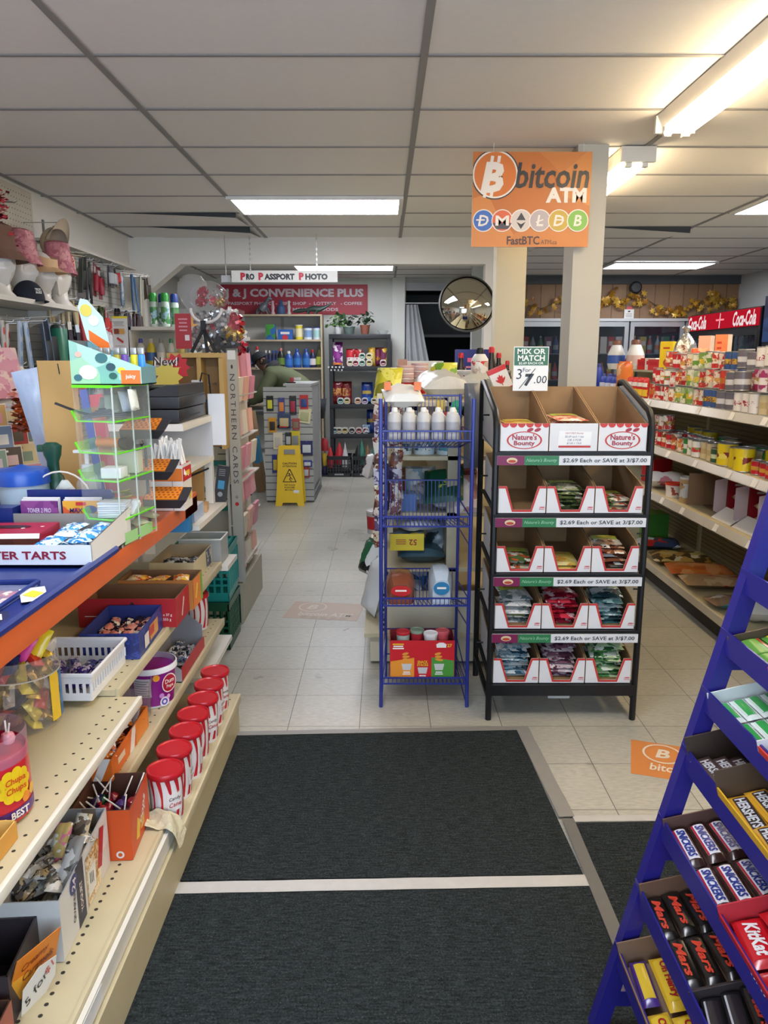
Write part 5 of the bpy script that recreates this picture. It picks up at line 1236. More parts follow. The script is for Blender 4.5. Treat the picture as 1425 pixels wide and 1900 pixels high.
def carton_at(name, label, loc, w_, d_, h_, out, inn, rz=0, deco=None, front_m=None, hf=None, hb=None, cat='box', rdeco=None, group=None):
    t = thing(name, label, cat, loc, rz, group)
    b = MB(); b.carton(w_, d_, h_, out if not isinstance(out, str) else mat(out, .45), inn if not isinstance(inn, str) else mat(inn, .65, vary=.1), .003, front=front_m, hf=hf, hb=hb); b.build('carton_body', t)
    if deco:
        p = MB(T(0, -d_/2 - .0008, 0) @ FRONT); deco(p); p.build('front_printing', t)
    if rdeco:
        p = MB(T(w_/2 + .0008, 0, 0) @ RIGHTF); rdeco(p); p.build('side_printing', t)
    return t
def wraps(n, box, z, cols, label, group, size=(.035, .075, .018), name='candy', cat='candy', ang=40, seed=0, mts=None, layers=1, tilt=8):
    """loose wrapped sweets scattered in a box footprint (x0,x1,y0,y1)"""
    rr = random.Random(seed); x0, x1, y0, y1 = box
    pr = None
    nx = max(1, int((x1-x0)/(size[0]*1.0))); ny = max(1, int((y1-y0)/(size[1]*.92)))
    for k in range(n):
        ly = k // (nx*ny); c_ = k % (nx*ny)
        x = x0 + (c_ % nx + .5)*(x1-x0)/nx + rr.uniform(-.006, .006); y = y0 + (c_ // nx + .5)*(y1-y0)/ny + rr.uniform(-.006, .006)
        mt_ = mts[k % len(mts)] if mts else busy(cols, 45, .2)
        key = (name, size, k % 3, tuple(cols) if cols else None, mts[k % len(mts)].name if mts else '')
        if key not in WRAP:
            m_ = MB(); m_.pillow(size[0], size[1], size[2], mt_, seed=k, crimp=.14, n=6, rough=.3)
            o = m_.build(name); WRAP[key] = o
            tag(o, '', cat, group)
        else:
            o = WRAP[key].copy(); COL.objects.link(o); o['group'] = group
        o.location = (x, y, z + ly*size[2]*.9 + rr.uniform(0, .002))
        o.rotation_euler = (math.radians(rr.uniform(-tilt, tilt)), math.radians(rr.uniform(-tilt, tilt)), math.radians(rr.uniform(-ang, ang)))
        o['label'] = label % (ORD[k] if n <= 20 else ORD[k % 20]) if '%s' in label else label
WRAP = {}
# ---- second shelf under the counter (z .61)
Z2 = .6115
t = thing('plastic_basket', 'white slotted plastic basket with purple bars under the counter', 'basket', (-.915, 2.085, Z2), 0)
bm_ = mat('#e9e9ea', .35)
b = MB()
W_, D_, H_ = .105, .135, .075
for sgn, ax in ((-1, 'y'), (1, 'y'), (-1, 'x'), (1, 'x')):
    L = W_ if ax == 'y' else D_; q = (D_ if ax == 'y' else W_)
    MM = (T(0, sgn*q, 0) if ax == 'y' else T(sgn*q, 0, 0) @ RZ(90))
    b.box(-L, L, -.002, .002, 0, .022, bm_, M=MM); b.box(-L, L, -.002, .002, .05, H_, bm_, M=MM)
    n = 11 if ax == 'y' else 14
    for k in range(n + 1):
        x = -L + 2*L*k/n; b.box(x-.004, x+.004, -.002, .002, .022, .05, bm_, M=MM)
b.box(-W_, W_, -D_, D_, 0, .004, bm_)
b.tube([(-W_-.004, -D_-.004, H_), (W_+.004, -D_-.004, H_), (W_+.004, D_+.004, H_), (-W_-.004, D_+.004, H_)], .007, bm_, 6, closed=True)
b.build('slotted_body', t)
wraps(10, (-1.0, -.84, 1.97, 2.20), Z2 + .008, ['#2f2370', '#3d2f90', '#1c1550', '#c9c2e0'], 'shiny purple wrapped bar, %s in the white basket', 'purple bars in the basket', (.038, .105, .022), 'chocolate_bar', 'chocolate bar', 35, 3)
carton_at('candy_carton', 'navy patterned carton of wrapped chocolate bars under the counter', (-.868, 2.385, Z2), .185, .285, .085, busy(['#2a3a86', '#22306e', '#3a4c9c'], 60, .4), '#22307a', 2,
          rdeco=lambda p: (p.rect(.10, .05, '#d8a060', T(.03, .04, 0)), p.rect(.06, .03, '#c8463a', T(.0, .045, .0004)), p.rect(.05, .045, '#e9e4dc', T(-.06, .035, .0004))))
wraps(16, (-.945, -.795, 2.26, 2.51), Z2 + .03, None, 'black and cream wrapped bar, %s in the navy carton', 'bars in the navy carton', (.036, .062, .02), 'chocolate_bar', 'chocolate bar', 16, 4, mts=[busy(['#1c1a24', '#e9dcc8', '#1c1a24', '#d88a7a'], 26, .25, 1, (1, 1, 1))])
carton_at('candy_carton', 'wide red open carton under the counter beside the navy one', (-.905, 2.625, Z2), .345, .18, .105, '#b01c26', '#7e5a3c', 0,
          lambda p: (p.text('15 x 37 g', T(.135, .045, 0), .012, wt, .01), p.text('555 g', T(.14, .028, 0), .012, wt, .01), p.disc(.007, mat('#2a1414', .5), T(.02, .085, .0003), 10), p.rect(.06, .003, wt, T(-.12, .04, 0))),
          rdeco=lambda p: p.rect(.07, .014, '#f0d8d4', T(.0, .05, 0) @ RZ(60)))
carton_at('candy_carton', 'orange and yellow open carton behind the red one', (-.86, 2.80, Z2), .28, .15, .115, '#c07a3a', '#7a5638', 0,
          rdeco=lambda p: (p.rect(.14, .11, '#e8852c', T(0, .057, 0)), p.rect(.03, .11, '#7ab03a', T(.055, .057, .0004)), p.rect(.06, .02, '#f4e03a', T(-.02, .06, .0006) @ RZ(60))))
wraps(8, (-.98, -.76, 2.74, 2.86), Z2 + .085, ['#e07a2c', '#f0c04a', '#c8502a', '#f4e6c8'], 'orange snack packet, %s in the orange carton', 'packets in the orange carton', (.06, .06, .015), 'snack_packet', 'snack', 30, 5)
wraps(6, (-1.04, -.78, 2.57, 2.68), Z2 + .01, ['#c8202c', '#8c1620', '#e9d0b8'], 'red snack packet, %s on the floor of the wide red carton', 'packets in the red carton', (.08, .05, .015), 'snack_packet', 'snack', 30, 6)
carton_at('carton', 'cream open carton of black wrappers at the far end under the counter', (-.90, 3.25, Z2), .19, .33, .085, '#d8cda8', '#b8a482', 0,
          lambda p: (p.rect(.035, .022, GWH, T(.0, .02, 0)), [p.rect(.002, .016, BKM, T(-.012 + .004*k, .02, .0005)) for k in range(7)]),
          rdeco=lambda p: p.rect(.09, .08, busy(['#2c3a66', '#d9d4c0', '#3a4870'], 50), T(.1, .042, 0)))
wraps(6, (-.97, -.84, 3.14, 3.36), Z2 + .03, ['#16161e', '#2c2f44', '#c9cdd8', '#16161e'], 'black and silver wrapper, %s in the cream carton', 'wrappers in the cream carton', (.05, .09, .02), 'candy', 'candy', 60, 7)
bk2 = thing('clear_basket', 'grey wire edged clear bin behind the cream carton', 'bin', (-.87, 3.54, .586), 0)
mb = MB(); mb.carton(.2, .16, .12, mat('#c9ccca', .3, 0, .55), mat('#b9bcba', .3, 0, .55)); mb.tube([(-.1, -.08, .12), (.1, -.08, .12), (.1, .08, .12), (-.1, .08, .12)], .005, mat('#d9dcda', .35), 5, closed=True); mb.build('bin_body', bk2)
# ---- third level (z .345)
Z1 = .3465
carton_at('candy_carton', 'orange carton of wrapped cups on the shelf above the red lidded tubs', (-.86, 2.15, Z1), .155, .34, .07, '#e2701e', '#c8641e', 0,
          lambda p: (p.rect(.05, .02, '#1a1a1a', T(-.03, .05, 0)), p.rect(.036, .008, '#e8c82c', T(-.03, .05, .0005)), p.prism([(.02, .0), (.045, .0), (.075, .07), (.05, .07)], .0004, wt)),
          rdeco=lambda p: (p.rect(.06, .02, '#f4e0c0', T(-.09, .035, 0)), p.prism([(-.02, .0), (.02, .0), (.05, .07), (.01, .07)], .0004, wt), p.rect(.12, .07, '#e88a2a', T(.1, .035, .0002))))
wraps(9, (-.925, -.795, 2.0, 2.3), Z1 + .03, ['#e07a24', '#5a2c1c', '#f0e6dc', '#c8601c'], 'orange and brown wrapped cup, %s in the orange carton', 'cups in the orange carton', (.06, .09, .022), 'candy', 'candy', 40, 8)
t = thing('clear_bag', 'clear and silver packet standing in the orange carton', 'packet', (-.80, 2.27, Z1 + .05), -70)
MB(RX(75)).pillow(.08, .12, .02, mat('#c4c8cc', .2, .4, bump=.4, scale=50), seed=4).build('packet', t)
t = thing('clear_tub', 'empty clear plastic tub between the orange carton and the purple bucket', 'tub', (-.855, 2.385, Z1))
MB().lathe([(.055, 0), (.058, .005), (.066, .12), (.069, .122), (.069, .128), (.064, .128)], mat('#a89aa4', .2, 0, .35, 0), 24, cap=False).build('body', t)
t = thing('candy_bucket', 'purple printed bucket with white rim and no lid', 'bucket', (-.825, 2.51, Z1), 0)
pm = mat('#93208c', .35); pm2 = mat('#b02a9c', .35)
mb = MB(); mb.lathe([(.070, 0), (.073, .008), (.083, .125), (.084, .13)], pm, 32, mts=[mat('#e6e2e6', .35), pm, pm]); mb.lathe([(.084, .128), (.090, .130), (.090, .146), (.088, .150), (.085, .150)], mat('#ecebee', .35), 32, cap=False); mb.build('body', t)
mb = MB(); mb.lathe([(.0835, .15), (.072, .012), (0, .011)], mat('#b8a4b4', .35), 32, cap=False); mb.build('inner_wall', t)
q = MB()
def onb(a0, a1, z0, z1, m_, e=.0012, n=6):
    def g(u, v):
        z = z0 + (z1-z0)*v; r = .0725 + .0098*(z/.125) + e; a = math.radians(a0 + (a1-a0)*u); return (r*math.cos(a), r*math.sin(a), z)
    q.grid(g, n, 2, m_)
onb(-120, -75, .045, .115, '#e3e0e2')
for k in range(7): onb(-118, -80 - 6*(k % 2), .050 + .009*k, .053 + .009*k, mat('#8a8690', .5), .0018)
def spot(a, z, r, m_, e=.003):
    rr = .0725 + .0098*(z/.125) + e; q.disc(r, m_, RZ(a) @ T(rr, 0, z) @ RIGHTF, 16)
spot(-62, .115, .012, '#e8a02c'); spot(-28, .085, .034, wt); spot(-28, .085, .030, '#b01c3a', .0036); [q.text(s_, RZ(-28) @ T(.085, 0, .094 - .02*j) @ RIGHTF, .016, wt, .02) for j, s_ in enumerate(('Dum', 'Pops'))]
for a, z, r, c_ in ((-42, .02, .018, '#e9e4f0'), (-42, .02, .012, '#4a58b0'), (-42, .02, .006, '#e9e4f0'), (-50, .045, .009, '#c98ad0'), (-30, .035, .008, '#e2b0e0')): spot(a, z, r, mat(c_, .4), .003 + .0006*(.02-r)*30)
q.build('printed_label', t)
t = thing('display_carton', 'grey and red display carton with cut away corner past the purple bucket', 'box', (-.83, 2.90, Z1), 0)
gm = mat('#8f8f94', .5); mb = MB()
mb.add([(.07, -.24, 0), (.07, .12, 0), (.07, .12, .05), (.07, .02, .06), (.07, -.24, .06)], [(0, 1, 2, 3, 4)], mat('#b02a32', .45))
mb.add([(-.07, .115, 0), (.065, .115, 0), (.065, .115, .10), (-.02, .115, .17), (-.07, .115, .17)], [(0, 1, 2, 3, 4)], gm)
mb.add([(-.07, -.24, 0), (.07, -.24, 0), (.07, -.24, .05), (-.07, -.24, .16)], [(0, 1, 2, 3)], mat('#a8a8ac', .5)); mb.add([(-.07, -.24, 0), (-.07, .12, 0), (-.07, .12, .17), (-.07, -.24, .16)], [(3, 2, 1, 0)], gm)
mb.box(-.07, .07, -.24, .12, 0, .003, mat('#9a8a6c', .6)); mb.build('carton_body', t)
wraps(7, (-.885, -.775, 2.78, 3.0), Z1 + .006, ['#2a2f3c', '#c9ccd4', '#5a6a8c', '#e9e4dc'], 'dark blue and silver bar, %s in the grey and red carton', 'bars in the grey carton', (.04, .09, .02), 'chocolate_bar', 'chocolate bar', 25, 9)
t = bucket(-.845, 3.25, Z1, 'red lidded striped tub alone at the far end of the shelf below the cream carton', 200)
# ---- near shelf (z .59)
Zn = .5915
t = thing('candy_tub', 'large clear tub heaped with gold and yellow wrapped candy', 'tub', (-.955, 1.86, Zn))
MB().lathe([(.085, 0), (.092, .006), (.094, .19), (.096, .195), (.096, .20)], clear('#f0e8dc', .17), 30, cap=False).build('clear_body', t)
MB().tube([(.0965*math.cos(a*PI/15), .0965*math.sin(a*PI/15), .15) for a in range(30)], .0022, mat('#e9e4da', .2, 0, .6, 0), 4, closed=True).build('rim_bead', t)
q = MB()
for a0, c_ in ((-20, '#e8c22c'), (5, '#3a78b8')):
    def g(u, v): a = math.radians(a0 + 22*u); return (.0955*math.cos(a), .0955*math.sin(a), .02 + .13*v)
    q.grid(g, 4, 2, mat(c_, .4))
q.build('side_label', t)
gold = [foil('#c9a228'), foil('#d8bc3c', .3), mat('#e6cf2a', .25, spec=.8), mat('#23305e', .3), foil('#8a6a24'), mat('#d8c8b8', .25), mat('#c8322c', .3), foil('#b08a3a')]
rr = random.Random(5); gi_ = 0
for ly in range(9):
    for k in range(9):
        a = k*2*PI/7 + ly*.5; r = .054 if k < 7 else .02
        m_ = MB(); m_.pillow(.036, .058, .02, gold[(k*3 + ly*5) % 8], seed=k + ly*9, crimp=.2, n=6, rough=.5)
        o = m_.build('candy'); tag(o, '%s candy, %s in layer %s of the clear tub' % (['gold', 'pale gold', 'yellow', 'navy', 'bronze', 'cream', 'red', 'tan'][(k*3 + ly*5) % 8], ORD[k], ['one', 'two', 'three', 'four', 'five', 'six', 'seven', 'eight', 'nine'][ly]), 'candy', 'candies in the clear tub')
        o.location = (-.955 + r*math.cos(a), 1.86 + r*math.sin(a), Zn + .014 + ly*.0205); o.rotation_euler = (rr.uniform(.1, 1.2), rr.uniform(-.5, .5), a + PI/2 + rr.uniform(-.9, .9))
for k, (c_, dx, dy, nm) in enumerate((('#e8489a', .035, -.01, 'pink'), ('#e6cf2a', .055, .01, 'yellow'), ('#c8322c', -.02, -.03, 'red'))):
    m_ = MB(); m_.pillow(.045, .09, .02, mat(c_, .25), seed=90 + k, crimp=.2); o = m_.build('candy'); tag(o, '%s wrapped candy sticking out of the top of the clear tub' % nm, 'candy', 'candies in the clear tub', (-.955 + dx, 1.86 + dy, Zn + .215)); o.rotation_euler = (1.1, .3, .4*k - .6)
t = thing('lollipop_tub', 'red lollipop tub with yellow flower logo at the left edge', 'tub', (-.838, 1.45, Zn))
MB().lathe([(.078, 0), (.083, .005), (.084, .035), (.083, .13)], mat('#b0282e', .3, 0, .92), 32, mts=[mat('#a8443a', .3), mat('#c8382c', .3), mat('#cf2a34', .3)]).build('printed_sleeve', t)
MB().lathe([(.083, .13), (.0835, .145), (.080, .15)], mat('#b0224a', .3), 32, cap=False).build('collar', t)
MB().lathe([(.0835, .13), (.084, .185), (.082, .19)], clear('#e8b8c8', .25), 32, cap=False).build('clear_top', t)
q = MB()
def spot2(a, z, r, m_, e=.001, n=20, ry=None): q.disc(r, m_, RZ(a) @ T(.0845 + e, 0, z) @ RIGHTF, n, ry)
ym = mat('#f0cc22', .35)
for k in range(9): spot2(-25 + 20*math.cos(k*2*PI/9), .088 + .026*math.sin(k*2*PI/9), .013, ym, .0015)
def patch(a0, a1, z0, z1, m_, e):
    def g(u, v): a = math.radians(a0 + (a1-a0)*u); return ((.084 + e)*math.cos(a), (.084 + e)*math.sin(a), z0 + (z1-z0)*v)
    q.grid(g, 10, 2, m_)
patch(-45, -5, .066, .112, ym, .0022); patch(-75, 30, .012, .034, mat('#5a2f80', .35), .0012)
om = '#d84a24'
for j, s_ in enumerate(('Chupa', 'Chups')): q.text(s_, RZ(-25) @ T(.088, 0, .098 - .02*j) @ RIGHTF, .018, om, .02, .1, width=.048)
q.text('THE', RZ(-50) @ T(.0865, 0, .02) @ RIGHTF, .009, wt, .02); q.text('BEST', RZ(-22) @ T(.0875, 0, .024) @ RIGHTF, .017, wt, .03, 0, width=.045)
for a, z, c_ in ((-62, .06, '#e8702c'), (-70, .05, '#d83a3a'), (-8, .05, '#e8902c'), (8, .055, '#f0b83a')): spot2(a, z, .012, mat(c_, .35), .0016)
q.build('printed_label', t)
for k in range(10):
    a = k*2.4; r = .05*((k % 5)/5)**.5 + .01
    o = thing('lollipop', 'pink lollipop, %s of those showing through the clear rim of the red tub' % ORD[k], 'lollipop', (-.838 + r*math.cos(a), 1.45 + r*math.sin(a), Zn + .140 + .006*(k % 3)), k*40, 'lollipops in the red tub')
    MB().lathe([(0, 0), (.010, .003), (.0135, .0135), (.010, .024), (0, .027)], mat(['#d86a7a', '#c84a5a', '#e8a0a8'][k % 3], .3), 10).build('candy_ball', o)
    MB().tube([(0, 0, .025), (.01, 0, .05)], .002, wt, 5).build('stick', o)
carton_at('candy_tray', 'yellow card tray with white roll, cut off at the left edge', (-.80, 1.285, Zn), .12, .16, .04, '#d89a3a', '#e8b860', 0)
t = thing('paper_roll', 'white roll lying in the yellow card tray', 'roll', (-.80, 1.30, Zn + .022)); MB(RX(90)).lathe([(.018, -.06), (.022, -.055), (.022, .055), (.018, .06)], '#e6e0de', 14).build('roll', t)
t = thing('candy_tub', 'red striped tub behind the gold candy tub at the left edge', 'tub', (-1.12, 1.93, Zn)); MB().lathe([(.05, 0), (.052, .16)], mat('#c8444a', .35), 16).build('body', t); MB().lathe([(.055, .155), (.056, .17), (.05, .175)], mat('#c8202c', .3), 16).build('lid', t)
# ---- lowest near deck (z .21)
Zq = .2115
carton_at('candy_carton', 'bright orange open carton of lollipops on the lowest near deck', (-.763, 1.905, Zq), .155, .19, .15, '#d8531c', '#5a3424', 4, hf=.15,
          deco=lambda p: (p.disc(.011, GWH, T(.045, .018, 0), 14), p.disc(.006, '#d8531c', T(.045, .018, .0004), 10), p.rect(.03, .004, wt, T(-.02, .016, 0))),
          rdeco=lambda p: (p.prism([(-.05, .03), (-.02, .02), (.0, .06), (-.03, .085)], .0004, '#f0c02c'), p.text('Pops', T(.03, .075, 0) @ RZ(55), .04, wt, .03, .2), p.prism([(.0, .03), (.035, .03), (.04, .06), (.01, .06)], .0004, '#f0b02c')))
LP = ['#5a3a8c', '#b02a3a', '#3a8c4a', '#8c1c2c', '#6a3a9c', '#c8303a', '#d8d4d0', '#7a2a30', '#4a3a7c', '#a8243a']
for k in range(14):
    x = -.763 + (-.05 + .034*(k % 4)); y = 1.905 - .06 + .04*(k // 4)
    o = thing('lollipop', '%s wrapped lollipop, %s in the bright orange carton' % (['purple', 'red', 'green', 'dark red', 'violet', 'red', 'white', 'maroon', 'indigo', 'crimson'][k % 10], ORD[k]), 'lollipop', (x, y, Zq + .085 + .008*(k % 3)), rot=(R.uniform(-50, 50), R.uniform(-60, 60), R.uniform(0, 360)), group='lollipops in the orange carton')
    MB().lathe([(0, -.017), (.012, -.013), (.0175, 0), (.012, .013), (.003, .018), (.008, .026)], foil(LP[k % 10], .2, .2), 10).build('wrapped_ball', o)
    MB().tube([(0, 0, .018), (0, .004, .085)], .0022, wt, 6).build('stick', o)
t = carton_at('cereal_bar_carton', 'white and navy open carton of oat bars with torn tape on the lowest deck', (-.795, 1.63, Zq), .135, .34, .165, '#dbd9d4', '#a8aaae', 3, hf=.155,
          rdeco=lambda p: (p.rect(.05, .16, '#1c2340', T(-.045, .08, .0002)), p.text('YOGURT', T(-.045, .07, .0008) @ RZ(90), .016, wt, .02, width=.08), p.disc(.024, '#27307a', T(-.085, .132, .0004), 18), p.text('24', T(-.085, .132, .0008) @ RZ(70), .022, wt, .02),
                           p.text('QUAKER', T(-.088, .075, .0006) @ RZ(80), .016, '#1c2340', .02, width=.075),
                           p.rect(.10, .13, busy(['#c9a068', '#e2c890', '#b08448', '#f0e0c0'], 55), T(.045, .07, .0002)), p.rect(.035, .10, '#b8303a', T(.105, .095, .0004) @ RZ(-20)), p.rect(.05, .05, '#e9e2e6', T(.14, .10, .0003)), p.rect(.055, .07, GWH, T(.03, .06, .0008)),
                           [p.rect(.004, .03, BKM, T(.018 + .010*k, .07 - .004*k, .0012)) for k in range(3)]))
tp2 = MB(); tp2.add([(-.025, 0, .165), (.012, 0, .165), (.012, 0, .12), (.0, 0, .105), (-.018, 0, .13)], [(0, 4, 3, 2, 1)], mat('#8c7a68', .5), T(.03, .1648, 0)); tp2.build('torn_tape', t)
wraps(20, (-.84, -.75, 1.50, 1.77), Zq + .05, ['#c9c4ba', '#8f8a84', '#e9e6de', '#4a4640', '#b8a27c'], 'crumpled grey and white oat bar, %s in the white and navy carton', 'oat bars in the white carton', (.04, .11, .025), 'oat_bar', 'snack bar', 50, 10, tilt=25)
for k, (dx, dy, rz_, c1) in enumerate(((.0, .02, 20, ['#d9cf9a', '#e9e4d4', '#c8b070', '#e07aa0']), (.03, .06, 12, ['#7a6a5a', '#c9b48a', '#e9e4d4', '#5a5048']), (.045, -.03, 8, ['#55524e', '#c9c6c2', '#8a8680']))):
    m_ = MB(); m_.pillow(.042, .14, .02, busy(c1, 30, .25), seed=80 + k, crimp=.08); o = m_.build('oat_bar'); tag(o, ['cream oat bar with pink script standing out of the white carton', 'brown oat bar leaning behind the cream one in the white carton', 'grey oat bar leaning at the carton front'][k], 'snack bar', 'oat bars in the white carton', (-.79 + dx, 1.62 + dy, Zq + .145)); o.rotation_euler = (math.radians(50), 0, math.radians(rz_ - 20))
t = thing('caramel_bin', 'grey plastic bin with orange caramel card and handwritten price', 'bin', (-.825, 1.37, Zq), 6)
MB().carton(.13, .17, .12, mat('#4a4246', .35, 0, .8), mat('#3a3236', .35)).build('bin_body', t)
q = MB(T(.078, -.01, .075) @ RZ(-26) @ RY(12) @ RIGHTF); q.prism([(-.075, -.05), (.06, -.055), (.07, .05), (-.05, .065)], .002, '#e8882a', T(0, 0, .012)); q.prism([(-.07, -.045), (.0, -.05), (.02, .0), (-.06, .02)], .0004, '#f0b03a', T(0, 0, .0125))
q.text('Creamy', T(0, .03, .0132), .02, '#8a3a1a', .01, .3, width=.075); q.text('Caramels', T(.01, .006, .0132), .02, '#8a3a1a', .01, .3, width=.085); q.build('caramel_card', t)
q = MB(T(.094, -.02, .045) @ RZ(-26) @ RY(14) @ RIGHTF); q.prism([(-.045, -.045), (.02, -.05), (.045, -.02), (.04, .04), (-.01, .055), (-.05, .03)], .001, GWH, T(0, 0, .008)); q.text('5 for', T(-.012, .0, .009) @ RZ(35), .024, BKM, .005, .2); q.text('$1', T(.022, .024, .009) @ RZ(35), .024, '#d8605a', .01, .2); q.build('price_note', t)
carton_at('candy_carton', 'torn reddish carton of shiny red sweets at the bottom left edge', (-.805, 1.18, Zq), .15, .17, .09, '#a8584a', '#4a2e20', 4)
wraps(14, (-.865, -.745, 1.11, 1.255), Zq + .02, None, 'shiny red or grey sweet, %s in the torn reddish carton', 'sweets in the torn carton', (.05, .06, .03), 'candy', 'candy', 60, 11, mts=[foil('#b01420'), mat('#7e8a94', .3), foil('#8c1018')], tilt=30)

# ================================================================== COUNTER
ct = thing('counter', 'cluttered shop counter with orange front edge on the left', 'counter', (0, 0, 0))
ORG = mat('#d8662c', .4, vary=.04)
b = MB(); b.box(-1.62, -.768, .3, 2.97, .965, 1.005, '#c8622e'); b.build('worktop', ct)
b = MB(); b.box(-.768, -.752, .3, 2.985, .945, 1.006, ORG, .001); b.box(-.768, -.752, 2.80, 2.985, .945, 1.02, ORG, .001); b.build('orange_fascia', ct)
b = MB(); b.box(-1.62, -1.23, .3, 2.97, 0, .965, mat('#8a7a5c', .5)); b.build('cabinet', ct)
# lottery ticket mat
lm = thing('ticket_mat', 'navy scratch ticket display mat along the counter edge', 'ticket mat', (-1.0, 1.45, 1.006))
NV = mat('#1d2f74', .3); b = MB(); b.box(-.22, .247, -.75, .60, 0, .006, NV); b.tube([(.247, -.75, .0125), (.247, .6, .0125)], .012, NV, 8); b.tube([(-.22, .6, .009), (.247, .6, .009)], .008, NV, 6); b.tube([(-.22, .25, .012), (.17, .29, .012), (.19, -.75, .012)], .007, NV, 6); b.build('frame', lm)
q = MB(); tcs = [['#2a2f6a', '#8fa6d8', '#d84a8a', '#e9e4ee'], ['#7a3a6a', '#e9b0c8', '#f0e6d0', '#b04a70'], ['#3a6aa8', '#e9e9f4', '#4ac0e0', '#d8403a'], ['#d8a83a', '#e9e0c0', '#6a4a9c', '#c8403a']]
for i in range(4):
    for j in range(2): q.add([(-.2 + .19*j, -.70 + .24*i, .0075), (-.03 + .19*j, -.70 + .24*i, .0075), (-.03 + .19*j, -.49 + .24*i, .0075), (-.2 + .19*j, -.49 + .24*i, .0075)], [(0, 1, 2, 3)], busy(tcs[(i + 2*j) % 4], 30, .3))
q.build('tickets', lm)
MB().box(-.21, .18, -.74, .27, .0085, .0095, clear('#dfe6f4', .12, .03)).build('clear_cover', lm)
q = MB(T(.205, .19, .0125) @ RZ(-62)); q.rect(.11, .055, GWH); q.prism([(-.03, 0), (0, -.022), (.03, 0), (0, .022)], .0005, '#e8d22c', T(0, 0, .001)); q.build('sticker', lm)
q = MB(T(.205, .02, .0125) @ RZ(-62)); q.rect(.10, .05, '#1a2250'); q.rect(.04, .008, wt, T(-.01, .008, .0006)); q.disc(.008, '#e86a7a', T(.02, -.01, .0006), 10); q.build('sticker', lm)
# TARTS tray
ZC2 = 1.019
t = thing('candy_tray', 'white open card tray lettered in dark red with blue sweets on the counter', 'tray', (-.90, 2.03, ZC2), 0)
mb = MB(); gi2 = mat('#8f8a86', .6); wo = '#e3e8ee'
W3, D3 = .15, .155
mb.box(-.24, W3, -D3, -D3+.003, 0, .055, wo); mb.add([(W3, -D3, 0), (W3, D3, 0), (W3, D3, .095), (W3, -D3, .06)], [(0, 1, 2, 3)], '#e6e4de'); mb.add([(W3-.004, -D3, 0), (W3-.004, D3, 0), (W3-.004, D3, .095), (W3-.004, -D3, .06)], [(3, 2, 1, 0)], gi2)
mb.box(-.24, W3, D3-.003, D3, 0, .075, gi2); mb.box(-.24, W3, -D3, D3, 0, .003, gi2); mb.build('card_tray', t)
q = MB(T(0, -D3-.0008, 0) @ FRONT); q.text('BUTTER TARTS', T(.085, .028, 0), .022, '#8c1c34', .03, 0, 'R', width=.26); q.build('front_lettering', t)
wraps(12, (-.92, -.77, 1.90, 2.15), ZC2 + .02, ['#3a9ad8', '#bfe0f2', '#2a78c0', '#e9f2f6'], 'light blue wrapped sweet, %s in the white tray', 'blue sweets in the tray', (.06, .075, .02), 'wrapped_sweet', 'candy', 40, 12)
t = thing('chocolate_box', 'red and brown chocolate box with pictures in the white tray', 'box', (-1.015, 2.03, ZC2 + .004), 3)
mb = MB(); rdm = mat('#a81c34', .35); mb.add([(-.14, -.06, .0), (.085, -.06, .0), (.085, -.06, .045), (-.14, -.06, .045)], [(0, 1, 2, 3)], busy(['#3a1a16', '#5a2a1e', '#b01c30', '#4a201a'], 18, .3)); mb.box(-.14, .085, -.055, .09, 0, .058, rdm)
mb.add([(-.14, -.06, .045), (.085, -.06, .045), (.085, -.055, .058), (-.14, -.055, .058)], [(0, 1, 2, 3)], '#f0e6e0'); mb.build('printed_box', t)
q = MB(T(0, 0, .0588))
for k in range(5): q.disc(.006, wt, T(-.12 + .045*k, .03 - .02*(k % 2), 0), 8)
q.disc(.06, '#3a1a16', T(-.03, .03, .0004), 18, .02); q.build('top_printing', t)
# navy card holder with gift cards
t = thing('card_holder', 'navy plastic card holder with purple and orange cards on the counter', 'card holder', (-.97, 2.235, 1.006), 0)
mb = MB(); mb.prism([(-.26, 0), (.145, 0), (.145, .135), (.135, .145), (-.26, .145)], .012, NV, T(0, .03, 0) @ FRONT); mb.box(-.26, .145, -.04, .03, 0, .05, NV); mb.box(-.26, -.125, -.055, .0, .05, .105, NV); mb.build('holder', t)
q = MB(T(-.2, -.056, .07) @ FRONT); q.disc(.03, '#3a8ad0'); q.build('round_logo', t)
for k, (x, c1, tx1) in enumerate(((-.055, ['#7a3a80', '#8c4a8c', '#6a3070'], 'TONER 2 PRO'), (.07, ['#e08a3a', '#d8603a', '#e8a83a'], 'MAX 649'))):
    for j in range(3):
        o = thing('gift_card', '%s gift card, %s of its stack in the navy holder' % (['purple', 'orange'][k], ['front', 'middle', 'back'][j]), 'card', (-.97 + x, 2.223 - .022 + .010*j, 1.058), group='gift cards in the navy holder')
        MB(FRONT).prism([(-.055, 0), (.055, 0), (.055, .07 + .004*j), (-.055, .07 + .004*j)], .004, busy(c1, 16, .3) if j == 0 else '#e6e0e0').build('card', o)
        if j == 0:
            q = MB(T(0, -.0012, 0) @ FRONT); q.text(tx1, T(0, .042, 0), .014, '#d8c8e0' if k == 0 else '#2c2f6a', .02, .1, width=.07); q.rect(.012, .01, GWH, T(.042, .009, 0))
            if k: q.disc(.02, '#2c3a80', T(.028, .045, -.0002), 14, .012); q.rect(.03, .01, '#c8303a', T(.0, .062, 0))
            q.build('printing', o)
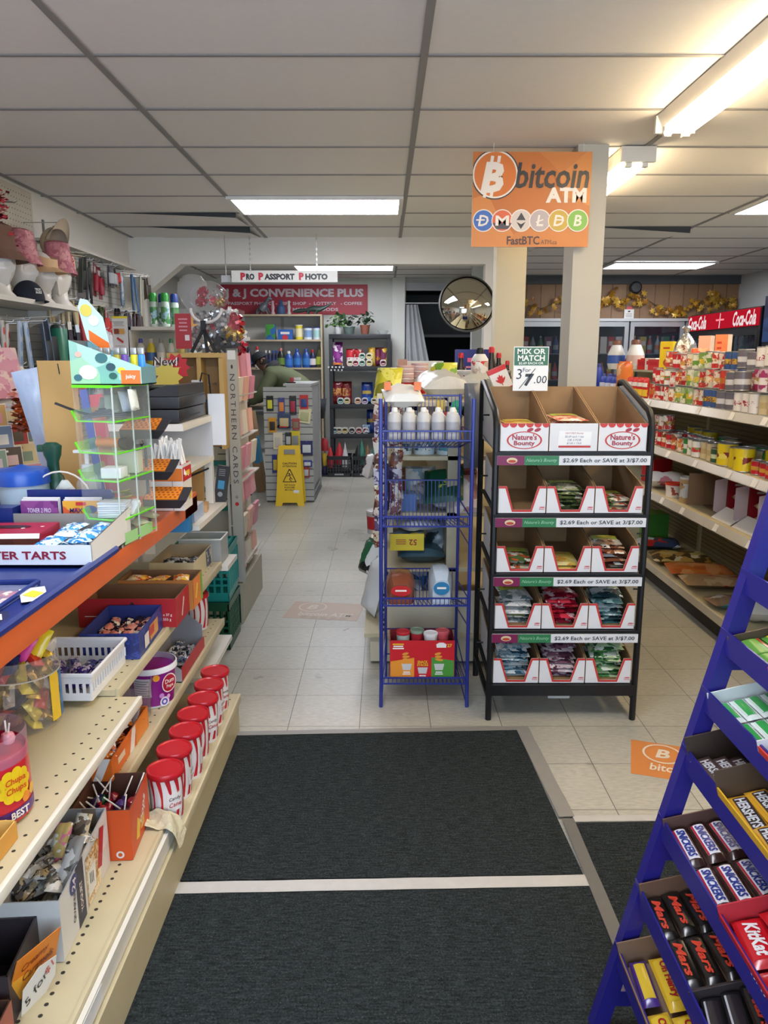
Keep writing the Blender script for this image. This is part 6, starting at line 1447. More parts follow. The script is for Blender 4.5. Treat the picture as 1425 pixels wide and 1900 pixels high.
# acrylic display with neon green shelves
t = thing('acrylic_display', 'clear acrylic case with neon green shelves on the counter', 'display case', (-.755, 2.24, 1.006), 0)
NG = mat('#7be02a', .2, 0, .5, 0, spec=.8); NGE = emitter('#7df03a', .45) if False else mat('#6ae01e', .25); AC = clear('#eef4f0', .13, .05)
zs = [.012, .078, .192, .272, .362]
for k, z in enumerate(zs):
    b = MB(); w0 = .105 + .004*k
    b.add([(-w0, -.08, z), (.0, -.12, z), (.03, .1, z), (-w0, .11, z)], [(0, 1, 2, 3)], NG)
    for p_, q_ in (((-w0, -.08, z), (.0, -.12, z)), ((.0, -.12, z), (.03, .1, z))): b.bar(p_, q_, .005, .004, NGE)
    b.add([(-w0, -.08, z), (-w0, .11, z), (-w0-.01, .11, z+.03), (-w0-.012, -.085, z+.03)], [(3, 2, 1, 0)], NG); b.bar((-w0, -.08, z), (-w0-.012, -.085, z+.03), .004, .004, NGE)
    b.build('green_shelf', t)
b = MB(); b.add([(-.125, -.085, .46), (.0, -.125, .46), (.032, .1, .46), (-.12, .12, .46)], [(0, 1, 2, 3)], mat('#8af04a', .2, 0, .8, 0)); b.bar((-.125, -.085, .46), (0, -.125, .46), .005, .008, NGE); b.bar((0, -.125, .46), (.032, .1, .46), .005, .005, NGE); b.build('green_lid', t)
for nm, pts_ in (('front_pane', [(-.12, -.084, .0), (.0, -.124, .0), (.0, -.124, .46), (-.125, -.084, .46)]), ('side_pane', [(.0, -.124, .0), (.032, .1, .0), (.032, .1, .46), (.0, -.124, .46)]), ('back_pane', [(-.115, .12, 0), (.032, .1, 0), (.032, .1, .46), (-.115, .12, .46)])):
    b = MB(); b.add(pts_, [(0, 1, 2, 3)], AC); b.build(nm, t)
b = MB(); 
for x, y in ((0, -.124), (.032, .1), (.016, -.012)): b.bar((x, y, 0), (x, y, .46), .004, .004, mat('#d9e6dc', .1, 0, .55, 0))
b.build('corner_edge', t)
q = MB(T(.004, -.09, 0) @ RZ(-8))
for k, y in enumerate((.02, .12)): q.add([(.004, y-.045, .006), (.004, y+.04, .006), (.004, y+.04, .04), (.004, y-.045, .04)], [(0, 1, 2, 3)], mat('#9fd08a', .3))
q.build('shelf_label', t)
ax, ay, az = -.755, 2.24, 1.007
gl_m = '#2a2d30'
def junk(name, label, loc, mb, cat='gadget', rz=0, group='gadgets in the acrylic case'):
    o = mb.build(name); tag(o, label, cat, group, loc, rz); return o
cbm = MB()
for k in range(5): cbm.tube([(-.11 + .008*k, -.06 + .01*k, .006 + .005*k), (-.05, -.05 + .012*k, .012 + .004*k), (.0, -.03 + .006*k, .006 + .004*k), (-.02, .02, .006 + .003*k), (-.09, .0 + .01*k, .010)], .004, gl_m, 5)
cbm.tube([(-.2, -.03, .045), (-.13, -.04, .02), (-.09, -.045, .012)], .004, gl_m, 5)
junk('charging_cable', 'coiled black cable on the top green shelf', (ax, ay, az + .363), cbm)
for k in range(5): junk('small_packet', 'clear packet of grey parts, %s on the top green shelf' % ORD[k], (ax - .07 + .025*k, ay + .03 - .02*k, az + .395 + .006*k), MB(RX(50 + 8*k)).pillow(.05, .06, .012, mat(['#9aa09a', '#b8bcb0', '#7a8078', '#a8b0b8', '#c9cfc4'][k], .3), seed=k), rz=20*k)
junk('torch', 'orange and black torch on the second green shelf', (ax - .04, ay - .02, az + .292), MB(RY(90)).lathe([(.014, -.055), (.014, .02), (.02, .03), (.02, .052), (.016, .053)], '#2c2a2a', 14, mts=['#d8803a', BKM, BKM, BKM]), rz=-15)
junk('tape_measure', 'yellow green tape roll on the second green shelf', (ax - .07, ay + .05, az + .274), MB().lathe([(.02, 0), (.032, .002), (.032, .024), (.02, .026)], '#c8d83a', 16))
junk('earphone_case', 'dark oval case at the right of the second green shelf', (ax + .005, ay + .04, az + .274), MB().lathe([(.018, 0), (.024, .01), (.018, .022), (.0, .024)], gl_m, 14))
junk('white_adapter', 'white adapter box on the third green shelf', (ax - .03, ay - .05, az + .194), MB().box(-.035, .025, -.03, .03, 0, .032, mat('#e6e8ea', .35), .005))
junk('foam_block', 'pale foam block behind the white adapter', (ax - .02, ay + .05, az + .194), MB().box(-.04, .03, -.02, .03, 0, .07, mat('#c9cdb8', .6), .004))
for k in range(7): junk('white_card', 'white card sleeve, %s of the stack on the fourth green shelf' % nth(k, 7, 'lowest', 'topmost', 'from the bottom'), (ax - .035, ay - .055, az + .080 + .0065*k), MB().box(-.045, .035, -.03, .03, 0, .0055, mat('#dfe4e6' if k % 2 else '#c8d0d6', .35)), rz=3*(k % 3))
junk('cable_coil', 'olive cable coil above the white cards', (ax - .05, ay + .04, az + .08), MB().tube([(.03*math.cos(a*.5), .022*math.sin(a*.5), .004 + .0016*a) for a in range(38)], .003, '#8a8f4a', 5))
junk('white_plug', 'white ribbed plug pack on the right of the fourth green shelf', (ax + .005, ay + .01, az + .08), MB(RX(60)).pillow(.05, .07, .03, mat('#e0e2e0', .3), seed=9), rz=-60)
for k in range(4): junk('cable_packet', 'grey green cable packet, %s on the lowest green shelf' % ORD[k], (ax - .06 + .022*k, ay - .02 + .03*k, az + .016 + .012*k), MB(RX(12)).pillow(.06, .08, .015, mat(['#7a7f5c', '#5a5f4a', '#9aa080', '#6a6a50'][k], .4), seed=20 + k), rz=30*k)
# animal print lighter box on top of the case
t = thing('display_box', 'teal animal print display box on top of the acrylic case', 'display box', (-.82, 2.25, 1.469), 0)
tm = busy(['#8fc0b0', '#a8d0c0', '#7ab0a8', '#9cc8a8'], 12, .4); sm = '#6a98a0'
mb = MB(); mb.add([(-.07, -.07, 0), (.13, -.07, 0), (.13, -.07, .05), (-.07, -.07, .125)], [(0, 1, 2, 3)], tm); mb.add([(-.07, .07, 0), (.13, .07, 0), (.13, .07, .05), (-.07, .07, .125)], [(3, 2, 1, 0)], sm)
mb.add([(-.07, -.07, 0), (-.07, .07, 0), (-.07, .07, .125), (-.07, -.07, .125)], [(3, 2, 1, 0)], mat('#5a6a70', .5)); mb.add([(.13, -.07, 0), (.13, .07, 0), (.13, .07, .05), (.13, -.07, .05)], [(0, 1, 2, 3)], sm); mb.box(-.07, .13, -.07, .07, 0, .003, sm); mb.build('box_body', t)
q = MB(T(0, -.0708, 0) @ FRONT)
for x, z, r, c_ in ((-.02, .035, .026, '#e9ecec'), (.045, .05, .014, '#2c4a56'), (.05, .025, .012, '#2c5a56'), (.075, .04, .012, '#d8c83a'), (.09, .018, .012, '#2c5a6a'), (-.045, .085, .01, '#e0b0a0'), (.02, .075, .018, '#3a6a70'), (-.05, .02, .012, '#3a6a78')): q.disc(r, mat(c_, .4), T(x, z, .0004 + r*.01*0 + (0.0006 if r < .01 else 0)), 12, r*.8)
q.rect(.055, .038, '#e8702c', T(.10, .022, .0008)); q.text('juicy', T(.10, .022, .0013), .014, wt, .02); q.build('front_printing', t)
q = MB(T(-.05, .068, .125) @ RY(12) @ RX(8) @ FRONT); q.prism([(-.02, 0), (.06, -.035), (.02, .075), (-.03, .115), (-.05, .115), (-.055, .09)], .003, '#bfe0dc'); q.prism([(-.012, .0), (.06, -.035), (.045, .005), (-.018, .03)], .0006, '#e8742c', T(0, 0, .001)); q.disc(.018, '#d8c85a', T(-.03, .085, .001), 12); q.disc(.016, '#e9f0ea', T(-.005, .06, .001), 12); q.build('header_card', t)
LC = ['#d8d02c', '#e02a6a', '#e9c0d0', '#b8a83a', '#6a4a9c', '#d8d02c', '#3a8ad0']
for k in range(7):
    o = thing('lighter', '%s lighter, %s from the left in the animal print box' % (['yellow', 'hot pink', 'pale pink', 'mustard', 'purple', 'lemon', 'blue'][k], ORD[k]), 'lighter', (-.865 + .025*k, 2.27 + .01*(k % 2), 1.474), 0, 'lighters in the animal print box')
    MB().lathe([(.010, 0), (.011, .005), (.011, .075), (.010, .08)], mat(LC[k], .3), 10, sx=1, sy=.65).build('body', o); MB().box(-.009, .009, -.006, .006, .08, .1, STEEL, .002).build('metal_cap', o)
# things behind the tray on the counter
t = thing('wipes_tub', 'clear wipes tub with bright blue lid on the counter', 'tub', (-1.13, 2.33, 1.006)); MB().lathe([(.075, 0), (.078, .01), (.078, .16)], mat('#b9ccd8', .2, 0, .75), 24).build('body', t); MB().lathe([(.082, .155), (.083, .185), (.078, .20), (.03, .205), (.0, .215)], mat('#1c4fae', .3), 24).build('lid', t)
t = thing('spray_bottle', 'dark green insect spray bottle behind the card holder', 'bottle', (-1.06, 2.40, 1.006))
gb_ = mat('#1f4a38', .3); MB().lathe([(.038, 0), (.042, .01), (.042, .12), (.03, .165), (.016, .185)], gb_, 18, sx=1, sy=.7).build('body', t)
MB().lathe([(.043, .05), (.043, .11)], '#2a2c2c', 18, sx=1, sy=.71, cap=False).build('label', t)
mb = MB(); mb.lathe([(.018, .18), (.018, .215), (.026, .235), (.03, .265), (.016, .275)], gb_, 12, sx=1.1, sy=.6); mb.box(-.045, .0, -.01, .01, .245, .268, gb_, .004); mb.build('trigger_head', t)
q = MB(T(0, -.0315, .115) @ FRONT); q.disc(.026, '#c8502c', None, 16, .012); q.text('OFF', T(0, 0, .0006), .013, wt, .02); q.build('printing', t)
t = thing('sanitizer_bottle', 'clear hand sanitizer bottle with white pump', 'bottle', (-.935, 2.36, 1.006))
MB().lathe([(.034, 0), (.037, .008), (.037, .15), (.02, .185), (.014, .19)], clear('#e4ece8', .3), 18).build('body', t); MB().lathe([(.0375, .02), (.0375, .055), (.0375, .10)], '#d8a83a', 18, mts=['#3aa0b8', '#e0b44a'], cap=False).build('label', t)
mb = MB(); mb.lathe([(.018, .188), (.018, .21), (.007, .212), (.007, .245), (.016, .246), (.016, .256)], mat('#e2e6e6', .35), 12); mb.box(-.04, .0, -.007, .007, .246, .256, mat('#e2e6e6', .35), .002); mb.build('pump', t)
t = thing('wire_basket', 'white coated wire handle standing behind the card holder', 'basket', (-1.0, 2.305, 1.006)); MB().tube([(-.09*math.cos(a*PI/12), 0, .11 + .085*math.sin(a*PI/12)) for a in range(13)], .0028, wt, 6).tube([(-.09, 0, .11), (-.09, 0, 0)], .0028, wt, 6).tube([(.09, 0, .11), (.09, 0, 0)], .0028, wt, 6).build('handle', t); MB().tube([(-.09, 0, .004), (.09, 0, .004), (.09, .10, .004), (-.09, .10, .004)], .0028, wt, 6, closed=True).build('foot_ring', t)
t = thing('tissue_pack', 'pale crumpled tissue inside the white wire handle', 'tissue', (-1.01, 2.36, 1.006)); MB().lathe([(.05, 0), (.055, .06), (.04, .12), (.01, .16)], mat('#dfe2d8', .6, bump=.6, scale=40), 12, sy=.5).build('tissue', t)
t = thing('pen_holder', 'dark pen holder with red and white pens at the left edge', 'pen holder', (-1.17, 2.16, 1.006)); MB().box(-.05, .03, -.03, .03, 0, .13, mat('#2c3050', .3, 0, .8), .003).build('cup', t)
for k in range(4):
    o = thing('pen', '%s pen, %s in the dark holder' % (['red', 'yellow', 'white', 'scarlet'][k], ORD[k]), 'pen', (-1.20 + .018*k, 2.16, 1.14), rot=(8, -12 + 8*k, 0), group='pens in the dark holder'); MB().lathe([(.005, -.09), (.006, 0), (.006, .05), (.003, .065)], mat(['#c8202c', '#e0b83a', '#e9e9e6', '#d83a2a'][k], .35), 8).build('barrel', o)
# tall kraft paper bag and blue bag
t = thing('kraft_bag', 'tall brown kraft paper sleeve standing behind the counter clutter', 'bag', (-1.12, 2.66, 1.006), 4)
kb = mat('#b8965c', .75, vary=.06, scale=6, bump=.15); mb = MB()
mb.grid(lambda u, v: (-.06 + .115*u + .03*(v - .3) * -.6, -.02 + .006*math.sin(v*9 + u*3), .53*v), 6, 14, kb); mb.grid(lambda u, v: (.055 - .115*u + .03*(v-.3)*-.6, .02, .53*v), 6, 14, kb)
for s_ in (0, 1): mb.grid(lambda u, v, s_=s_: ((-.06 if not s_ else .055) + .03*(v-.3)*-.6, (.02 - .04*u if not s_ else -.02 + .04*u) + (.006*math.sin(v*9) if 0 else 0), .53*v), 1, 14, kb)
mb.build('paper_sleeve', t); MB().tube([(-.0, -.025, .52), (.004, -.027, .485)], .002, BKM, 4).build('tie', t)
t = thing('blue_bag', 'pale blue plastic bag hanging beside the kraft sleeve', 'bag', (-1.30, 2.95, 1.28), 25)
MB(RX(84) @ RZ(12)).pillow(.15, .46, .07, mat('#a9bedc', .35, 0, .92, vary=.15, bump=.5, scale=14), crimp=.35, rough=.5, n=12).build('bag', t)
cg = thing('clear_sheet', 'blue and red folder standing behind the acrylic case', 'folder', (-.94, 2.52, 1.006), 0); mb = MB(RY(-6)); mb.box(-.02, .005, 0, .004, 0, .44, '#2c4aa8'); mb.box(.006, .05, .006, .010, .0, .42, '#c83a4a'); mb.build('folder', cg)
# popcorn style box with straws, lighter trays
t = thing('straw_box', 'white box printed with yellow stars holding white straws on the counter', 'box', (-.775, 2.72, 1.0065), 0)
b = MB(); b.carton(.115, .12, .165, '#ece8e2', mat('#c8423a', .5), hf=.165); b.build('carton_body', t)
q = MB(T(0, -.0612, 0) @ FRONT); q.rect(.113, .045, '#e07a2c', T(0, .13, 0)); q.rect(.004, .11, '#c9b8b0', T(.02, .055, 0))
def star(x, z, r, c_, M2=None):
    pts_ = [(x + (r if k % 2 == 0 else r*.5)*math.cos(PI/2 + k*PI/5), z + (r if k % 2 == 0 else r*.5)*math.sin(PI/2 + k*PI/5), .0008) for k in range(10)]; q.add([(x, z, .0008)] + pts_, [(0, k+1, (k+1) % 10 + 1) for k in range(10)], mat(c_, .4), M2)
star(-.03, .06, .03, '#d8a41e'); star(.04, .055, .022, '#e8b82c'); q.build('front_printing', t)
q = MB(T(.0583, 0, 0) @ RIGHTF); q.rect(.118, .05, '#c8202c', T(0, .13, 0)); q.rect(.07, .018, '#f0d03a', T(.0, .13, .0006)); star(-.03, .06, .028, '#e8c01e'); star(.03, .05, .028, '#e8c01e'); q.build('side_printing', t)
for k in range(40):
    x = -.045 + .015*(k % 7); y = -.045 + .016*(k // 7)
    o = MB().tube([(0, 0, -.06), (0, 0, .06)], .0042, GWH if k % 3 else '#d9dcdc', 6).build('straw'); tag(o, 'white wrapped straw, %s in row %s of the star printed box' % (ORD[k % 7], ['one', 'two', 'three', 'four', 'five', 'six'][k // 7]), 'straw', 'straws in the star box', (-.775 + x, 2.72 + y, 1.006 + .185 + R.uniform(-.01, .02))); o.rotation_euler = (R.uniform(-.25, .25), R.uniform(-.3, .3), 0)
for k, (x, y, z, lb, nm) in enumerate(((-.725, 2.45, 1.021, 'black tray with orange honeycomb insert lowest on the counter edge', 'a'), (-.765, 2.40, 1.150, 'black tray with orange honeycomb insert at mid height on the stand', 'b'), (-.775, 2.36, 1.290, 'black tray with orange honeycomb insert, second from the top of the stand', 'c'), (-.80, 2.33, 1.43, 'black tray with slanted label, topmost of the stand', 'd'))):
    o = thing('lighter_tray', lb, 'lighter tray', (x, y + (.06 if k else .0), z + (.036 if not k else 0)), 0, 'orange honeycomb trays', (20, 0, 0))
    mb = MB(); mb.prism([(-.07, 0), (.05, 0), (.075, .03), (-.07, .03)], .09, '#2a2a30', T(0, 0, 0) @ FRONT); mb.build('tray', o)
    q = MB(); q.box(-.066, .045, .004, .086, .0302, .034, '#e8861e')
    for i in range(7):
        for j in range(5): q.disc(.0045, mat('#8a4410', .6), T(-.058 + .0155*i + .006*(j % 2), .015 + .0155*j, .0345), 6)
    q.build('honeycomb_insert', o)
    q = MB(); q.add([(.051, -.0005, .001), (.076, -.0005, .0305), (.076, .09, .0305), (.051, .09, .001)], [(0, 1, 2, 3)], '#e9d8d0', T(.001, 0, 0)); q.add([(.058, .01, .0095), (.070, .01, .0238), (.070, .05, .0238), (.058, .05, .0095)], [(0, 1, 2, 3)], '#3a4a9c', T(.002, 0, .0004)); q.add([(.058, .055, .0095), (.070, .055, .0238), (.070, .08, .0238), (.058, .08, .0095)], [(0, 1, 2, 3)], '#e05a4a', T(.002, 0, .0004)); q.build('label', o)
st = thing('tray_stand', 'thin clear stand carrying the honeycomb trays', 'stand', (-.785, 2.475, 1.006)); MB().bar((0, 0, 0), (0, 0, .45), .008, .008, '#3a3a3e').build('post', st)
carton_box(.09, .05, .085, '#3a8ac0', '#2c78ae', '#c9a070', (-.80, 2.62 + .26, 1.006 - .124), 'small blue carton below the orange fascia end', name='carton')
# printer on the white hutch
hu = thing('white_hutch', 'white open sided hutch carrying the black printer', 'stand', (-.95, 3.26, 1.006))
b = MB(); b.box(-.20, .155, -.27, .25, .255, .283, WB); b.build('top_board', hu); b = MB(); b.box(-.20, .155, -.27, .25, .075, .095, WB); b.build('lower_board', hu)
b = MB(); b.box(-.20, -.18, -.27, .25, -.126, .255, WB); b.build('side_board', hu); b = MB(); b.box(-.18, .155, .235, .25, .095, .255, mat('#d3d6da', .5)); b.build('back_board', hu); b = MB(); b.box(.12, .155, .2, .235, -.124, .075, WB); b.build('leg', hu)
wp_ = thing('notice_board', 'white board standing upright at the far end of the hutch', 'board', (-.772, 3.50, 1.15)); MB().box(-.038, .038, 0, .015, 0, .235, '#e9ebee').build('board', wp_)
pr = thing('printer', 'black multifunction printer on the white hutch', 'printer', (-.945, 3.22, 1.29))
PB = '#232427'; PB2 = mat('#303236', .35)
b = MB(); b.box(-.13, .135, -.22, .22, .002, .055, PB, .006); b.box(-.135, .14, -.225, .225, .058, .105, PB, .006); b.build('body', pr)
b = MB(); b.prism([(-.13, .107), (.135, .107), (.135, .150), (.09, .150), (.02, .128), (-.10, .135), (-.13, .142)], .43, PB2, T(0, -.215, 0) @ FRONT); b.build('scanner_lid', pr)
b = MB(); b.box(-.12, .08, -.2, .1, .138, .143, mat('#141518', .3)); b.build('feeder_tray', pr); b = MB()
for k in range(6): b.box(.1352, .1358, -.05 + .03*k, -.03 + .03*k, .02, .024, mat('#0c0c0e', .5))
b.build('vent', pr)
pt = thing('card_reader', 'small grey payment terminal standing behind the printer', 'terminal', (-.83, 3.5, 1.29), 15); b = MB(RX(-12)); b.box(-.05, .0, -.012, .012, 0, .16, '#a9a9a8', .006); b.box(-.045, -.006, -.0135, -.012, .03, .145, '#e6e2d4'); b.build('body', pt); b = MB(); b.tube([(-.01, .02, .15), (.0, .03, .19), (.03, .03, .18), (.035, .03, .09)], .004, BKM, 5); b.box(.01, .05, .0, .04, .0, .07, BKM, .004); b.build('cable', pt)
# clutter on the white top (z .88)
Zw = .881
t = carton_box(.10, .17, .06, '#8fa6c8', '#a9bcd8', '#d9dce0', (-.83, 3.12, Zw), 'light blue carton with black oval on the white shelf top', name='carton', extra=lambda m: (m.rect(.03, .03, GWH, T(.02, -.01, .0006)), m.rect(.02, .02, '#3a4a3a', T(-.02, -.01, .0006))))
MB().disc(.025, BKM, T(-.83, 3.10, Zw + .0608), 18, .02).build('oval', None).name = 'oval_decal'
ov = bpy.data.objects['oval_decal']; ov.name = 'black_oval'; ov.parent = t; ov.matrix_parent_inverse = t.matrix_world.inverted() if False else Matrix.Translation((.83, -3.12, -Zw))
carton_box(.07, .1, .03, '#d8a870', '#c89a60', None, (-.82, 3.30, Zw), 'small tan carton behind the light blue one', name='carton', rz=8)
bd = thing('wooden_board', 'light brown curved board leaning under the hutch', 'board', (-.91, 3.44, Zw)); mb = MB(RX(-6) @ FRONT); mb.prism([(-.05, 0), (.075, 0), (.075, .165), (.03, .17), (-.02, .14), (-.05, .09)], .012, mat('#b58a4e', .5)); mb.build('board', bd)
bb_ = thing('black_box', 'narrow black product box leaning under the hutch', 'box', (-.80, 3.50, Zw)); mb = MB(RY(8) @ RX(-4)); mb.box(-.005, .05, 0, .03, 0, .175, '#26282c'); mb.rect(.03, .04, '#3a88b0', T(.022, -.0006, .085) @ FRONT); mb.disc(.012, '#8a8e92', T(.022, -.0008, .04) @ FRONT, 14)
for k in range(4): mb.rect(.03, .003, '#8a8a8e', T(.02, -.0008, .13 + .009*k) @ FRONT)
mb.build('carton', bb_)
cbl = thing('power_cable', 'black power cable hanging under the hutch', 'cable', (-.80, 3.2, 1.0)); MB().tube([(.02, .12, .066), (-.03, .0, .05), (-.06, -.12, .02), (-.10, -.18, .0), (-.13, -.2, -.05)], .005, BKM, 6).build('cord', cbl)
# crates beyond the white unit
TE = mat('#15908a', .35); GN = mat('#155238', .35)
def crate(loc, m_, label, rz=0, w_=.15, h_=.27, name='plastic_crate'):
    t = thing(name, label, 'crate', loc, rz, 'stacked plastic crates'); b = MB()
    for s_ in (0, 90, 180, 270):
        M_ = RZ(s_)
        b.box(-w_, w_, -w_, -w_+.006, 0, .05, m_, M=M_); b.box(-w_, w_, -w_, -w_+.006, h_-.05, h_, m_, M=M_)
        for k in range(9):
            x = -w_ + .0 + 2*w_*k/8; b.box(x-.006, x+.006, -w_-.004, -w_+.006, .05, h_-.05, m_, M=M_)
        for z in (.085, .12, .155): b.box(-w_, w_, -w_, -w_+.004, z, z+.012, m_, M=M_)
        b.box(-w_-.004, w_+.004, -w_-.006, -w_+.006, h_-.012, h_, m_, M=M_)
    b.box(-w_, w_, -w_, w_, 0, .005, m_); b.build('lattice_body', t); return t
crate((-.98, 4.0, 0), GN, 'dark green plastic crate at the bottom of the stack by the card rack')
TC = crate((-.98, 4.0, .271), TE, 'teal plastic crate on top of the green one by the card rack', 2, .15, .29)
t = MB(T(0, 0, .274)); t.box(-.14, .14, -.14, .14, 0, .006, TE)
for k in range(9): t.box(-.137 + .0325*k, -.126 + .0325*k, -.135, .135, .006, .018, TE)
t.build('ribbed_insert', TC)
# ================================================================== LEFT WALL: PEGBOARD, HATS, HANGING GOODS
XW = -2.33
pb = thing('pegboard', 'cream pegboard panel high on the left wall', 'pegboard', (XW + .004, 4.2, 2.0))
b = MB(); pm_ = mat('#d5cfbf', .6); b.box(0, .012, -.9, 1.06, -.15, .61, pm_)
for i in range(54):
    for j in range(21): b.disc(.0045, PERF, T(.0126, -.88 + .036*i, -.13 + .035*j) @ RY(90), 5)
b.build('perforated_panel', pb)
sw = thing('slatwall', 'white slatwall behind the hanging goods on the left wall', 'slatwall', (XW + .002, 0, 0))
b = MB(); b.box(0, .016, 4.7, 6.98, .7, 1.5, '#d9d6cc'); b.box(0, .016, 3.2, 6.98, 1.5, 1.845, mat('#d9d6cc', .5)); b.box(0, .016, 5.28, 6.98, 1.845, 2.31, mat('#d9d6cc', .5))
for k in range(32):
    z = .75 + .05*k; b.box(.016, .0175, 4.7 if z < 1.5 else 3.2 if z < 1.84 else 5.28, 6.98, z, z+.008, mat('#b9b5aa', .6))
b.build('slat_panel', sw)
b = MB(); b.box(0, .13, 5.28, 6.98, 2.315, 2.335, WB); b.build('ledge', sw); b = MB(); b.bar((.06, 5.30, 2.335), (.06, 5.30, 2.45), .01, .02, mat('#8a8a86', .4, .5)); b.build('bracket', sw)
hs = thing('hat_shelf', 'long white wall shelf carrying the hat display heads', 'shelf', (XW + .02, 4.35, 1.88))
b = MB(); b.box(0, .29, -1.3, .86, -.028, 0, WB); b.build('board', hs)
for y in (-.6, .7): MB().add([(0, y, -.03), (.25, y, -.03), (0, y, -.14)], [(0, 1, 2)], WB).build('bracket', hs)
# mannequin heads
HM = mat('#e6e1d8', .3)
def head(t, s=1.0, hat=None):
    b = MB()
    def g(u, v):
        a = 2*PI*u; p = PI*(v - .5); cz = math.sin(p); r = math.cos(p)
        x = r*math.cos(a)*.068; y = r*math.sin(a)*.086; z = .155 + cz*.115
        if cz < 0: x *= 1 + .28*cz; y *= 1 + .12*cz
        f = max(0, -math.sin(a))                      # face towards -Y
        if f > .5:
            w1 = math.exp(-((math.cos(a)*r)/.16)**2)
            y -= w1*.036*math.exp(-((z-.130)/.022)**2) + w1*.014*math.exp(-((z-.090)/.010)**2) + w1*.018*math.exp(-((z-.060)/.014)**2)
            y += .018*math.exp(-((z-.155)/.014)**2)*math.exp(-((abs(math.cos(a)*r)-.42)/.2)**2)
        return (x, y, z)
    b.grid(g, 28, 22, HM); b.build('face', t)
    MB().lathe([(.066, 0), (.064, .01), (.046, .03), (.042, .06), (.042, .1)], HM, 18).build('neck', t)
def bucket_hat(t, m_, brim=.022, z=.222, r=.088):
    b = MB(); n = 28
    def g(u, v):
        a = 2*PI*u; w_ = .004*math.sin(a*5)
        if v < .4: q = v/.4; rr = r + brim*(1-q); zz = z - .05 + .05*q
        else: q = (v-.4)/.6; rr = r*(1 - .18*q); zz = z + .11*q
        return ((rr + w_*(1-v))*math.cos(a)*.92, (rr + w_)*math.sin(a), zz)
    b.grid(g, n, 10, m_); b.lathe([(r*.82, z + .11), (r*.5, z + .122), (0, z + .124)], m_, 20, sx=.92, cap=False); return b
hd = []
for k, (y, rz, lb) in enumerate(((4.40, 62, 'white mannequin head in profile at the left edge of the hat shelf'), (4.66, 70, 'white mannequin head half hidden by a brown hat'), (4.92, 72, 'white mannequin head in profile wearing a tan visor'), (5.12, 18, 'white mannequin head under a pink bucket hat at the shelf end'))):
    t = thing('mannequin_head', lb, 'mannequin head', (-2.15 + .03*(k == 3), y, 1.881), rz, 'hat display heads'); head(t); t.scale = (1.18,)*3; hd.append(t)
PK = busy(['#c8848a', '#b8707a', '#d89a9c', '#b06070'], 40, .7); BRN = mat('#7a5a4c', .85, vary=.1, bump=.3, scale=60)
def hat(name, label, i, mb, cat='hat', parts=()):
    o = mb.build(name); tag(o, label, cat, 'hats on the wall shelf'); o.location = hd[i].location; o.rotation_euler = hd[i].rotation_euler; o.scale = (1.18,)*3; return o
hat('bucket_hat', 'pink patterned bucket hat on the end mannequin head', 3, bucket_hat(None, PK))
hat('bucket_hat', 'dusty pink hat on the half hidden mannequin head', 1, bucket_hat(None, PK, .022, .225))
hat('wide_hat', 'wide brown brimmed hat on the head at the left edge', 0, bucket_hat(None, BRN, .05, .215, .09))
vs_ = MB(); TN = mat('#d8b48a', .7)
def vg(u, v):
    a = 2*PI*u; return (.082*math.cos(a), .098*math.sin(a), .21 + .045*v + .03*math.sin(a))
vs_.grid(vg, 24, 2, TN); vs_.grid(lambda u, v: ((.08 + 0*v)*math.cos(PI + PI*u), (.098 + .075*v)*math.sin(PI + PI*u) , .185 - .03*v), 14, 4, TN)
hat('sun_visor', 'tan sun visor on the profile mannequin head', 2, vs_)
def cap(name, label, loc, m_, rot, group='caps'):
    t = thing(name, label, 'cap', loc, 0, group, rot)
    b = MB()
    def g(u, v):
        a = 2*PI*u; p = v*PI/2; return (.085*math.cos(p)*math.cos(a), .10*math.cos(p)*math.sin(a), .115*math.sin(p)**.9)
    b.grid(g, 24, 10, m_); b.build('crown', t)
    b = MB(); b.grid(lambda u, v: ((.075 + .0*v)*math.cos(PI + PI*u)*(1 - .1*v), (.09 + .075*v)*math.sin(PI + PI*u), -.002 - .02*v*v + .012*math.cos((u-.5)*3)*v), 16, 5, m_); b.build('brim', t)
    q = MB(); q.rect(.04, .03, mat('#e6e4e0', .5), T(0, -.0945, .05) @ RX(75)); q.text('NY', T(0, -.097, .05) @ RX(75), .022, BKM, .02); q.build('emblem', t); return t
NVC = mat('#1d2430', .85, vary=.1)
cap('baseball_cap', 'navy cap lying at the front of the hat shelf', (-2.10, 4.62, 1.882), NVC, (0, 0, 60))
cap('baseball_cap', 'beige cap with emblem hanging high on a pegboard hook', (-2.10, 5.08, 2.27), mat('#bfae96', .85, vary=.05), (-75, 15, 60))
hk = thing('peg_hook', 'long steel peg hook holding the beige cap', 'hook', (XW + .02, 5.1, 2.40)); MB().tube([(0, 0, 0), (.22, 0, .0), (.235, 0, .015)], .003, STEEL, 5).build('rod', hk)
hk = thing('peg_hook', 'bent steel peg hook above the red garland', 'hook', (XW + .02, 4.55, 2.42)); MB().tube([(0, 0, 0), (.20, 0, 0), (.22, .02, .01), (.20, .03, .0), (.14, .02, 0)], .003, STEEL, 5).build('rod', hk)
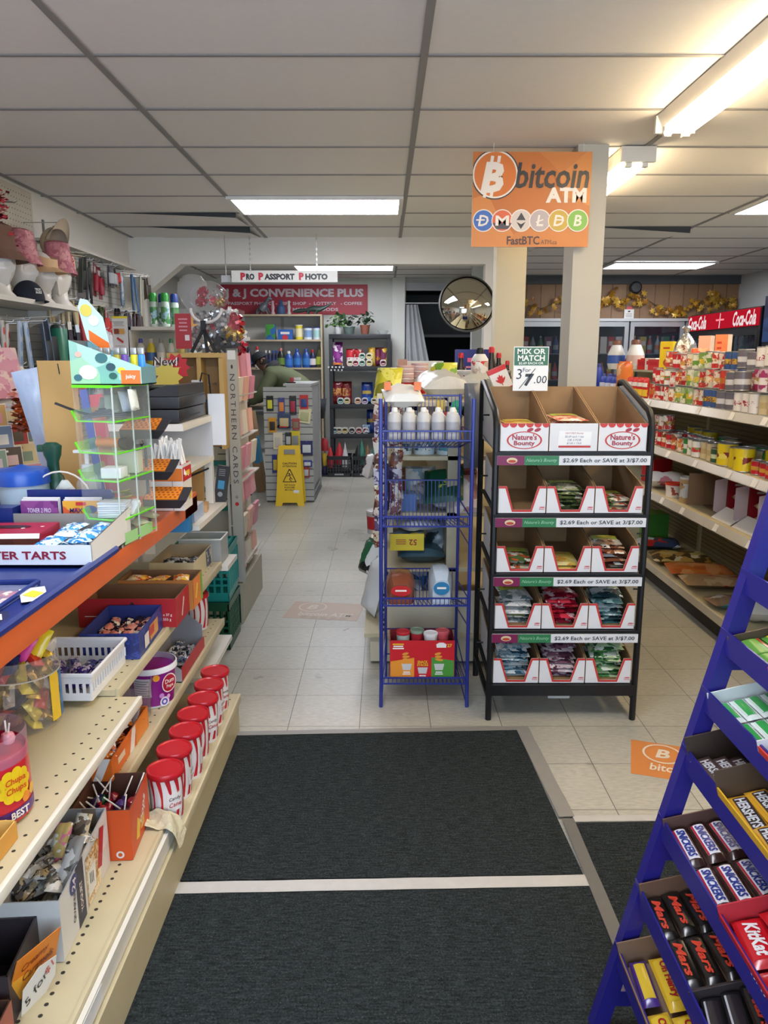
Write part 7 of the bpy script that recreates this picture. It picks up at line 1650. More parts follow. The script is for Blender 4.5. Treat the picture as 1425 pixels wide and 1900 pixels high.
# red garland
def tinsel(name, label, pts, cols, n, s, rad, seed=1):
    t = thing(name, label, 'decoration', pts[0]); rr = random.Random(seed); o0 = Vector(pts[0]); b = MB(); b.tube([tuple(Vector(p) - o0) for p in pts], .006, mat(cols[0], .5), 5); b.build('cord', t)
    b = MB(); ms = [foil(c, .3, .3) for c in cols]
    for k in range(n):
        i = rr.randrange(len(pts)-1); q = rr.random(); p = Vector(pts[i]).lerp(Vector(pts[i+1]), q) - o0
        b.add([(-.5, 0, 0), (0, -.22, .05), (.5, 0, 0), (0, .22, -.05)], [(0, 1, 2, 3)], rr.choice(ms), T(*(p + Vector((rr.gauss(0, rad), rr.gauss(0, rad), rr.gauss(0, rad))))) @ RZ(rr.uniform(0, 360)) @ RX(rr.uniform(0, 360)) @ SX(s*rr.uniform(.6, 1.3)))
    b.build('leaves', t)['kind'] = 'stuff'; return t
tinsel('garland', 'dark red flower garland hanging at the left edge of the pegboard', [(-2.12, 4.40, 2.45), (-2.13, 4.38, 2.32), (-2.11, 4.40, 2.2), (-2.12, 4.38, 2.08)], ['#7a1424', '#c82a3a', '#e04a5a', '#4a1018', '#a81c30'], 320, .04, .026)
tinsel('tinsel_bow', 'copper tinsel puff among the greeting cards', [(-1.80, 3.75, 1.33), (-1.785, 3.75, 1.27), (-1.785, 3.75, 1.20)], ['#a8481c', '#d8642a', '#7a2c10'], 150, .05, .022, 4)

# hanging goods: rows of hooks on the slatwall
LASTN = ['']
def hook_item(name, label, y, z, w_, h_, d_, kind, cols, out=.16, tilt=0, cat='hardware'):
    t = thing(name, label, cat, (XW + .02 + out, y, z), 0, 'goods hanging on the left wall')
    t.rotation_euler = (math.radians(R.uniform(-4, 4)), math.radians(R.uniform(-5, 5)), math.radians(R.uniform(-14, 14) + 24))
    m0 = mat(cols[0], .4); m1 = mat(cols[1], .4)
    if kind == 'card':
        b = MB(); b.box(-.004, 0, -w_/2, w_/2, -h_, 0, m0); b.build('backing_card', t)
        b = MB(); b.box(0, d_, -w_*.36, w_*.36, -h_*.86, -h_*.34, m1, .004); b.build('product', t)
        b = MB(); b.box(0, .001, -w_*.42, w_*.42, -h_*.28, -h_*.1, mat(cols[2], .4)); b.build('header', t)
    elif kind == 'bag':
        b = MB(T(0, 0, -h_/2) @ RY(90) @ RZ(90) @ T(0, 0, -d_/2)); b.pillow(w_, h_, d_, busy(cols, 30, .25), seed=int(y*100)); b.build('packet', t)
        b = MB(); b.box(-.003, .003, -w_/2, w_/2, -.035, .0, m1); b.build('header', t)
    elif kind == 'brush':
        b = MB(); b.lathe([(.012, -h_*.45), (.014, -h_*.3), (.009, -h_*.05), (.012, 0)], m0, 10, sy=2.0, sx=.8); b.build('handle', t)
        b = MB(); b.box(-.01, .01, -.03, .03, -h_*.58, -h_*.44, STEEL); b.build('ferrule', t); b = MB(); b.box(-.011, .011, -.032, .032, -h_, -h_*.58, m1, .004); b.build('bristles', t)
    elif kind == 'long':
        b = MB(); b.box(-.006, .006, -w_/2, w_/2, -h_, 0, m0, .003); b.build('strip', t)
        b = MB()
        for k in range(int(h_/.07)): b.disc(w_*.42, m1, T(.0065, 0, -.05 - .07*k) @ RIGHTF, 10)
        b.build('pattern', t)
    elif kind == 'belt':
        b = MB(); b.tube([(0, -.02, -h_), (0, -.022, -.03), (0, 0, 0), (0, .022, -.03), (0, .02, -h_*.95)], .011, m0, 6); b.build('strap', t); b = MB(); b.box(-.006, .006, -.035, -.008, -h_-.03, -h_, STEEL); b.build('buckle', t)
    elif kind == 'tube':
        b = MB(); b.lathe([(w_/2, -h_), (w_/2, -.02), (w_/3, 0)], m0, 12, mts=[m0, m1]); b.build('body', t)
    MB().tube([(-out*.76, 0, .012), (.02, 0, .012), (.028, 0, .022)], .0025, STEEL, 5).build('hook', t)
    t.scale = (1.2,)*3; LASTN[0] = t.name
    return t
ROWS = [
 (2.25, 5.35, [('bag', .07, .13, .03, ('#2c4aa0', '#4a6ac0', '#e9e9ee'), 'blue packet'), ('bag', .07, .12, .03, ('#c8302c', '#d84a3a', '#f0d8c8'), 'red packet'), ('card', .1, .2, .02, ('#3a4a44', '#1c201e', '#7a8a84'), 'dark green carded tool'),
   ('long', .05, .26, .02, ('#20242a', '#3a3e44'), 'black tool strip'), ('card', .09, .2, .02, ('#7a1c2a', '#a82a3a', '#e0c8c8'), 'maroon carded knife'), ('card', .14, .13, .03, ('#1c1c20', '#b9bcc0', '#3a3a44'), 'black carded padlock'), ('card', .12, .12, .03, ('#1f2228', '#c8282c', '#8a8e94'), 'black and red carded lock'),
   ('bag', .09, .24, .03, ('#9ab0c4', '#c8d4de', '#5a7a9c'), 'pale blue packet'), ('long', .06, .26, .02, ('#4a7aa8', '#9ac0dc'), 'blue tool strip'), ('long', .035, .34, .02, ('#d8d4c0', '#e6e2d0'), 'cream stirring rod'), ('card', .07, .15, .02, ('#6a5a4a', '#3a3228', '#c8b89a'), 'brown carded pack'), ('card', .07, .15, .02, ('#d8cda8', '#4a4238', '#c8b078'), 'tan carded pack')]),
 (1.93, 5.05, [('brush', .05, .30, .02, ('#d2c39a', '#4a2a3a'), 'wooden paint brush'), ('brush', .05, .31, .02, ('#d2c39a', '#3a3044'), 'pale wooden paint brush'), ('brush', .05, .30, .02, ('#c8b88c', '#2c2838'), 'tan paint brush'), ('tube', .05, .22, .02, ('#b8323a', '#4a3a6a'), 'red and purple tube'),
   ('belt', .05, .46, .02, ('#1b1c1e', '#c8282c'), 'black studded belt'), ('belt', .05, .5, .02, ('#24262a', '#c8282c'), 'black woven belt'), ('belt', .05, .48, .02, ('#6a1c22', '#c8282c'), 'dark red belt'), ('belt', .05, .5, .02, ('#3a4a1e', '#c8282c'), 'olive belt'), ('card', .1, .18, .03, ('#a8242c', '#d8362c', '#e9e0dc'), 'red carded tool'),
   ('belt', .05, .46, .02, ('#15161a', '#c8282c'), 'plain black belt'), ('long', .05, .4, .02, ('#2a2c34', '#d8503a'), 'dark strip with orange spots'), ('belt', .05, .52, .02, ('#1c3a6a', '#c8282c'), 'blue leash'), ('belt', .05, .52, .02, ('#3a1c20', '#c8282c'), 'brown leash'), ('tube', .04, .3, .02, ('#3c2a2a', '#5a3a3a'), 'dark brown rod')]),
 (1.76, 3.9, [('card', .12, .22, .03, ('#2c3466', '#1c2248', '#e2e4ee'), 'navy carded mask'), ('card', .12, .2, .03, ('#3a4478', '#20264c', '#c8ccdc'), 'dark blue carded pack'), ('tube', .03, .2, .02, ('#4a4a4c', '#1c1c1e'), 'grey key ring tube'), ('long', .045, .36, .02, ('#d8d2cc', '#e0503a'), 'white strap with orange flowers'), ('long', .06, .38, .02, ('#b9cbe0', '#8aaad2'), 'pale blue patterned strap'),
   ('long', .03, .32, .02, ('#8a7a3a', '#b0a050'), 'olive strap'), ('card', .13, .26, .03, ('#7a94b4', '#23262a', '#2c4a80'), 'blue carded headphones'), ('tube', .07, .24, .02, ('#1a7a5c', '#39423e'), 'dark green roll'), ('bag', .06, .3, .02, ('#c9ccd0', '#a8acb0', '#e2e2e2'), 'clear packet'), ('card', .08, .2, .03, ('#5a2a20', '#c8402c', '#d8c8b0'), 'red brown carded pack'),
   ('card', .09, .2, .02, ('#b8b0a0', '#7a3028', '#e0d8c8'), 'grey carded pack'), ('card', .1, .15, .02, ('#d87a30', '#5a9a3a', '#efe6d8'), 'orange and green carded pack'), ('bag', .08, .2, .03, ('#c83a44', '#e6d8d2', '#7a2a44'), 'red and white packet'), ('tube', .05, .34, .02, ('#d8d8d8', '#b0b4b8'), 'pale grey tube')]),
 (1.50, 4.15, [('bag', .1, .22, .04, ('#d8d02c', '#e9e4d8', '#b8303a'), 'yellow packet'), ('card', .1, .2, .03, ('#b8bcc0', '#8a2c30', '#e2e0dc'), 'grey and red carded tool'), ('tube', .06, .22, .02, ('#d83c34', '#e6e2da'), 'red tube'), ('card', .1, .2, .03, ('#c9cdd0', '#60666c', '#9a2c34'), 'silver carded tool'), ('bag', .1, .18, .03, ('#e2c23a', '#3a3a3a', '#f0ecd8'), 'yellow and black packet'),
   ('card', .1, .2, .03, ('#4a8a5a', '#c83a30', '#dfe6dc'), 'green carded tool'), ('tube', .04, .26, .02, ('#7a1c24', '#2a2a2a'), 'maroon tube'), ('card', .1, .19, .02, ('#e6e0d2', '#c84a34', '#3a4a90'), 'cream carded toy'), ('bag', .1, .2, .03, ('#3a5aa8', '#d8dce6', '#c83a4a'), 'blue and white packet'), ('long', .05, .3, .02, ('#2c6a8a', '#3ac0c8'), 'teal strap'), ('long', .05, .34, .02, ('#28345c', '#5ab04a'), 'navy and green strap')])]
for ri, (z, y0, items) in enumerate(ROWS):
    y = y0
    for it in items:
        kind, w_, h_, d_, cols, nm = it
        if len(cols) == 2: cols = cols + cols[:1]
        hook_item({'card': 'carded_product', 'bag': 'hanging_packet', 'brush': 'paint_brush', 'long': 'hanging_strap', 'belt': 'belt', 'tube': 'hanging_tube'}[kind], '%s on the %s row of hooks, left wall' % (nm, ['topmost', 'second', 'third', 'lowest'][ri]), y, z, w_, h_, d_, kind, cols, out=R.uniform(.10, .2))
        if kind != 'bag': dup(bpy.data.objects[LASTN[0]], (bpy.data.objects[LASTN[0]].location.x, y + .067, z + R.uniform(-.03, .03)), 0, '%s beyond its twin on the %s row of hooks, left wall' % (nm, ['topmost', 'second', 'third', 'lowest'][ri]), rot=(R.uniform(-4, 4), R.uniform(-5, 5), R.uniform(5, 40)))
        y += max(w_, .05) + .078

# pink gift bags and greeting card rack
for k, (x, y, z, c_, lb) in enumerate(((-1.93, 3.90, 1.34, ['#d894a8', '#e0b0bc', '#c87a94', '#e6c8c0'], 'pink floral gift bag hanging above the greeting cards'), (-2.05, 3.72, 1.30, ['#e2e4e6', '#c84a4a', '#8aa8c8', '#e9e6e0'], 'white gift bag with red and blue print left of the pink one'))):
    t = thing('gift_bag', lb, 'gift bag', (x, y, z), 62 - 10*k); b = MB(RX(-14)); b.box(-.10, .10, -.03, .03, 0, .26, busy(c_, 26, .3)); b.build('paper_bag', t); b = MB(RX(-14)); b.tube([(-.04, 0, .26), (-.035, 0, .33), (.035, 0, .33), (.04, 0, .26)], .003, '#e6e6e6', 5); b.build('handle', t)
gr_ = thing('card_rack', 'stepped wire rack of greeting cards behind the counter', 'card rack', (-1.76, 4.0, .80))
b = MB()
for k in range(5): b.box(-.20 + .0*k - .03*k, -.19 - .03*k + .09, -.65, .55, .02 + .105*k, .03 + .105*k, mat('#c9c4b4', .5))
b.box(-.31, -.29, -.65, .55, -.3, .62, mat('#b9b29a', .5)); b.build('steps', gr_)
CC = ['#e6d2a0', '#d8d4cc', '#7a8ca8', '#e2c0b8', '#c8b89c', '#b0343c', '#e9e4d8', '#d8a868', '#8aa08c', '#e8a0a0', '#c9d2de', '#5a5048', '#e0c8d0', '#d2c8a8']
for i in range(5):
    for j in range(7):
        o = thing('greeting_card', '%s greeting card, %s along step %s of the card rack' % (['honey', 'ivory', 'slate', 'blush', 'sand', 'crimson', 'cream', 'amber', 'sage', 'rose', 'sky', 'umber', 'pink', 'straw'][(i*5 + j*3) % 14], ORD[j], ['one', 'two', 'three', 'four', 'five'][i]), 'card', (-1.835 - .03*i, 3.42 + .16*j + .02*(i % 2), .849 + .105*i), 0, 'greeting cards on the stepped rack'); o.rotation_euler = (0, 0, math.radians(-38))
        b = MB(RY(-6)); b.box(-.003, .003, -.06, .06, 0, .16, mat('#e9e6de', .5)); b.build('card', o)
        q = MB(RY(-6) @ T(.0036, 0, .08) @ RIGHTF); q.rect(.112, .15, mat(CC[(i*5 + j*3) % 14], .4)); q.rect(.06, .05, mat(CC[(i*3 + j*5 + 4) % 14], .4), T(.005, .01, .0005)); q.rect(.05, .01, mat(CC[(i + j + 2) % 14], .4), T(0, -.05, .0005)); q.build('printing', o)
# instruction strip hanging over the counter
t = thing('paper_strip', 'white instruction strip with yellow top hanging before the belts', 'paper strip', (-1.53, 4.5, 1.785), -8)
b = MB(); b.grid(lambda u, v: (-.048 + .096*u - .012*math.sin(v*2.2), .02*math.sin(v*2.5), -.225*v), 4, 10, mat('#e6e2dc', .5)); b.build('paper', t)
q = MB(T(0, -.0015, 0) @ FRONT); q.rect(.094, .012, '#e8d02c', T(0, -.006, .0004)); q.rect(.03, .03, '#8a3a24', T(-.022, -.085, .004)); q.rect(.03, .03, '#d8a04a', T(.012, -.085, .004)); q.rect(.045, .012, '#c82a2c', T(.0, -.135, .008) @ RZ(-35))
for k in range(9): q.rect(.07 - .01*(k % 3), .003, mat('#9a9690', .5), T(-.005, -.03 - .008*k if k < 4 else -.12 - .012*k, .006))
q.build('printing', t); MB().tube([(0, 0, 0), (0, .1, .03), (-.978, 1.4, .10)], .0015, STEEL, 4).build('wire', t)

# ---- tall card rack beside the aisle and the displays before it
nc = thing('card_stand', 'tall grey card stand with vertical lettering beside the aisle', 'card stand', (-.85, 4.65, 0))
gp = mat('#b3b0a4', .45); b = MB(); b.box(-.03, .03, -.36, -.33, .25, 1.60, gp); b.build('end_post', nc)
q = MB(T(0, -.3608, 0) @ FRONT @ RZ(-90)); q.text('NORTHERN CARDS', T(-1.15, 0, 0), .028, '#3a3a3a', 0, 0, width=.62, space=1.3); q.rect(.05, .045, GWH, T(-1.565, 0, 0)); q.disc(.012, '#2a2a2a', T(-1.50, 0, .0004), 10, .006); q.text('*', T(-.76, 0, 0), .02, '#2a2a2a'); q.disc(.012, '#c8202c', T(-.72, 0, .0004), 7); q.build('lettering', nc)
b = MB(); b.box(-.10, .015, -.37, .34, 0, .245, mat('#b5ae98', .5)); b.box(-.03, .0, -.372, -.36, .0, .235, mat('#8f9198', .5)); b.build('plinth', nc)
b = MB(); b.box(-.06, -.045, -.33, .33, .25, 1.60, mat('#c9c4b6', .5))
for z in (.5, .75, 1.0, 1.25, 1.5): b.box(-.045, .02, -.33, .33, z - .17, z - .162, mat('#d9d6cc', .4, 0, .7))
b.build('pocket_panel', nc)
for i, z in enumerate((.30, .50, .70, .90, 1.10, 1.30, 1.47)):
    for j in range(3):
        o = thing('greeting_card', '%s, %s in tier %s of the tall card stand' % (['pink card', 'cream card', 'peach card', 'rose card'][(i + j) % 4], ['nearest', 'middle', 'farthest'][j], ['one', 'two', 'three', 'four', 'five', 'six', 'seven'][i]), 'card', (-.85 + .004 + .006*(i % 2), 4.35 + .2*j, z - (.0 if i < 6 else .03)), 0, 'cards in the tall stand'); b = MB(RY(6 if i % 2 else -3)); b.box(-.012, .006, -.02, .12, 0, .14, mat(['#e8a4b0', '#e9dcc4', '#ecb49c', '#d88a9a'][(i + j) % 4], .4)); b.build('card', o)
# card spinner with teal edges
sp_ = thing('card_display', 'teal edged wall display of boxed cards behind the printer', 'card display', (-1.06, 4.62, 0))
tl = '#1f8a78'; b = MB(); b.box(-.16, .14, .03, .06, .0, 1.58, mat('#cfc8b4', .5)); b.build('panel', sp_)
for z in (.62, .90, 1.12, 1.345): b = MB(); b.box(-.16, .14, -.03, .03, z, z + .03, tl); b.build('teal_ledge', sp_)
for i, z in enumerate((.651, .931, 1.151, 1.376)):
    for j in range(2):
        o = thing('boxed_cards', 'cream boxed card with green drawing, %s on the %s teal ledge' % (['left', 'right'][j], ['lowest', 'second', 'third', 'top'][i]), 'card', (-1.13 + .14*j, 4.62, z), 0, 'boxed cards on the teal ledges'); b = MB(); b.box(-.06, .06, -.01, .01, 0, .18, mat(['#e2dcc4', '#d8d4c8', '#e6dcb8', '#dfd9c9'][(i + j) % 4], .4)); b.build('box', o)
        q = MB(T(0, -.0106, .1) @ FRONT); q.disc(.03, mat(['#5a8a6a', '#7a6a5a', '#c8b04a', '#4a6a7a'][(i*2 + j) % 4], .5), T(0, .0, 0), 7); q.rect(.06, .006, mat('#4a4a44', .5), T(0, -.06, 0)); q.build('drawing', o)

# wooden compartment shelf with the bow box on top
ws = thing('wooden_shelf', 'light wood compartment shelf behind the printer', 'shelf', (-1.03, 4.25, 1.25))
WD = mat('#c8a45e', .5, vary=.08, scale=7); b = MB(); b.box(-.15, .15, -.07, .07, .30, .325, WD); b.build('top_board', ws)
for x in (-.14, .02, .14): b = MB(); b.box(x-.012, x+.012, -.06, .06, -.2, .30, WD); b.build('divider', ws)
b = MB(); b.box(-.15, .15, .055, .065, -.2, .30, mat('#9a7440', .55)); b.build('back_board', ws)
for x in (-.06, .085): b = MB(); b.tube([(x, .05, .16), (x, -.12, .155)], .004, STEEL, 5); b.build('peg', ws)
st_ = thing('starburst_card', 'yellow starburst card lettered new with red burst behind it', 'card', (-1.10, 3.95, 1.43)); b = MB(FRONT)
def burst(b, r, m_, n, x=0, y=0, z=0): 
    pts_ = [(x + (r if k % 2 == 0 else r*.72)*math.cos(k*PI/n), y + (r if k % 2 == 0 else r*.72)*math.sin(k*PI/n), z) for k in range(2*n)]; b.add([(x, y, z)] + pts_, [(0, k+1, (k+1) % (2*n) + 1) for k in range(2*n)], m_)
burst(b, .075, '#c8202c', 10, .03, .07, -.003); burst(b, .085, '#dcc85a', 10, -.02, .02, 0); b.build('card', st_); MB().tube([(.05, .003, .07), (.06, .235, .07)], .003, STEEL, 5).build('peg', st_)
q = MB(T(0, -.002, 0) @ FRONT); q.text('New!', T(-.02, .10, 0), .045, '#f0ece6', .045, .1); q.text('New!', T(-.02, .10, .0006), .045, '#3a1c20', .012, .1); q.build('lettering', st_)
bxr = thing('bow_box', 'clear plastic box of gift bows with a red card panel', 'box', (-.98, 4.38, 1.578))
ca = mat('#d8d8da', .12, 0, .09, 0, spec=.8); b = MB(); b.box(-.18, .18, -.09, .09, 0, .235, ca); b.build('clear_body', bxr); b = MB(); b.box(-.175, -.085, -.091, -.089, .02, .21, '#b0222e'); b.build('red_card', bxr)
q = MB(T(-.13, -.0915, .12) @ FRONT)
for k in range(4): q.rect(.05 - .008*(k % 2), .008, '#d8909a', T(0, .06 - .02*k, 0))
q.rect(.025, .03, '#e6dcdc', T(.02, -.04, 0)); q.build('printing', bxr)
def bow(loc, m_, label, s=1.0, name='gift_bow'):
    key = m_.name
    if key not in BOWS:
        b = MB()
        for ring_, (n, rr_, tl_) in enumerate(((8, .042, 18), (7, .034, 42), (5, .022, 66))):
            for k in range(n):
                M_ = RZ(360*k/n + 17*ring_) @ RY(-tl_)
                b.grid(lambda u, v: (rr_*math.sin(PI*v)*.0 + rr_*(.5 - .5*math.cos(2*PI*v))**.8 * 1.0, (u - .5)*.016*(1 - .3*math.sin(PI*v)), .016*math.sin(2*PI*v)), 1, 8, m_, M_)
        o = b.build(name); BOWS[key] = o
    else: o = BOWS[key].copy(); COL.objects.link(o)
    tag(o, label, 'gift bow', 'bows in the clear box'); o.location = loc; o.rotation_euler = (math.radians(80 + R.uniform(-25, 25)), 0, math.radians(R.uniform(-25, 25))); o.scale = (s, s, s); return o
BOWS = {}
bs = {'silver': foil('#c4c4c6', .18, .7), 'white': mat('#e9e6e4', .25, spec=.8), 'gold': foil('#c8a04a', .2, .6), 'red': foil('#c01c34', .25, .3), 'black': mat('#1c1c1e', .25)}
lay = [('silver', -.02, .17), ('silver', .05, .18), ('white', .11, .19), ('red', .15, .16), ('silver', .03, .11), ('white', .08, .12), ('gold', .135, .11), ('silver', -.04, .10), ('red', .02, .05), ('black', .07, .05), ('black', .12, .05), ('red', .155, .045), ('silver', -.03, .045), ('red', .0, .15), ('white', .155, .08), ('silver', .1, .155)]
for k, (c_, x, z) in enumerate(lay): bow((-.98 + x, 4.36 + .03*(k % 3) - .02, 1.578 + z), bs[c_], '%s gift bow in the clear box, %s' % (c_, ['upper left', 'upper middle left', 'upper middle right', 'upper right', 'centre left', 'centre', 'centre right', 'far left centre', 'lower left', 'lower middle', 'lower right', 'right bottom corner', 'left bottom corner', 'middle top', 'right side', 'beneath the top'][k]), 1.55)
bg = thing('bow_bag', 'clear plastic bag of mixed bows on top of the bow box', 'bag', (-.98, 4.38, 1.815)); b = MB(); b.lathe([(.07, 0), (.10, .04), (.095, .10), (.05, .14), (.015, .155)], mat('#d8d4d6', .12, 0, .14, bump=.8, scale=30), 14, sx=1.1, sy=.7); b.build('clear_bag', bg)
b = MB(); b.tube([(.085*math.cos(a*PI/14), -.085 - .02*math.sin(a*PI/14), .0 - .075*math.sin(a*PI/14)) for a in range(15)], .008, '#e6e2e2', 6); b.build('handle', bg)
for k, (c_, x, z) in enumerate((('red', -.04, .04), ('red', .03, .05), ('silver', .05, .08), ('gold', .055, .04), ('red', -.03, .09))): bow((-.98 + x, 4.38, 1.815 + z), bs[c_], '%s gift bow inside the round clear bag, %s' % (c_, ORD[k]), .9)
b = MB(); b.lathe([(.02, 0), (.05, .03), (.09, .10), (.085, .16), (.05, .2), (.01, .21)], mat('#dcdcde', .1, 0, .2, bump=1, scale=22), 12, sy=.7); tag(b.build('plastic_bag'), 'crumpled empty clear bag behind the round bow bag', 'bag', None, (-1.10, 4.5, 1.81))
tr2 = thing('tripod', 'small black folded tripod standing before the bow box', 'tripod', (-.97, 4.22, 1.577))
for x0, x1 in ((-.075, .0), (.055, -.02), (.01, -.01)): MB().bar((x0, -.03 if x0 else .02, 0), (x1, 0, .15), .016, .01, BKM).build('leg', tr2)
MB().box(-.025, .0, -.012, .012, .12, .17, BKM).build('head', tr2)
# shelf with green spray cans behind
gs = thing('spray_shelf', 'shelf unit carrying green topped spray cans by the slanted bulkhead', 'shelf', (-1.68, 5.75, 0))
for z in (1.775, 1.50, 1.2): MB().box(-.18, .35, -.1, .16, z - .025, z, WB).build('board', gs)
MB().box(-.18, .35, .16, .175, .0, 1.775, mat('#c9c6b8', .5)).build('back_panel', gs)
MB().box(-.18, -.165, -.1, .16, .0, 1.775, WB).build('side_panel', gs)
sc = None
for k, (x, y) in enumerate(((-.01, -.03), (.075, -.03), (.03, .06), (.12, .06))):
    c1 = '#2f9a3a' if k < 2 else '#24408c'
    t = bottle([(.029, 0), (.031, .004), (.031, .165), (.026, .18)], mat('#bcd0c4', .35), mat(c1, .35), .06, .029, busy(['#5a9a5a', '#dfeae4', '#8ab8c8', '#3f8a4a'], 28, .3), (.02, .14), (-1.68 + x, 5.75 + y, 1.776), 'air freshener can, %s' % ['left one with green cap', 'right one with green cap', 'rear one with blue cap', 'rearmost at the right with blue cap'][k], 'spray cans on the shelf', name='spray_can')
for k in range(6):
    bottle([(.03, 0), (.034, .01), (.034, .11), (.014, .16)], mat(['#e6e2de', '#d8c83a', '#c8d0d4', '#d8dcd4', '#d8c02c', '#b8c4c0'][k], .3, 0, .9), mat(['#3a4aa0', '#c8c0b0', '#8a9090', '#3a8a5a', '#e0d040', '#7a8a8a'][k], .35), .03, .015, mat(['#c83a6a', '#3a6aa8', '#e6e2da', '#7a9a7a', '#b8b02c', '#dfe0da'][k], .4), (.03, .09), (-1.80 + .075*k, 5.72, 1.501), 'cleaning bottle, %s from the left on the second spray shelf' % ORD[k], 'cleaning bottles behind the wooden shelf', name='cleaning_bottle')
carton_box(.08, .06, .09, '#d8a03a', '#c8402c', None, (-1.40, 5.75, 1.776), 'yellow and red carton at the right end of the spray shelf', name='carton')
# ================================================================== BACK ROOM
# signs
js = thing('shop_sign', 'long red shop sign on the back wall', 'sign', (-1.26, 10.725, 2.144)); b = MB(FRONT); b.prism([(-1.03, 0), (1.035, 0), (1.035, .40), (-1.03, .40)], .01, mat('#b02a3c', .5)); b.build('panel', js)
q = MB(T(0, -.001, 0) @ FRONT); ws_ = mat('#d8cfd4', .5); q.text('J & J CONVENIENCE PLUS', T(.03, .275, 0), .14, ws_, .042, 0, width=1.9); q.text('PASSPORT PHOTO  -  GIFT SHOP  -  LOTTERY   - COFFEE', T(.04, .15, 0), .042, ws_, .02, 0, width=1.84); q.text('- MEAT  -  FOODS', T(.29, .07, 0), .042, ws_, .025, 0, width=.68); q.build('lettering', js)
pp = thing('hanging_sign', 'white passport photo sign hanging on two chains', 'sign', (-.886, 7.0, 2.215)); b = MB(FRONT); b.prism([(-.472, 0), (.472, 0), (.472, .10), (-.472, .10)], .012, GWH); b.build('panel', pp)
q = MB(T(0, -.001, 0) @ FRONT); rr_ = '#c8203a'; k_ = '#2b2b30'
q.text('P', T(-.37, .05, 0), .064, rr_, .07); q.text('RO', T(-.305, .047, 0), .054, k_, .06, width=.075); q.text('P', T(-.21, .05, 0), .064, rr_, .07); q.text('ASSPORT', T(-.045, .047, 0), .054, k_, .06, width=.27); q.text('P', T(.15, .05, 0), .064, rr_, .07); q.text('HOTO', T(.285, .047, 0), .054, k_, .06, width=.2); q.build('lettering', pp)
for x in (-.30, .29):
    b = MB()
    for k in range(14): b.ring(.004, .008, STEEL, T(x, -.005, .106 + .022*k) @ RX(90) @ RY(90*(k % 2)) @ SX(1, 1.5, 1), 8)
    b.tube([(x, -.005, .098), (x, -.005, .414)], .002, STEEL, 4); b.build('chain', pp)
tb = thing('sign_bracket', 'small white bracket left of the hanging sign', 'bracket', (-1.42, 7.06, 2.22)); MB().box(-.04, .04, -.01, .01, 0, .06, mat('#c8cacb', .5)).build('plate', tb); MB().bar((0, 0, .06), (0, 0, .402), .006, .006, STEEL).build('rod', tb)
# wooden shelving with cleaning products
wsx = thing('wooden_shelving', 'white backed wooden shelving with cleaning bottles below the shop sign', 'shelf unit', (-1.38, 10.55, 0))
WE = mat('#b9a88a', .55); SZ = [.94, 1.43, 1.80, 2.13]
b = MB(); b.box(-.58, .54, .15, .165, .3, 2.13, mat('#c9c8c2', .6)); b.box(-.04, 0, .14, .15, .94, 2.13, mat('#a8a6a0', .6)); b.build('back_panel', wsx)
for z in SZ: b = MB(); b.box(-.58, .54, -.15, .15, z - .02, z, mat('#c4bba6', .5)); b.box(-.58, .54, -.154, -.15, z - .022, z + .002, WE); b.build('shelf', wsx)
for x in (-.58, .54): b = MB(); b.box(x - .012, x + .012, -.155, .15, 0, 2.13, WE); b.build('upright', wsx)
def X104(px, z=1.5): return (px - 712.5)/1400*(10.42*.9802 - (z-1.54)*.198)
PRD = 'on the back wall shelving'
def bx(px0, px1, h_, z, c1, lb, ex=None, name='carton'):
    x0, x1 = X104(px0, z), X104(px1, z); carton_box(x1-x0-.004, .1, h_, c1, c1, None, ((x0+x1)/2, 10.48, z + .001), lb, 'cleaning goods ' + PRD, name, 'box', 0, ex)
bx(493, 511, .20, 1.80, busy(['#2a5aa0', '#4a9a3a', '#2a6ab0', '#3f8f3a'], 12, .35), 'blue and green carton on the upper back shelf'); bx(515, 543, .135, 1.80, '#2a62b0', 'wide blue carton with red spot on the upper back shelf', lambda m: (m.disc(.04, '#c8303a', T(0, -.04, .0005), 12), m.rect(.12, .03, wt, T(0, .02, .0005))))
def bt(px_, h_, r, z, c1, c2, c3, lb, nm='cleaning_bottle', sx=1.0):
    bottle([(r*.92, 0), (r, .01), (r, h_*.62), (r*.45, h_*.82), (r*.4, h_*.85)], mat(c1, .3), mat(c2, .35), h_*.15, r*.42, mat(c3, .4), (h_*.15, h_*.5), (X104(px_, z), 10.47, z + .001), lb, 'cleaning goods ' + PRD, nm, 'bottle', sx=sx, sy=.75)
tub(.05, .05, .19, '#e2d02c', mat('#e9e6e0', .3), '#e9dfb0', loc=(X104(554, 1.8), 10.48, 1.801), label='tall yellow wipes tub on the upper back shelf', name='wipes_tub'); 
for k, px_ in enumerate((571, 588)): tub(.056, .056, .16, '#dde2e6', mat('#2a3f80', .3), mat(['#7fa0c8', '#a8d0cc'][k], .4), loc=(X104(px_, 1.8), 10.48, 1.801), label='white tub with navy lid, %s of two on the upper back shelf' % ['left', 'right'][k], name='wipes_tub')
bt(461, .27, .045, 1.43, '#1a2048', '#1a2048', '#3a4a80', 'navy bottle at the left end of the middle back shelf'); bt(477, .28, .045, 1.43, '#e2e0dc', '#c8202c', '#d8d4d0', 'white bottle with red cap behind the person')
for k, px_ in enumerate((493, 500, 507, 513)): bt(px_, .23, .03, 1.43, '#22284a', '#2a4a9c' if k > 1 else '#dcdcdc', '#2c3a6c', 'small navy bottle, %s of four behind the person' % ORD[k])
bt(521, .26, .05, 1.43, '#1c2420', '#c87a7a', '#6a8a3a', 'black bottle with green label on the middle back shelf'); bt(535.5, .22, .052, 1.43, '#2a5ab0', '#e0e0e0', '#3a78c8', 'bright blue bottle with white cap on the middle back shelf')
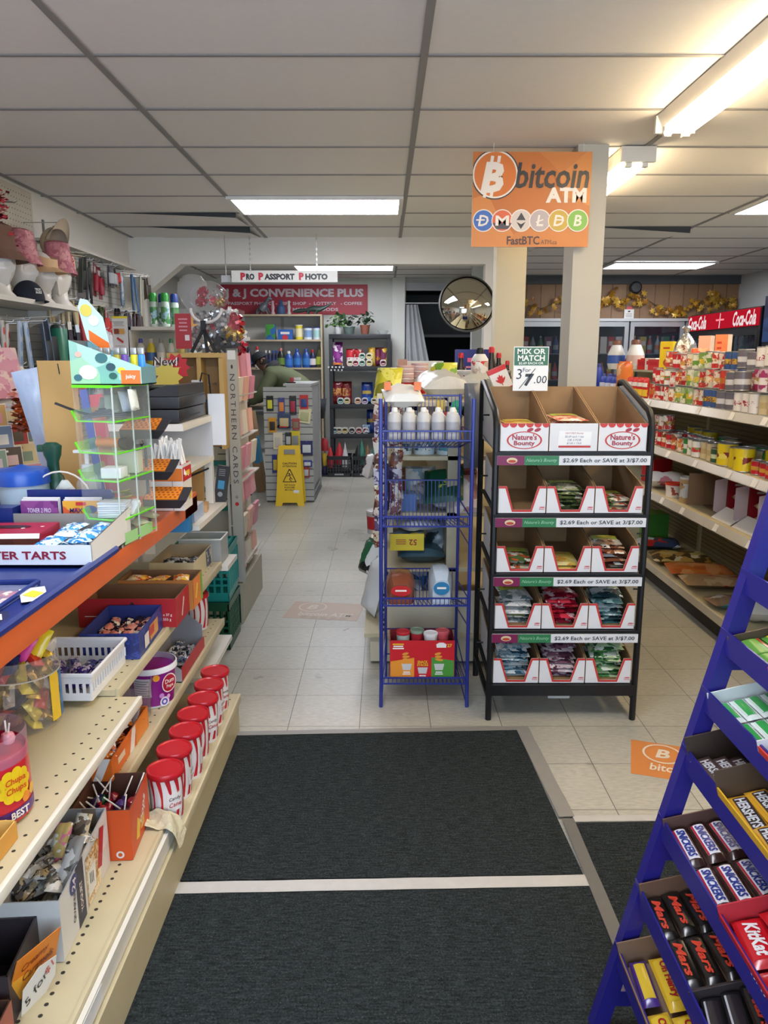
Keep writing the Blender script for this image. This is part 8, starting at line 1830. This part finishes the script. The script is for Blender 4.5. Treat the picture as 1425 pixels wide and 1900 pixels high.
for k, px_ in enumerate((551, 568)): bt(px_, .25, .055, 1.43, '#24509c', '#24509c', '#3a7ac0', 'blue lotion bottle, %s of two on the middle back shelf' % ['left', 'right'][k])
bt(580, .24, .045, 1.43, '#22264c', '#b8202c', '#d8d0d0', 'navy bottle with red pump on the middle back shelf'); bt(592, .29, .045, 1.43, '#4a4a22', '#3a3a34', '#a8b83a', 'olive oil coloured bottle at the right end of the middle back shelf')
t = bottle([(.06, 0), (.065, .01), (.065, .16), (.05, .19)], mat('#dcdcd8', .35), '#c8c83a', .02, .04, '#c9c9c4', (.03, .13), (X104(463, 1.2), 10.44, .941 + .17), 'white jug low at the left of the back shelving', name='jug', sx=.9, sy=.7); carton_box(.18, .2, .168, '#b8b0a0', '#a8a090', None, (X104(465, 1.0), 10.52, .941), 'grey carton under the white jug', name='carton')
# ornaments on the top board
ZO = 2.131
t = thing('horse_figurine', 'grey rearing animal figurine on top of the back shelving', 'figurine', (-1.63, 10.5, ZO)); b = MB(); gmt = mat('#6f767c', .4, .2)
b.lathe([(.0, -.06), (.05, -.04), (.055, .02), (.03, .07), (0, .085)], gmt, 12, T(0, 0, .09) @ RY(35)); b.tube([(.03, 0, .13), (.06, 0, .18), (.09, 0, .22), (.13, 0, .20)], [.03, .025, .028, .012], gmt, 8)
for x, dx in ((-.05, -.03), (-.02, .0), (.03, .04), (.05, .08)): b.tube([(x, .02 if dx else -.02, .09), (x + dx*.4, .0, .04), (x + dx, 0, .0)], [.018, .012, .012], gmt, 6)
b.tube([(-.04, 0, .09), (-.08, 0, .06), (-.09, 0, .0)], .01, gmt, 6); b.build('body', t)
for k, (px_, lb) in enumerate(((505, 'pink and white slim vase left of the blue decanter'), (535, 'grey white slim vase right of the blue decanter'))):
    t = thing('slim_vase', lb, 'vase', (X104(px_, 2.2), 10.48, ZO)); MB().lathe([(.035, 0), (.03, .02), (.018, .05), (.028, .09), (.016, .14), (.02, .18)], mat(['#c8a0a4', '#b8b4b0'][k], .35), 12).build('body', t)
t = thing('decanter', 'blue glass decanter on top of the back shelving', 'decanter', (X104(520.5, 2.2), 10.48, ZO)); MB().lathe([(.05, 0), (.058, .02), (.058, .10), (.025, .14), (.022, .16)], mat('#3f5f86', .15, 0, .85), 16).build('body', t); MB().lathe([(.02, .158), (.032, .175), (.0, .2)], mat('#4a6a90', .15, 0, .85), 12).build('stopper', t)
t = thing('dragon_figurine', 'dark green long tailed animal figurine on top of the back shelving', 'figurine', (-.98, 10.46, ZO)); b = MB(); gm2 = '#2c4038'
b.tube([(-.24, 0, .035), (-.16, 0, .05), (-.06, 0, .06), (.03, 0, .075), (.12, 0, .07), (.20, 0, .10), (.29, 0, .155)], [.012, .03, .022, .045, .04, .02, .006], gm2, 8)
for x in (-.02, .09): 
    for y in (-.03, .03): b.tube([(x, y*.5, .06), (x - .02, y*1.6, .03), (x - .03, y*1.8, .0)], [.02, .014, .012], gm2, 6)
b.build('body', t)
# ---------------------------------------------------------------- PERSON bending over the counter
def skin_fig(name, pts, edges, radii, m_, parent=None, sub=2, root=0):
    me = bpy.data.meshes.new(name); me.from_pydata(pts, edges, []); o = bpy.data.objects.new(name, me); COL.objects.link(o); me.materials.append(m_)
    md = o.modifiers.new('skin', 'SKIN'); md.use_smooth_shade = True
    for i, r in enumerate(radii):
        sv = me.skin_vertices[0].data[i]; sv.radius = r if isinstance(r, tuple) else (r, r); sv.use_root = (i == root)
    sb_ = o.modifiers.new('sub', 'SUBSURF'); sb_.levels = sub; sb_.render_levels = sub
    if parent: o.parent = parent
    return o
PX, PY = -1.22, 9.72
ps = thing('person', 'person in olive jacket and dark cap bending over behind the grey slatwall unit', 'person', (PX, PY, 0))
SKN = mat('#6a4838', .55); JK = mat('#5a6142', .8, vary=.1, scale=14, bump=.2); TRS = mat('#23262c', .8)
# body: one continuous surface (trunk, head, arms, hands, legs) in skin colour; clothes over it
P_ = [(.30, .05, 1.0), (.18, .04, 1.13), (.01, .02, 1.25), (-.17, .0, 1.35), (-.27, -.01, 1.43), (-.33, -.01, 1.49), (-.36, -.01, 1.57),     # 0 pelvis .. 6 head top
      (-.18, -.17, 1.33), (-.30, -.24, 1.13), (-.46, -.24, 1.00), (-.53, -.24, .975),              # 7 shoulder 8 elbow 9 wrist 10 palm (near arm)
      (-.16, .17, 1.33), (-.30, .22, 1.12), (-.46, .16, 1.00), (-.53, .15, .975),                    # far arm
      (.31, -.09, .93), (.28, -.10, .52), (.33, -.10, .09), (.23, -.11, .045),                       # near leg 15..18
      (.31, .15, .93), (.32, .16, .52), (.37, .16, .09), (.27, .17, .045)]
E_ = [(0, 1), (1, 2), (2, 3), (3, 4), (4, 5), (5, 6), (3, 7), (7, 8), (8, 9), (9, 10), (3, 11), (11, 12), (12, 13), (13, 14), (0, 15), (15, 16), (16, 17), (17, 18), (0, 19), (19, 20), (20, 21), (21, 22)]
R_ = [.13, .125, .135, .12, .055, .082, .075, .06, .043, .028, .032, .06, .043, .028, .032, .085, .06, .042, .035, .085, .06, .042, .035]
for ai, yy in ((10, -.24), (14, .15)):      # five fingers on each hand
    for f, (dy, ln) in enumerate(((-.026, .055), (-.010, .07), (.007, .072), (.022, .06))):
        b0 = len(P_); P_ += [(-.565, yy + dy, .968), (-.565 - ln*.6, yy + dy*1.15, .957), (-.565 - ln, yy + dy*1.2, .938)]; E_ += [(ai, b0), (b0, b0+1), (b0+1, b0+2)]; R_ += [.009, .008, .007]
    b0 = len(P_); s_ = 1 if yy < 0 else -1; P_ += [(-.535, yy + .035*s_, .965), (-.565, yy + .05*s_, .952)]; E_ += [(ai, b0), (b0, b0+1)]; R_ += [.010, .008]
skin_fig('body', P_, E_, R_, SKN, ps)
# jacket follows trunk and arms down to the cuffs
J_ = P_[:5] + [P_[7], P_[8], P_[9], P_[11], P_[12], P_[13]]
J_[4] = (-.255, -.005, 1.42)
skin_fig('jacket', J_, [(0, 1), (1, 2), (2, 3), (3, 4), (3, 5), (5, 6), (6, 7), (3, 8), (8, 9), (9, 10)], [(.19, .19), (.2, .2), (.205, .2), (.17, .17), (.09, .09), .10, .08, .06, .10, .08, .06], JK, ps)
skin_fig('trousers', [P_[0], P_[15], P_[16], P_[17], P_[19], P_[20], P_[21]], [(0, 1), (1, 2), (2, 3), (0, 4), (4, 5), (5, 6)], [.15, .105, .075, .06, .105, .075, .06], TRS, ps)
b = MB(T(-.205, 0, 1.45) @ RY(-35)); b.lathe([(.10, -.05), (.115, -.01), (.10, .03), (.07, .05)], mat('#2c2f30', .85, bump=.3, scale=40), 16, cap=False); b.lathe([(.07, .05), (.085, .0), (.08, -.04)], mat('#232628', .85), 16, cap=False); b.build('hood', ps)
b = MB(T(-.35, -.01, 1.545) @ RY(-28))
def cg_(u, v): a = 2*PI*u; p = v*PI/2; return (.105*math.cos(p)*math.cos(a), .092*math.cos(p)*math.sin(a), .095*math.sin(p)**.85)
b.grid(cg_, 20, 8, mat('#22282a', .85)); b.grid(lambda u, v: (-(.095 + .07*v)*math.cos((u-.5)*2.2), .085*math.sin((u-.5)*2.2)*1.05, .0 - .03*v), 10, 4, mat('#22282a', .85)); b.build('cap', ps)
# face details on the head (looking down to the left)
b = MB(T(-.365, -.01, 1.515) @ RY(-35))
b.lathe([(0, -.02), (.013, -.012), (.009, .012), (0, .02)], SKN, 8, T(-.082, 0, -.01)); b.build('nose', ps)
b = MB(T(-.365, -.01, 1.515) @ RY(-35))
for s_ in (-1, 1): b.lathe([(0, -.008), (.009, 0), (0, .008)], mat('#16110f', .3), 8, T(-.073, s_*.03, .012))
b.build('eyes', ps)
b = MB(T(-.365, -.01, 1.515) @ RY(-35)); b.tube([(-.070, -.024, -.052), (-.078, 0, -.052), (-.070, .024, -.052)], .0055, mat('#5a2f2c', .5), 6); b.build('mouth', ps)
for s_ in (-1, 1): b = MB(T(-.315, -.01 + s_*.082, 1.515)); b.lathe([(0, -.028), (.016, -.01), (.018, .012), (0, .028)], SKN, 8, sy=.45); b.build('ear', ps)
b = MB(T(-.305, -.01, 1.515)); b.lathe([(.085, -.035), (.09, .0), (.088, .03)], mat('#15120f', .8), 14, cap=False, sx=.75, sy=.95); b.build('hair', ps)
# counter they lean on
dkc = thing('back_counter', 'dark counter at the back left that the person leans on', 'counter', (-1.80, 9.55, 0)); b = MB(); b.box(-.5, .40, -.35, .15, .88, .925, mat('#5a5c5c', .5)); b.build('top', dkc); b = MB(); b.box(-.5, .0, -.3, .1, 0, .88, mat('#4a4a48', .6)); b.build('cabinet', dkc)

cbd = thing('cardboard_sheet', 'flat brown carton leaning left of the grey slatwall unit', 'carton', (-1.44, 8.9, 0)); b = MB(RY(-7)); b.box(-.06, .03, -.12, .12, 0.004, .95, mat('#a5835c', .7, vary=.08)); b.build('carton_body', cbd); b = MB(RY(-7)); b.box(.0305, .031, -.10, .10, .35, .66, '#3a9ac0'); b.box(-.03, .0306, -.1206, -.12, .35, .62, '#2f8ab8'); b.build('blue_label', cbd)
bn = thing('waste_bin', 'black waste bin with white liner at the back left', 'bin', (-1.62, 8.62, 0)); MB().lathe([(.09, 0), (.12, .27)], mat('#1c1d1f', .5), 18).build('bin_body', bn); b = MB(); b.lathe([(.118, .16), (.127, .22), (.128, .275), (.115, .28), (.09, .20)], mat('#d8d9d8', .4, bump=.5, scale=30), 18, cap=False); b.build('liner', bn)
# ---------------------------------------------------------------- grey slatwall unit with hanging packs
gu = thing('slatwall_unit', 'grey slatwall display unit with small packs in the back aisle', 'display unit', (-1.03, 8.155, 0)); GYM = mat('#b2b4b0', .5)
b = MB(); b.box(-.262, .262, 0, .03, .02, 1.25, GYM)
for k in range(16): b.box(-.262, .262, -.0015, 0, .06 + .076*k, .069 + .076*k, mat('#55585a', .6))
b.build('end_panel', gu); b = MB(); b.box(-.02, .24, .03, 1.04, .02, 1.26, mat('#a9abac', .5)); b.box(.24, .262, .98, 1.04, .0, 1.30, GYM); b.box(-.05, .25, .03, 1.04, 1.26, 1.285, GYM); b.build('spine', gu)
b = MB(); b.box(-.26, .262, .03, 1.04, .0, .03, mat('#6a6c6e', .5)); b.add([(.24, .03, .03), (.262, .03, .12), (.262, 1.04, .12), (.24, 1.04, .03)], [(0, 1, 2, 3)], GYM); b.build('base', gu)
PK_ = [(-.19, 1.16, .075, .16, '#1c1e20', '#d8d83a', 'black pack with yellow tool'), (-.065, 1.14, .07, .17, '#4a4a8a', '#e08a3a', 'purple pack of orange markers'), (.055, 1.16, .075, .2, '#2a2c30', '#a82a44', 'black pack with dark red knife'), (.175, 1.17, .09, .15, '#c8302c', '#2a4a8c', 'red topped pack with blue tool'),
       (-.17, .93, .085, .16, '#d89a1e', '#2a2420', 'orange yellow pack'), (-.04, .97, .14, .16, '#3a4a6a', '#c8b88a', 'blue pack of screwdrivers'), (.19, 1.03, .13, .16, '#e2dcb0', '#b8bc8a', 'cream and green pack tilted'), (.085, .92, .08, .12, '#b04a44', '#8a7a64', 'tan and red pack'),
       (-.115, .77, .10, .18, '#e2d9c0', '#c8c2b4', 'cream headed pack'), (.0, .77, .07, .15, '#2c2e30', '#b9bcbe', 'black oval pack'), (.075, .785, .10, .18, '#e2cc22', '#8a8e90', 'yellow headed pack with grey disc'), (.195, .68, .13, .15, '#2a2a66', '#d8dce0', 'navy and white striped gloves'),
       (-.14, .53, .09, .2, '#2c3a8a', '#d8b83a', 'blue headed yellow pack'), (.20, .47, .10, .07, '#3a4a9c', '#d8dadc', 'blue headed clear pack'), (.185, .40, .07, .12, '#a83a3a', '#c9ccd0', 'red and silver pack'), (-.05, .85, .13, .03, '#1c1c1e', '#c8302c', 'black and red pen pack')]
for k, (x, z, w_, h_, c1, c2, lb) in enumerate(PK_):
    o = thing('carded_product', lb + ' on the grey slatwall unit', 'pack', (-1.03 + x, 8.150 - .015 - .012*(k % 2), z), 0, 'packs on the grey slatwall', (0, 8 if 'tilted' in lb else 0, 0)); b = MB(); b.box(-w_/2, w_/2, 0, .003, -h_, 0, mat(c1, .4)); b.build('backing_card', o); b = MB(); b.box(-w_*.34, w_*.34, -.012, 0, -h_*.85, -h_*.28, mat(c2, .4), .003); b.build('product', o); MB().tube([(0, .0195 + .012*(k % 2), -.008), (0, -.02, -.008)], .002, STEEL, 4).build('hook', o)
pnb = thing('price_gun', 'red and white tool lying on top of the grey slatwall unit', 'tool', (-1.0, 8.4, 1.286)); b = MB(); b.box(-.03, .01, -.02, .02, 0, .06, '#b8303a', .004); b.box(.01, .09, -.012, .012, .03, .06, GWH, .004); b.box(-.07, .03, -.03, .03, 0, .012, BKM, .003); b.build('body', pnb)
# caution sign
cs = thing('caution_sign', 'yellow folding wet floor caution sign in the back aisle', 'caution sign', (-1.008, 7.94, 0)); YW = '#f0c81e'
b = MB(RX(-6) @ FRONT)
b.prism([(-.156, 0), (-.088, 0), (-.075, .035), (-.104, .14), (-.142, .14)], .02, YW); b.prism([(.088, 0), (.156, 0), (.142, .14), (.104, .14), (.075, .035)], .02, YW); b.prism([(-.104, .14), (-.075, .035), (.075, .035), (.104, .14)], .02, YW)
b.prism([(-.142, .14), (.142, .14), (.121, .54), (-.121, .54)], .02, YW); b.prism([(-.121, .54), (-.062, .54), (-.058, .605), (-.117, .605)], .02, YW); b.prism([(.062, .54), (.121, .54), (.117, .605), (.058, .605)], .02, YW); b.prism([(-.117, .605), (.117, .605), (.112, .635), (.10, .648), (-.10, .648), (-.112, .635)], .02, YW)
b.build('front_leaf', cs)
b = MB(RX(6) @ T(0, .15, 0) @ FRONT); b.prism([(-.156, 0), (-.09, 0), (-.075, .035), (.075, .035), (.09, 0), (.156, 0), (.135, .53), (-.135, .53)], .018, YW); b.build('rear_leaf', cs)
q = MB(RX(-6) @ T(0, -.0012, 0) @ FRONT); bk_ = '#3a1c10'; q.text('CAUTION', T(0, .455, 0), .022, bk_, .03, 0, width=.15); q.text('ATTENTION', T(0, .425, 0), .02, bk_, .02, 0, width=.15)
q.prism([(-.075, .255), (.075, .255), (.008, .395), (-.008, .395)], .0003, bk_); q.prism([(-.061, .264), (.061, .264), (.004, .38), (-.004, .38)], .0003, YW, T(0, 0, .0006))
q.disc(.009, bk_, T(-.004, .345, .0012)); 
for a, c2 in (((-.005, .333), (.01, .305)), ((.01, .305), (.03, .285)), ((.01, .305), (-.002, .285)), ((-.002, .285), (.02, .268)), ((-.005, .33), (-.03, .318)), ((-.004, .33), (.02, .335))):
    d_ = Vector(c2) - Vector(a); n_ = Vector((-d_.y, d_.x)).normalized()*.004; A, B = Vector(a), Vector(c2); q.add([(*(A+n_), .0012), (*(A-n_), .0012), (*(B-n_), .0012), (*(B+n_), .0012)], [(0, 1, 2, 3)], bk_)
for k, s_ in enumerate(('WET FLOOR', 'PLANCHER', 'MOUILLE')): q.text(s_, T(0, .225 - .026*k, 0), .016, bk_, .02, 0, width=.12 - .01*k)
q.rect(.06, .03, GWH, T(.07, .155, .0006)); q.build('lettering', cs)
# ---------------------------------------------------------------- black plastic shelf
bs_ = thing('plastic_shelf', 'black plastic shelf unit with plants on top against the back wall', 'shelf unit', (-.32, 10.45, 0)); BP = mat('#26282c', .5); BZ = [.545, .945, 1.45, 1.87]
for z in BZ: b = MB(); b.box(-.415, .41, -.16, .2, z - .06, z, BP, .004); b.build('shelf', bs_)
for x in (-.39, .385):
    for y in (-.14, .18): b = MB(); b.box(x - .025, x + .025, y - .015, y + .015, 0, 1.85, BP); b.build('post', bs_)
b = MB()
for k in range(14): b.disc(.012, mat(['#e6e6e6', '#1a1a1a', '#c9c9c9'][k % 3], .4), T(-.42 + .016*k, -.165, 1.44 - .02*(k % 3)) @ FRONT, 8)
b.build('bead_string', bs_)
def X103(px_, z=1.2): return (px_ - 712.5)/1400*(10.33*.9802 - (z-1.54)*.198)
def sbag(px_, w_, h_, z, cols, lb, yy=10.42, seed=0, bands=()): return standbag(w_, h_, .07, busy(cols, 16, .25) if len(cols) > 1 else mat(cols[0], .3), (X103(px_, z), yy, z + .001), lb, 'pet food bags on the black shelf', 'pet_food_bag', 'bag', 0, bands, 4, seed)
sbag(625, .15, .32, 1.45, ['#7a2a7c', '#8f3a8c', '#e0d0dc', '#6a206c'], 'tall purple bag at the left of the upper black shelf', seed=1, bands=((.05, .14, '#d8803a'),))
for k, px_ in enumerate((650, 664)): sbag(px_, .12, .23, 1.45, ['#b8242c', '#c8303a', '#e0c8c0', '#a01c24'], 'red bag, %s of two on the upper black shelf' % ['left', 'right'][k], 10.46, 3 + k, ((.3, .5, '#e6dcd8'),))
for k, px_ in enumerate((690, 701, 712, 719)): sbag(px_, .09, .25, 1.45, [['#d8a82c', '#c8902a', '#e0c05a'], ['#8a3a5a', '#b8802a', '#6a2a4a'], ['#d8b03a', '#b8882a', '#7a3a5a'], ['#7a2a5a', '#c8a03a', '#9a4a7a']][k], 'gold and purple bag, %s of four on the upper black shelf' % ORD[k], 10.44 + .05*(k % 2), 7 + k)
for k, px_ in enumerate((624.5, 641.5)): sbag(px_, .155, .30, .945, ['#7a1c24', '#6a161e', '#8a2a2a'], 'dark red bag with orange picture, %s of two on the middle black shelf' % ['left', 'right'][k], 10.42 + .05*k, 13 + k, ((.35, .7, busy(['#c8843a', '#7a1c24', '#d8a860', '#8a3a24'], 40)),))
sbag(681, .15, .29, .945, ['#1f3f8c', '#24489c', '#1a3478'], 'blue bag with gold lettering on the middle black shelf', 10.46, 17, ((.45, .6, '#b8a04a'), (.1, .3, '#3a78c0'))); sbag(707, .16, .40, .945, ['#8a3a90', '#c9a8d0', '#7a2c80', '#e0d4e6'], 'tall purple and white bag at the right of the middle black shelf', 10.42, 18, ((.15, .45, busy(['#d8d0e0', '#b84a9c', '#a8c8d8'], 20)),))
sbag(689, .13, .32, .545, ['#1f3f8c', '#24489c', '#1a3478'], 'blue bag with gold lettering on the lower black shelf', 10.46, 19, ((.45, .6, '#b8a04a'),)); sbag(680, .001 + .1, .12, .545, ['#7a90a8', '#dfe4e8', '#5a78a0'], 'small pale blue pack on the lower black shelf', 10.34, 20)
PC = {'c': '#d8c89a', 'r': '#c03a4a', 'g': '#4a9a7a', 'y': '#d8c04a', 'p': '#8a5aa8', 'o': '#d88a4a', 't': '#3aa0a0', 'k': '#2c2c2e', 'm': '#a83a5a'}
PN = {'c': 'cream', 'r': 'red', 'g': 'green', 'y': 'yellow', 'p': 'purple', 'o': 'orange', 't': 'teal', 'k': 'black', 'm': 'crimson'}
def cup(px_, z, c_, lb, yy=10.315):
    o = thing('food_cup', lb, 'pet food cup', (X103(px_, z), yy, z + .001), 0, 'pet food cups on the black shelf'); M_ = RX(8)
    b = MB(M_ @ FRONT); n = 20; r = .043; pts_ = [(r*math.copysign(abs(math.cos(2*PI*i/n))**.7, math.cos(2*PI*i/n)), r + r*math.copysign(abs(math.sin(2*PI*i/n))**.7, math.sin(2*PI*i/n))) for i in range(n)]
    b.prism(pts_, .025, mat('#e6e4e0', .35)); b.build('tray', o); q = MB(M_ @ T(0, -.0008, .043) @ FRONT); q.disc(.036, mat(PC[c_], .4), None, 18, .032); q.disc(.028, '#1f1f22', T(0, .012, .0004), 14, .012); q.rect(.04, .012, wt, T(0, -.010, .0006)); q.build('lid_label', o)
for z, nm, row in ((1.45, 'upper', ((649.5, 'c'), (660, 'r'), (672, 'g'), (685, 'y'), (711, 'm'))), (.945, 'middle', ((632, 't'), (644, 'y'), (664, 'o'), (677, 'p'), (694, 'c'))), (.545, 'lower', ((621, 't'), (629.5, 'c'), (640, 'y'), (653, 'k'), (666, 'r'), (678.5, 'm')))):
    for k, (px_, c_) in enumerate(row): cup(px_, z, c_, '%s pet food cup, %s along the %s black shelf' % (PN[c_], ORD[k], nm))
for k, (px_, c_) in enumerate(((672, 'g'), (685, 'y'))): cup(px_, 1.45 + .088, c_, '%s pet food cup stacked on the upper black shelf' % PN[c_])
# plants on top
def plant(name, label, loc, potm, pr_, ph, n, spread, lc, seed, droop=0):
    t = thing(name, label, 'plant', loc); MB().lathe([(pr_*.75, 0), (pr_, ph), (pr_*1.08, ph + .003), (pr_*1.05, ph + .012), (pr_*.9, ph + .008)], potm, 16).build('pot', t); rr = random.Random(seed); b = MB(); st2 = MB(); ms = [mat(c, .45) for c in lc]
    for k in range(n):
        a = rr.uniform(0, 2*PI); d_ = spread*rr.uniform(.25, 1); z = ph + rr.uniform(.02, .16) - droop*rr.uniform(0, .22)*d_/spread; p = (d_*math.cos(a), d_*.6*math.sin(a), z)
        if z < ph + .01 and abs(p[1]) < .16: p = (p[0], -.19, z)
        st2.tube([(0, 0, ph), (p[0]*.5, p[1]*.5, max(z, ph) + .03), p], .002, ms[0], 4)
        s_ = rr.uniform(.05, .085); b.add([(0, -.1, 0), (.38, .15, .08), (.3, .5, .05), (0, 1, -.1), (-.3, .5, .05), (-.38, .15, .08), (0, .4, 0)], [(0, 1, 6), (1, 2, 6), (2, 3, 6), (3, 4, 6), (4, 5, 6), (5, 0, 6)], rr.choice(ms), T(*p) @ RZ(rr.uniform(0, 360)) @ RX(rr.uniform(-20, 60)) @ SX(s_))
    b.build('leaves', t); st2.build('stems', t); return t
plant('potted_plant', 'trailing green plant at the left end of the black shelf top', (X103(627, 1.95), 10.36, 1.871), '#c9cbca', .05, .10, 44, .15, ['#3f6a30', '#5a8a3a', '#2f5426'], 1, .6)
plant('potted_plant', 'dark leaved plant in a grey green pot on the black shelf top', (X103(647, 1.95), 10.42, 1.871), '#5f706a', .08, .09, 26, .13, ['#2a4a2c', '#3a5f38', '#1f3a24'], 2, .1)
plant('potted_plant', 'dark leaved plant in a terracotta pot on the black shelf top', (X103(677, 1.95), 10.42, 1.871), mat('#8a5240', .6), .065, .11, 28, .13, ['#2a4a2c', '#35562f', '#1f3a24'], 3, .1)
t = thing('glass_bowl', 'low clear bowl at the right end of the black shelf top', 'bowl', (X103(711, 1.9), 10.42, 1.871)); MB().lathe([(.05, 0), (.08, .05), (.078, .05), (.05, .006)], clear('#cfd6d4', .35), 18, cap=False).build('bowl', t)
# milk crates with odd goods below the shelf
for k, (x, lb) in enumerate(((-.60, 'black milk crate, left of three under the black shelf'), (-.26, 'black milk crate, middle of three under the black shelf'), (.08, 'black milk crate, right of three under the black shelf'))):
    crate((x, 10.13, 0), BP, lb, 0, .155, .28, 'milk_crate'); q = MB(T(x, 9.970, .035) @ FRONT); [q.rect(.018, .02, mat('#b9bcbc', .5), T(-.05 + .025*i, 0, 0)) for i in range(5)]; o = q.build('crate_lettering'); par = [c for c in bpy.data.objects if c.name.startswith('milk_crate')][-1]
    par = sorted([c for c in bpy.data.objects if c.name.startswith('milk_crate')], key=lambda c: c.name)[-1]; o.parent = par; o.location = (-par.location.x, -par.location.y, -par.location.z)
GOODS = [(-.72, '#c8303a', 'crumpled red cloth toy'), (-.60, '#c02a38', 'red toy in the left milk crate'), (-.52, '#d8d4d8', 'white and red ball'), (-.34, '#1f2a26', 'black bottle shape in the middle crate'), (-.22, '#8a6a4c', 'brown carved figure in the middle crate'), (-.30, '#2f7a6a', 'teal bottle in the middle crate'), (-.14, '#3a7a70', 'slim teal item in the middle crate'), (.03, '#e0b02c', 'yellow plastic scoop in the right crate')]
for k, (x, c_, lb) in enumerate(GOODS):
    b = MB(); r = .045 + .02*(k % 2); b.lathe([(.0, 0), (r, .02), (r*1.1, .12), (r*.7, .22), (r*.35, .28), (0, .31 + .03*(k % 3))], mat(c_, .4, bump=.3, scale=20), 9, sy=.7); tag(b.build('crate_item'), lb, 'toy', 'goods standing in the milk crates', (x, 10.06 + .07*(k % 2), .09 + .03*(k % 2)))
for k, (z, c_) in enumerate(((.62, '#b02a34'), (.42, '#d8b02c'), (.30, '#3a2f5a'))):
    b = MB(); b.lathe([(.05, 0), (.055, .02), (.05, .13), (.02, .17)], mat(c_, .4), 10, sy=.7); tag(b.build('hardware_item'), '%s item stacked beside the black shelf' % ['red', 'yellow', 'purple'][k], 'hardware', None, (-.80, 10.08, z - .28 + (0 if k else .0)))
carton_box(.14, .16, .02, '#2c2c30', None, None, (-.80, 10.08, 0), 'dark tray under the stacked hardware beside the black shelf', name='tray')
# curtain and rod in the doorway
cu = thing('curtain', 'white sheer curtain on a rod in the rear doorway', 'curtain', (.29, 10.62, 2.27)); b = MB()
b.grid(lambda u, v: (.01 + (.16 + .20*v)*u, .03*math.sin(u*22 + .5*math.sin(v*3)), -.95*v), 40, 14, mat('#c9ccce', .6, 0, .9)); b.build('drape', cu)
rd_ = thing('curtain_rod', 'thin pale rod across the rear doorway', 'rod', (.74, 10.62, 2.29)); MB().tube([(-.45, 0, 0), (.45, 0, 0)], .009, '#c9cccc', 6).build('rod', rd_)
# convex mirror
mr = thing('convex_mirror', 'round convex security mirror high beside the pale column', 'mirror', (.69, 6.5, 1.995), 0, None, (0, 0, 0)); n = 40
MM_ = RZ(0) @ RX(78); b = MB(MM_)
pr2 = []; Rr = .32; a_max = math.asin(.225/Rr)
for k in range(13): a = a_max*(1 - k/12); pr2.append((Rr*math.sin(a), Rr*math.cos(a) - Rr*math.cos(a_max)))
b.lathe(pr2, mat('#cfccc0', .03, 1.0, 1, 0), n, cap=False); b.build('mirror_dome', mr)
b = MB(MM_); b.lathe([(.222, -.012), (.236, -.01), (.236, .008), (.224, .012)], '#3a3a34', n, cap=False); b.lathe([(.0, -.03), (.15, -.028), (.225, -.012)], mat('#5a5a54', .5), n, cap=False); b.build('rim', mr)
b = MB(); b.bar((0, .02, 0), (.2, .4, .05), .02, .02, mat('#5a5a58', .4, .4)); b.bar((.2, .4, .05), (.275, .715, .06), .02, .02, mat('#5a5a58', .4, .4)); b.build('arm', mr)
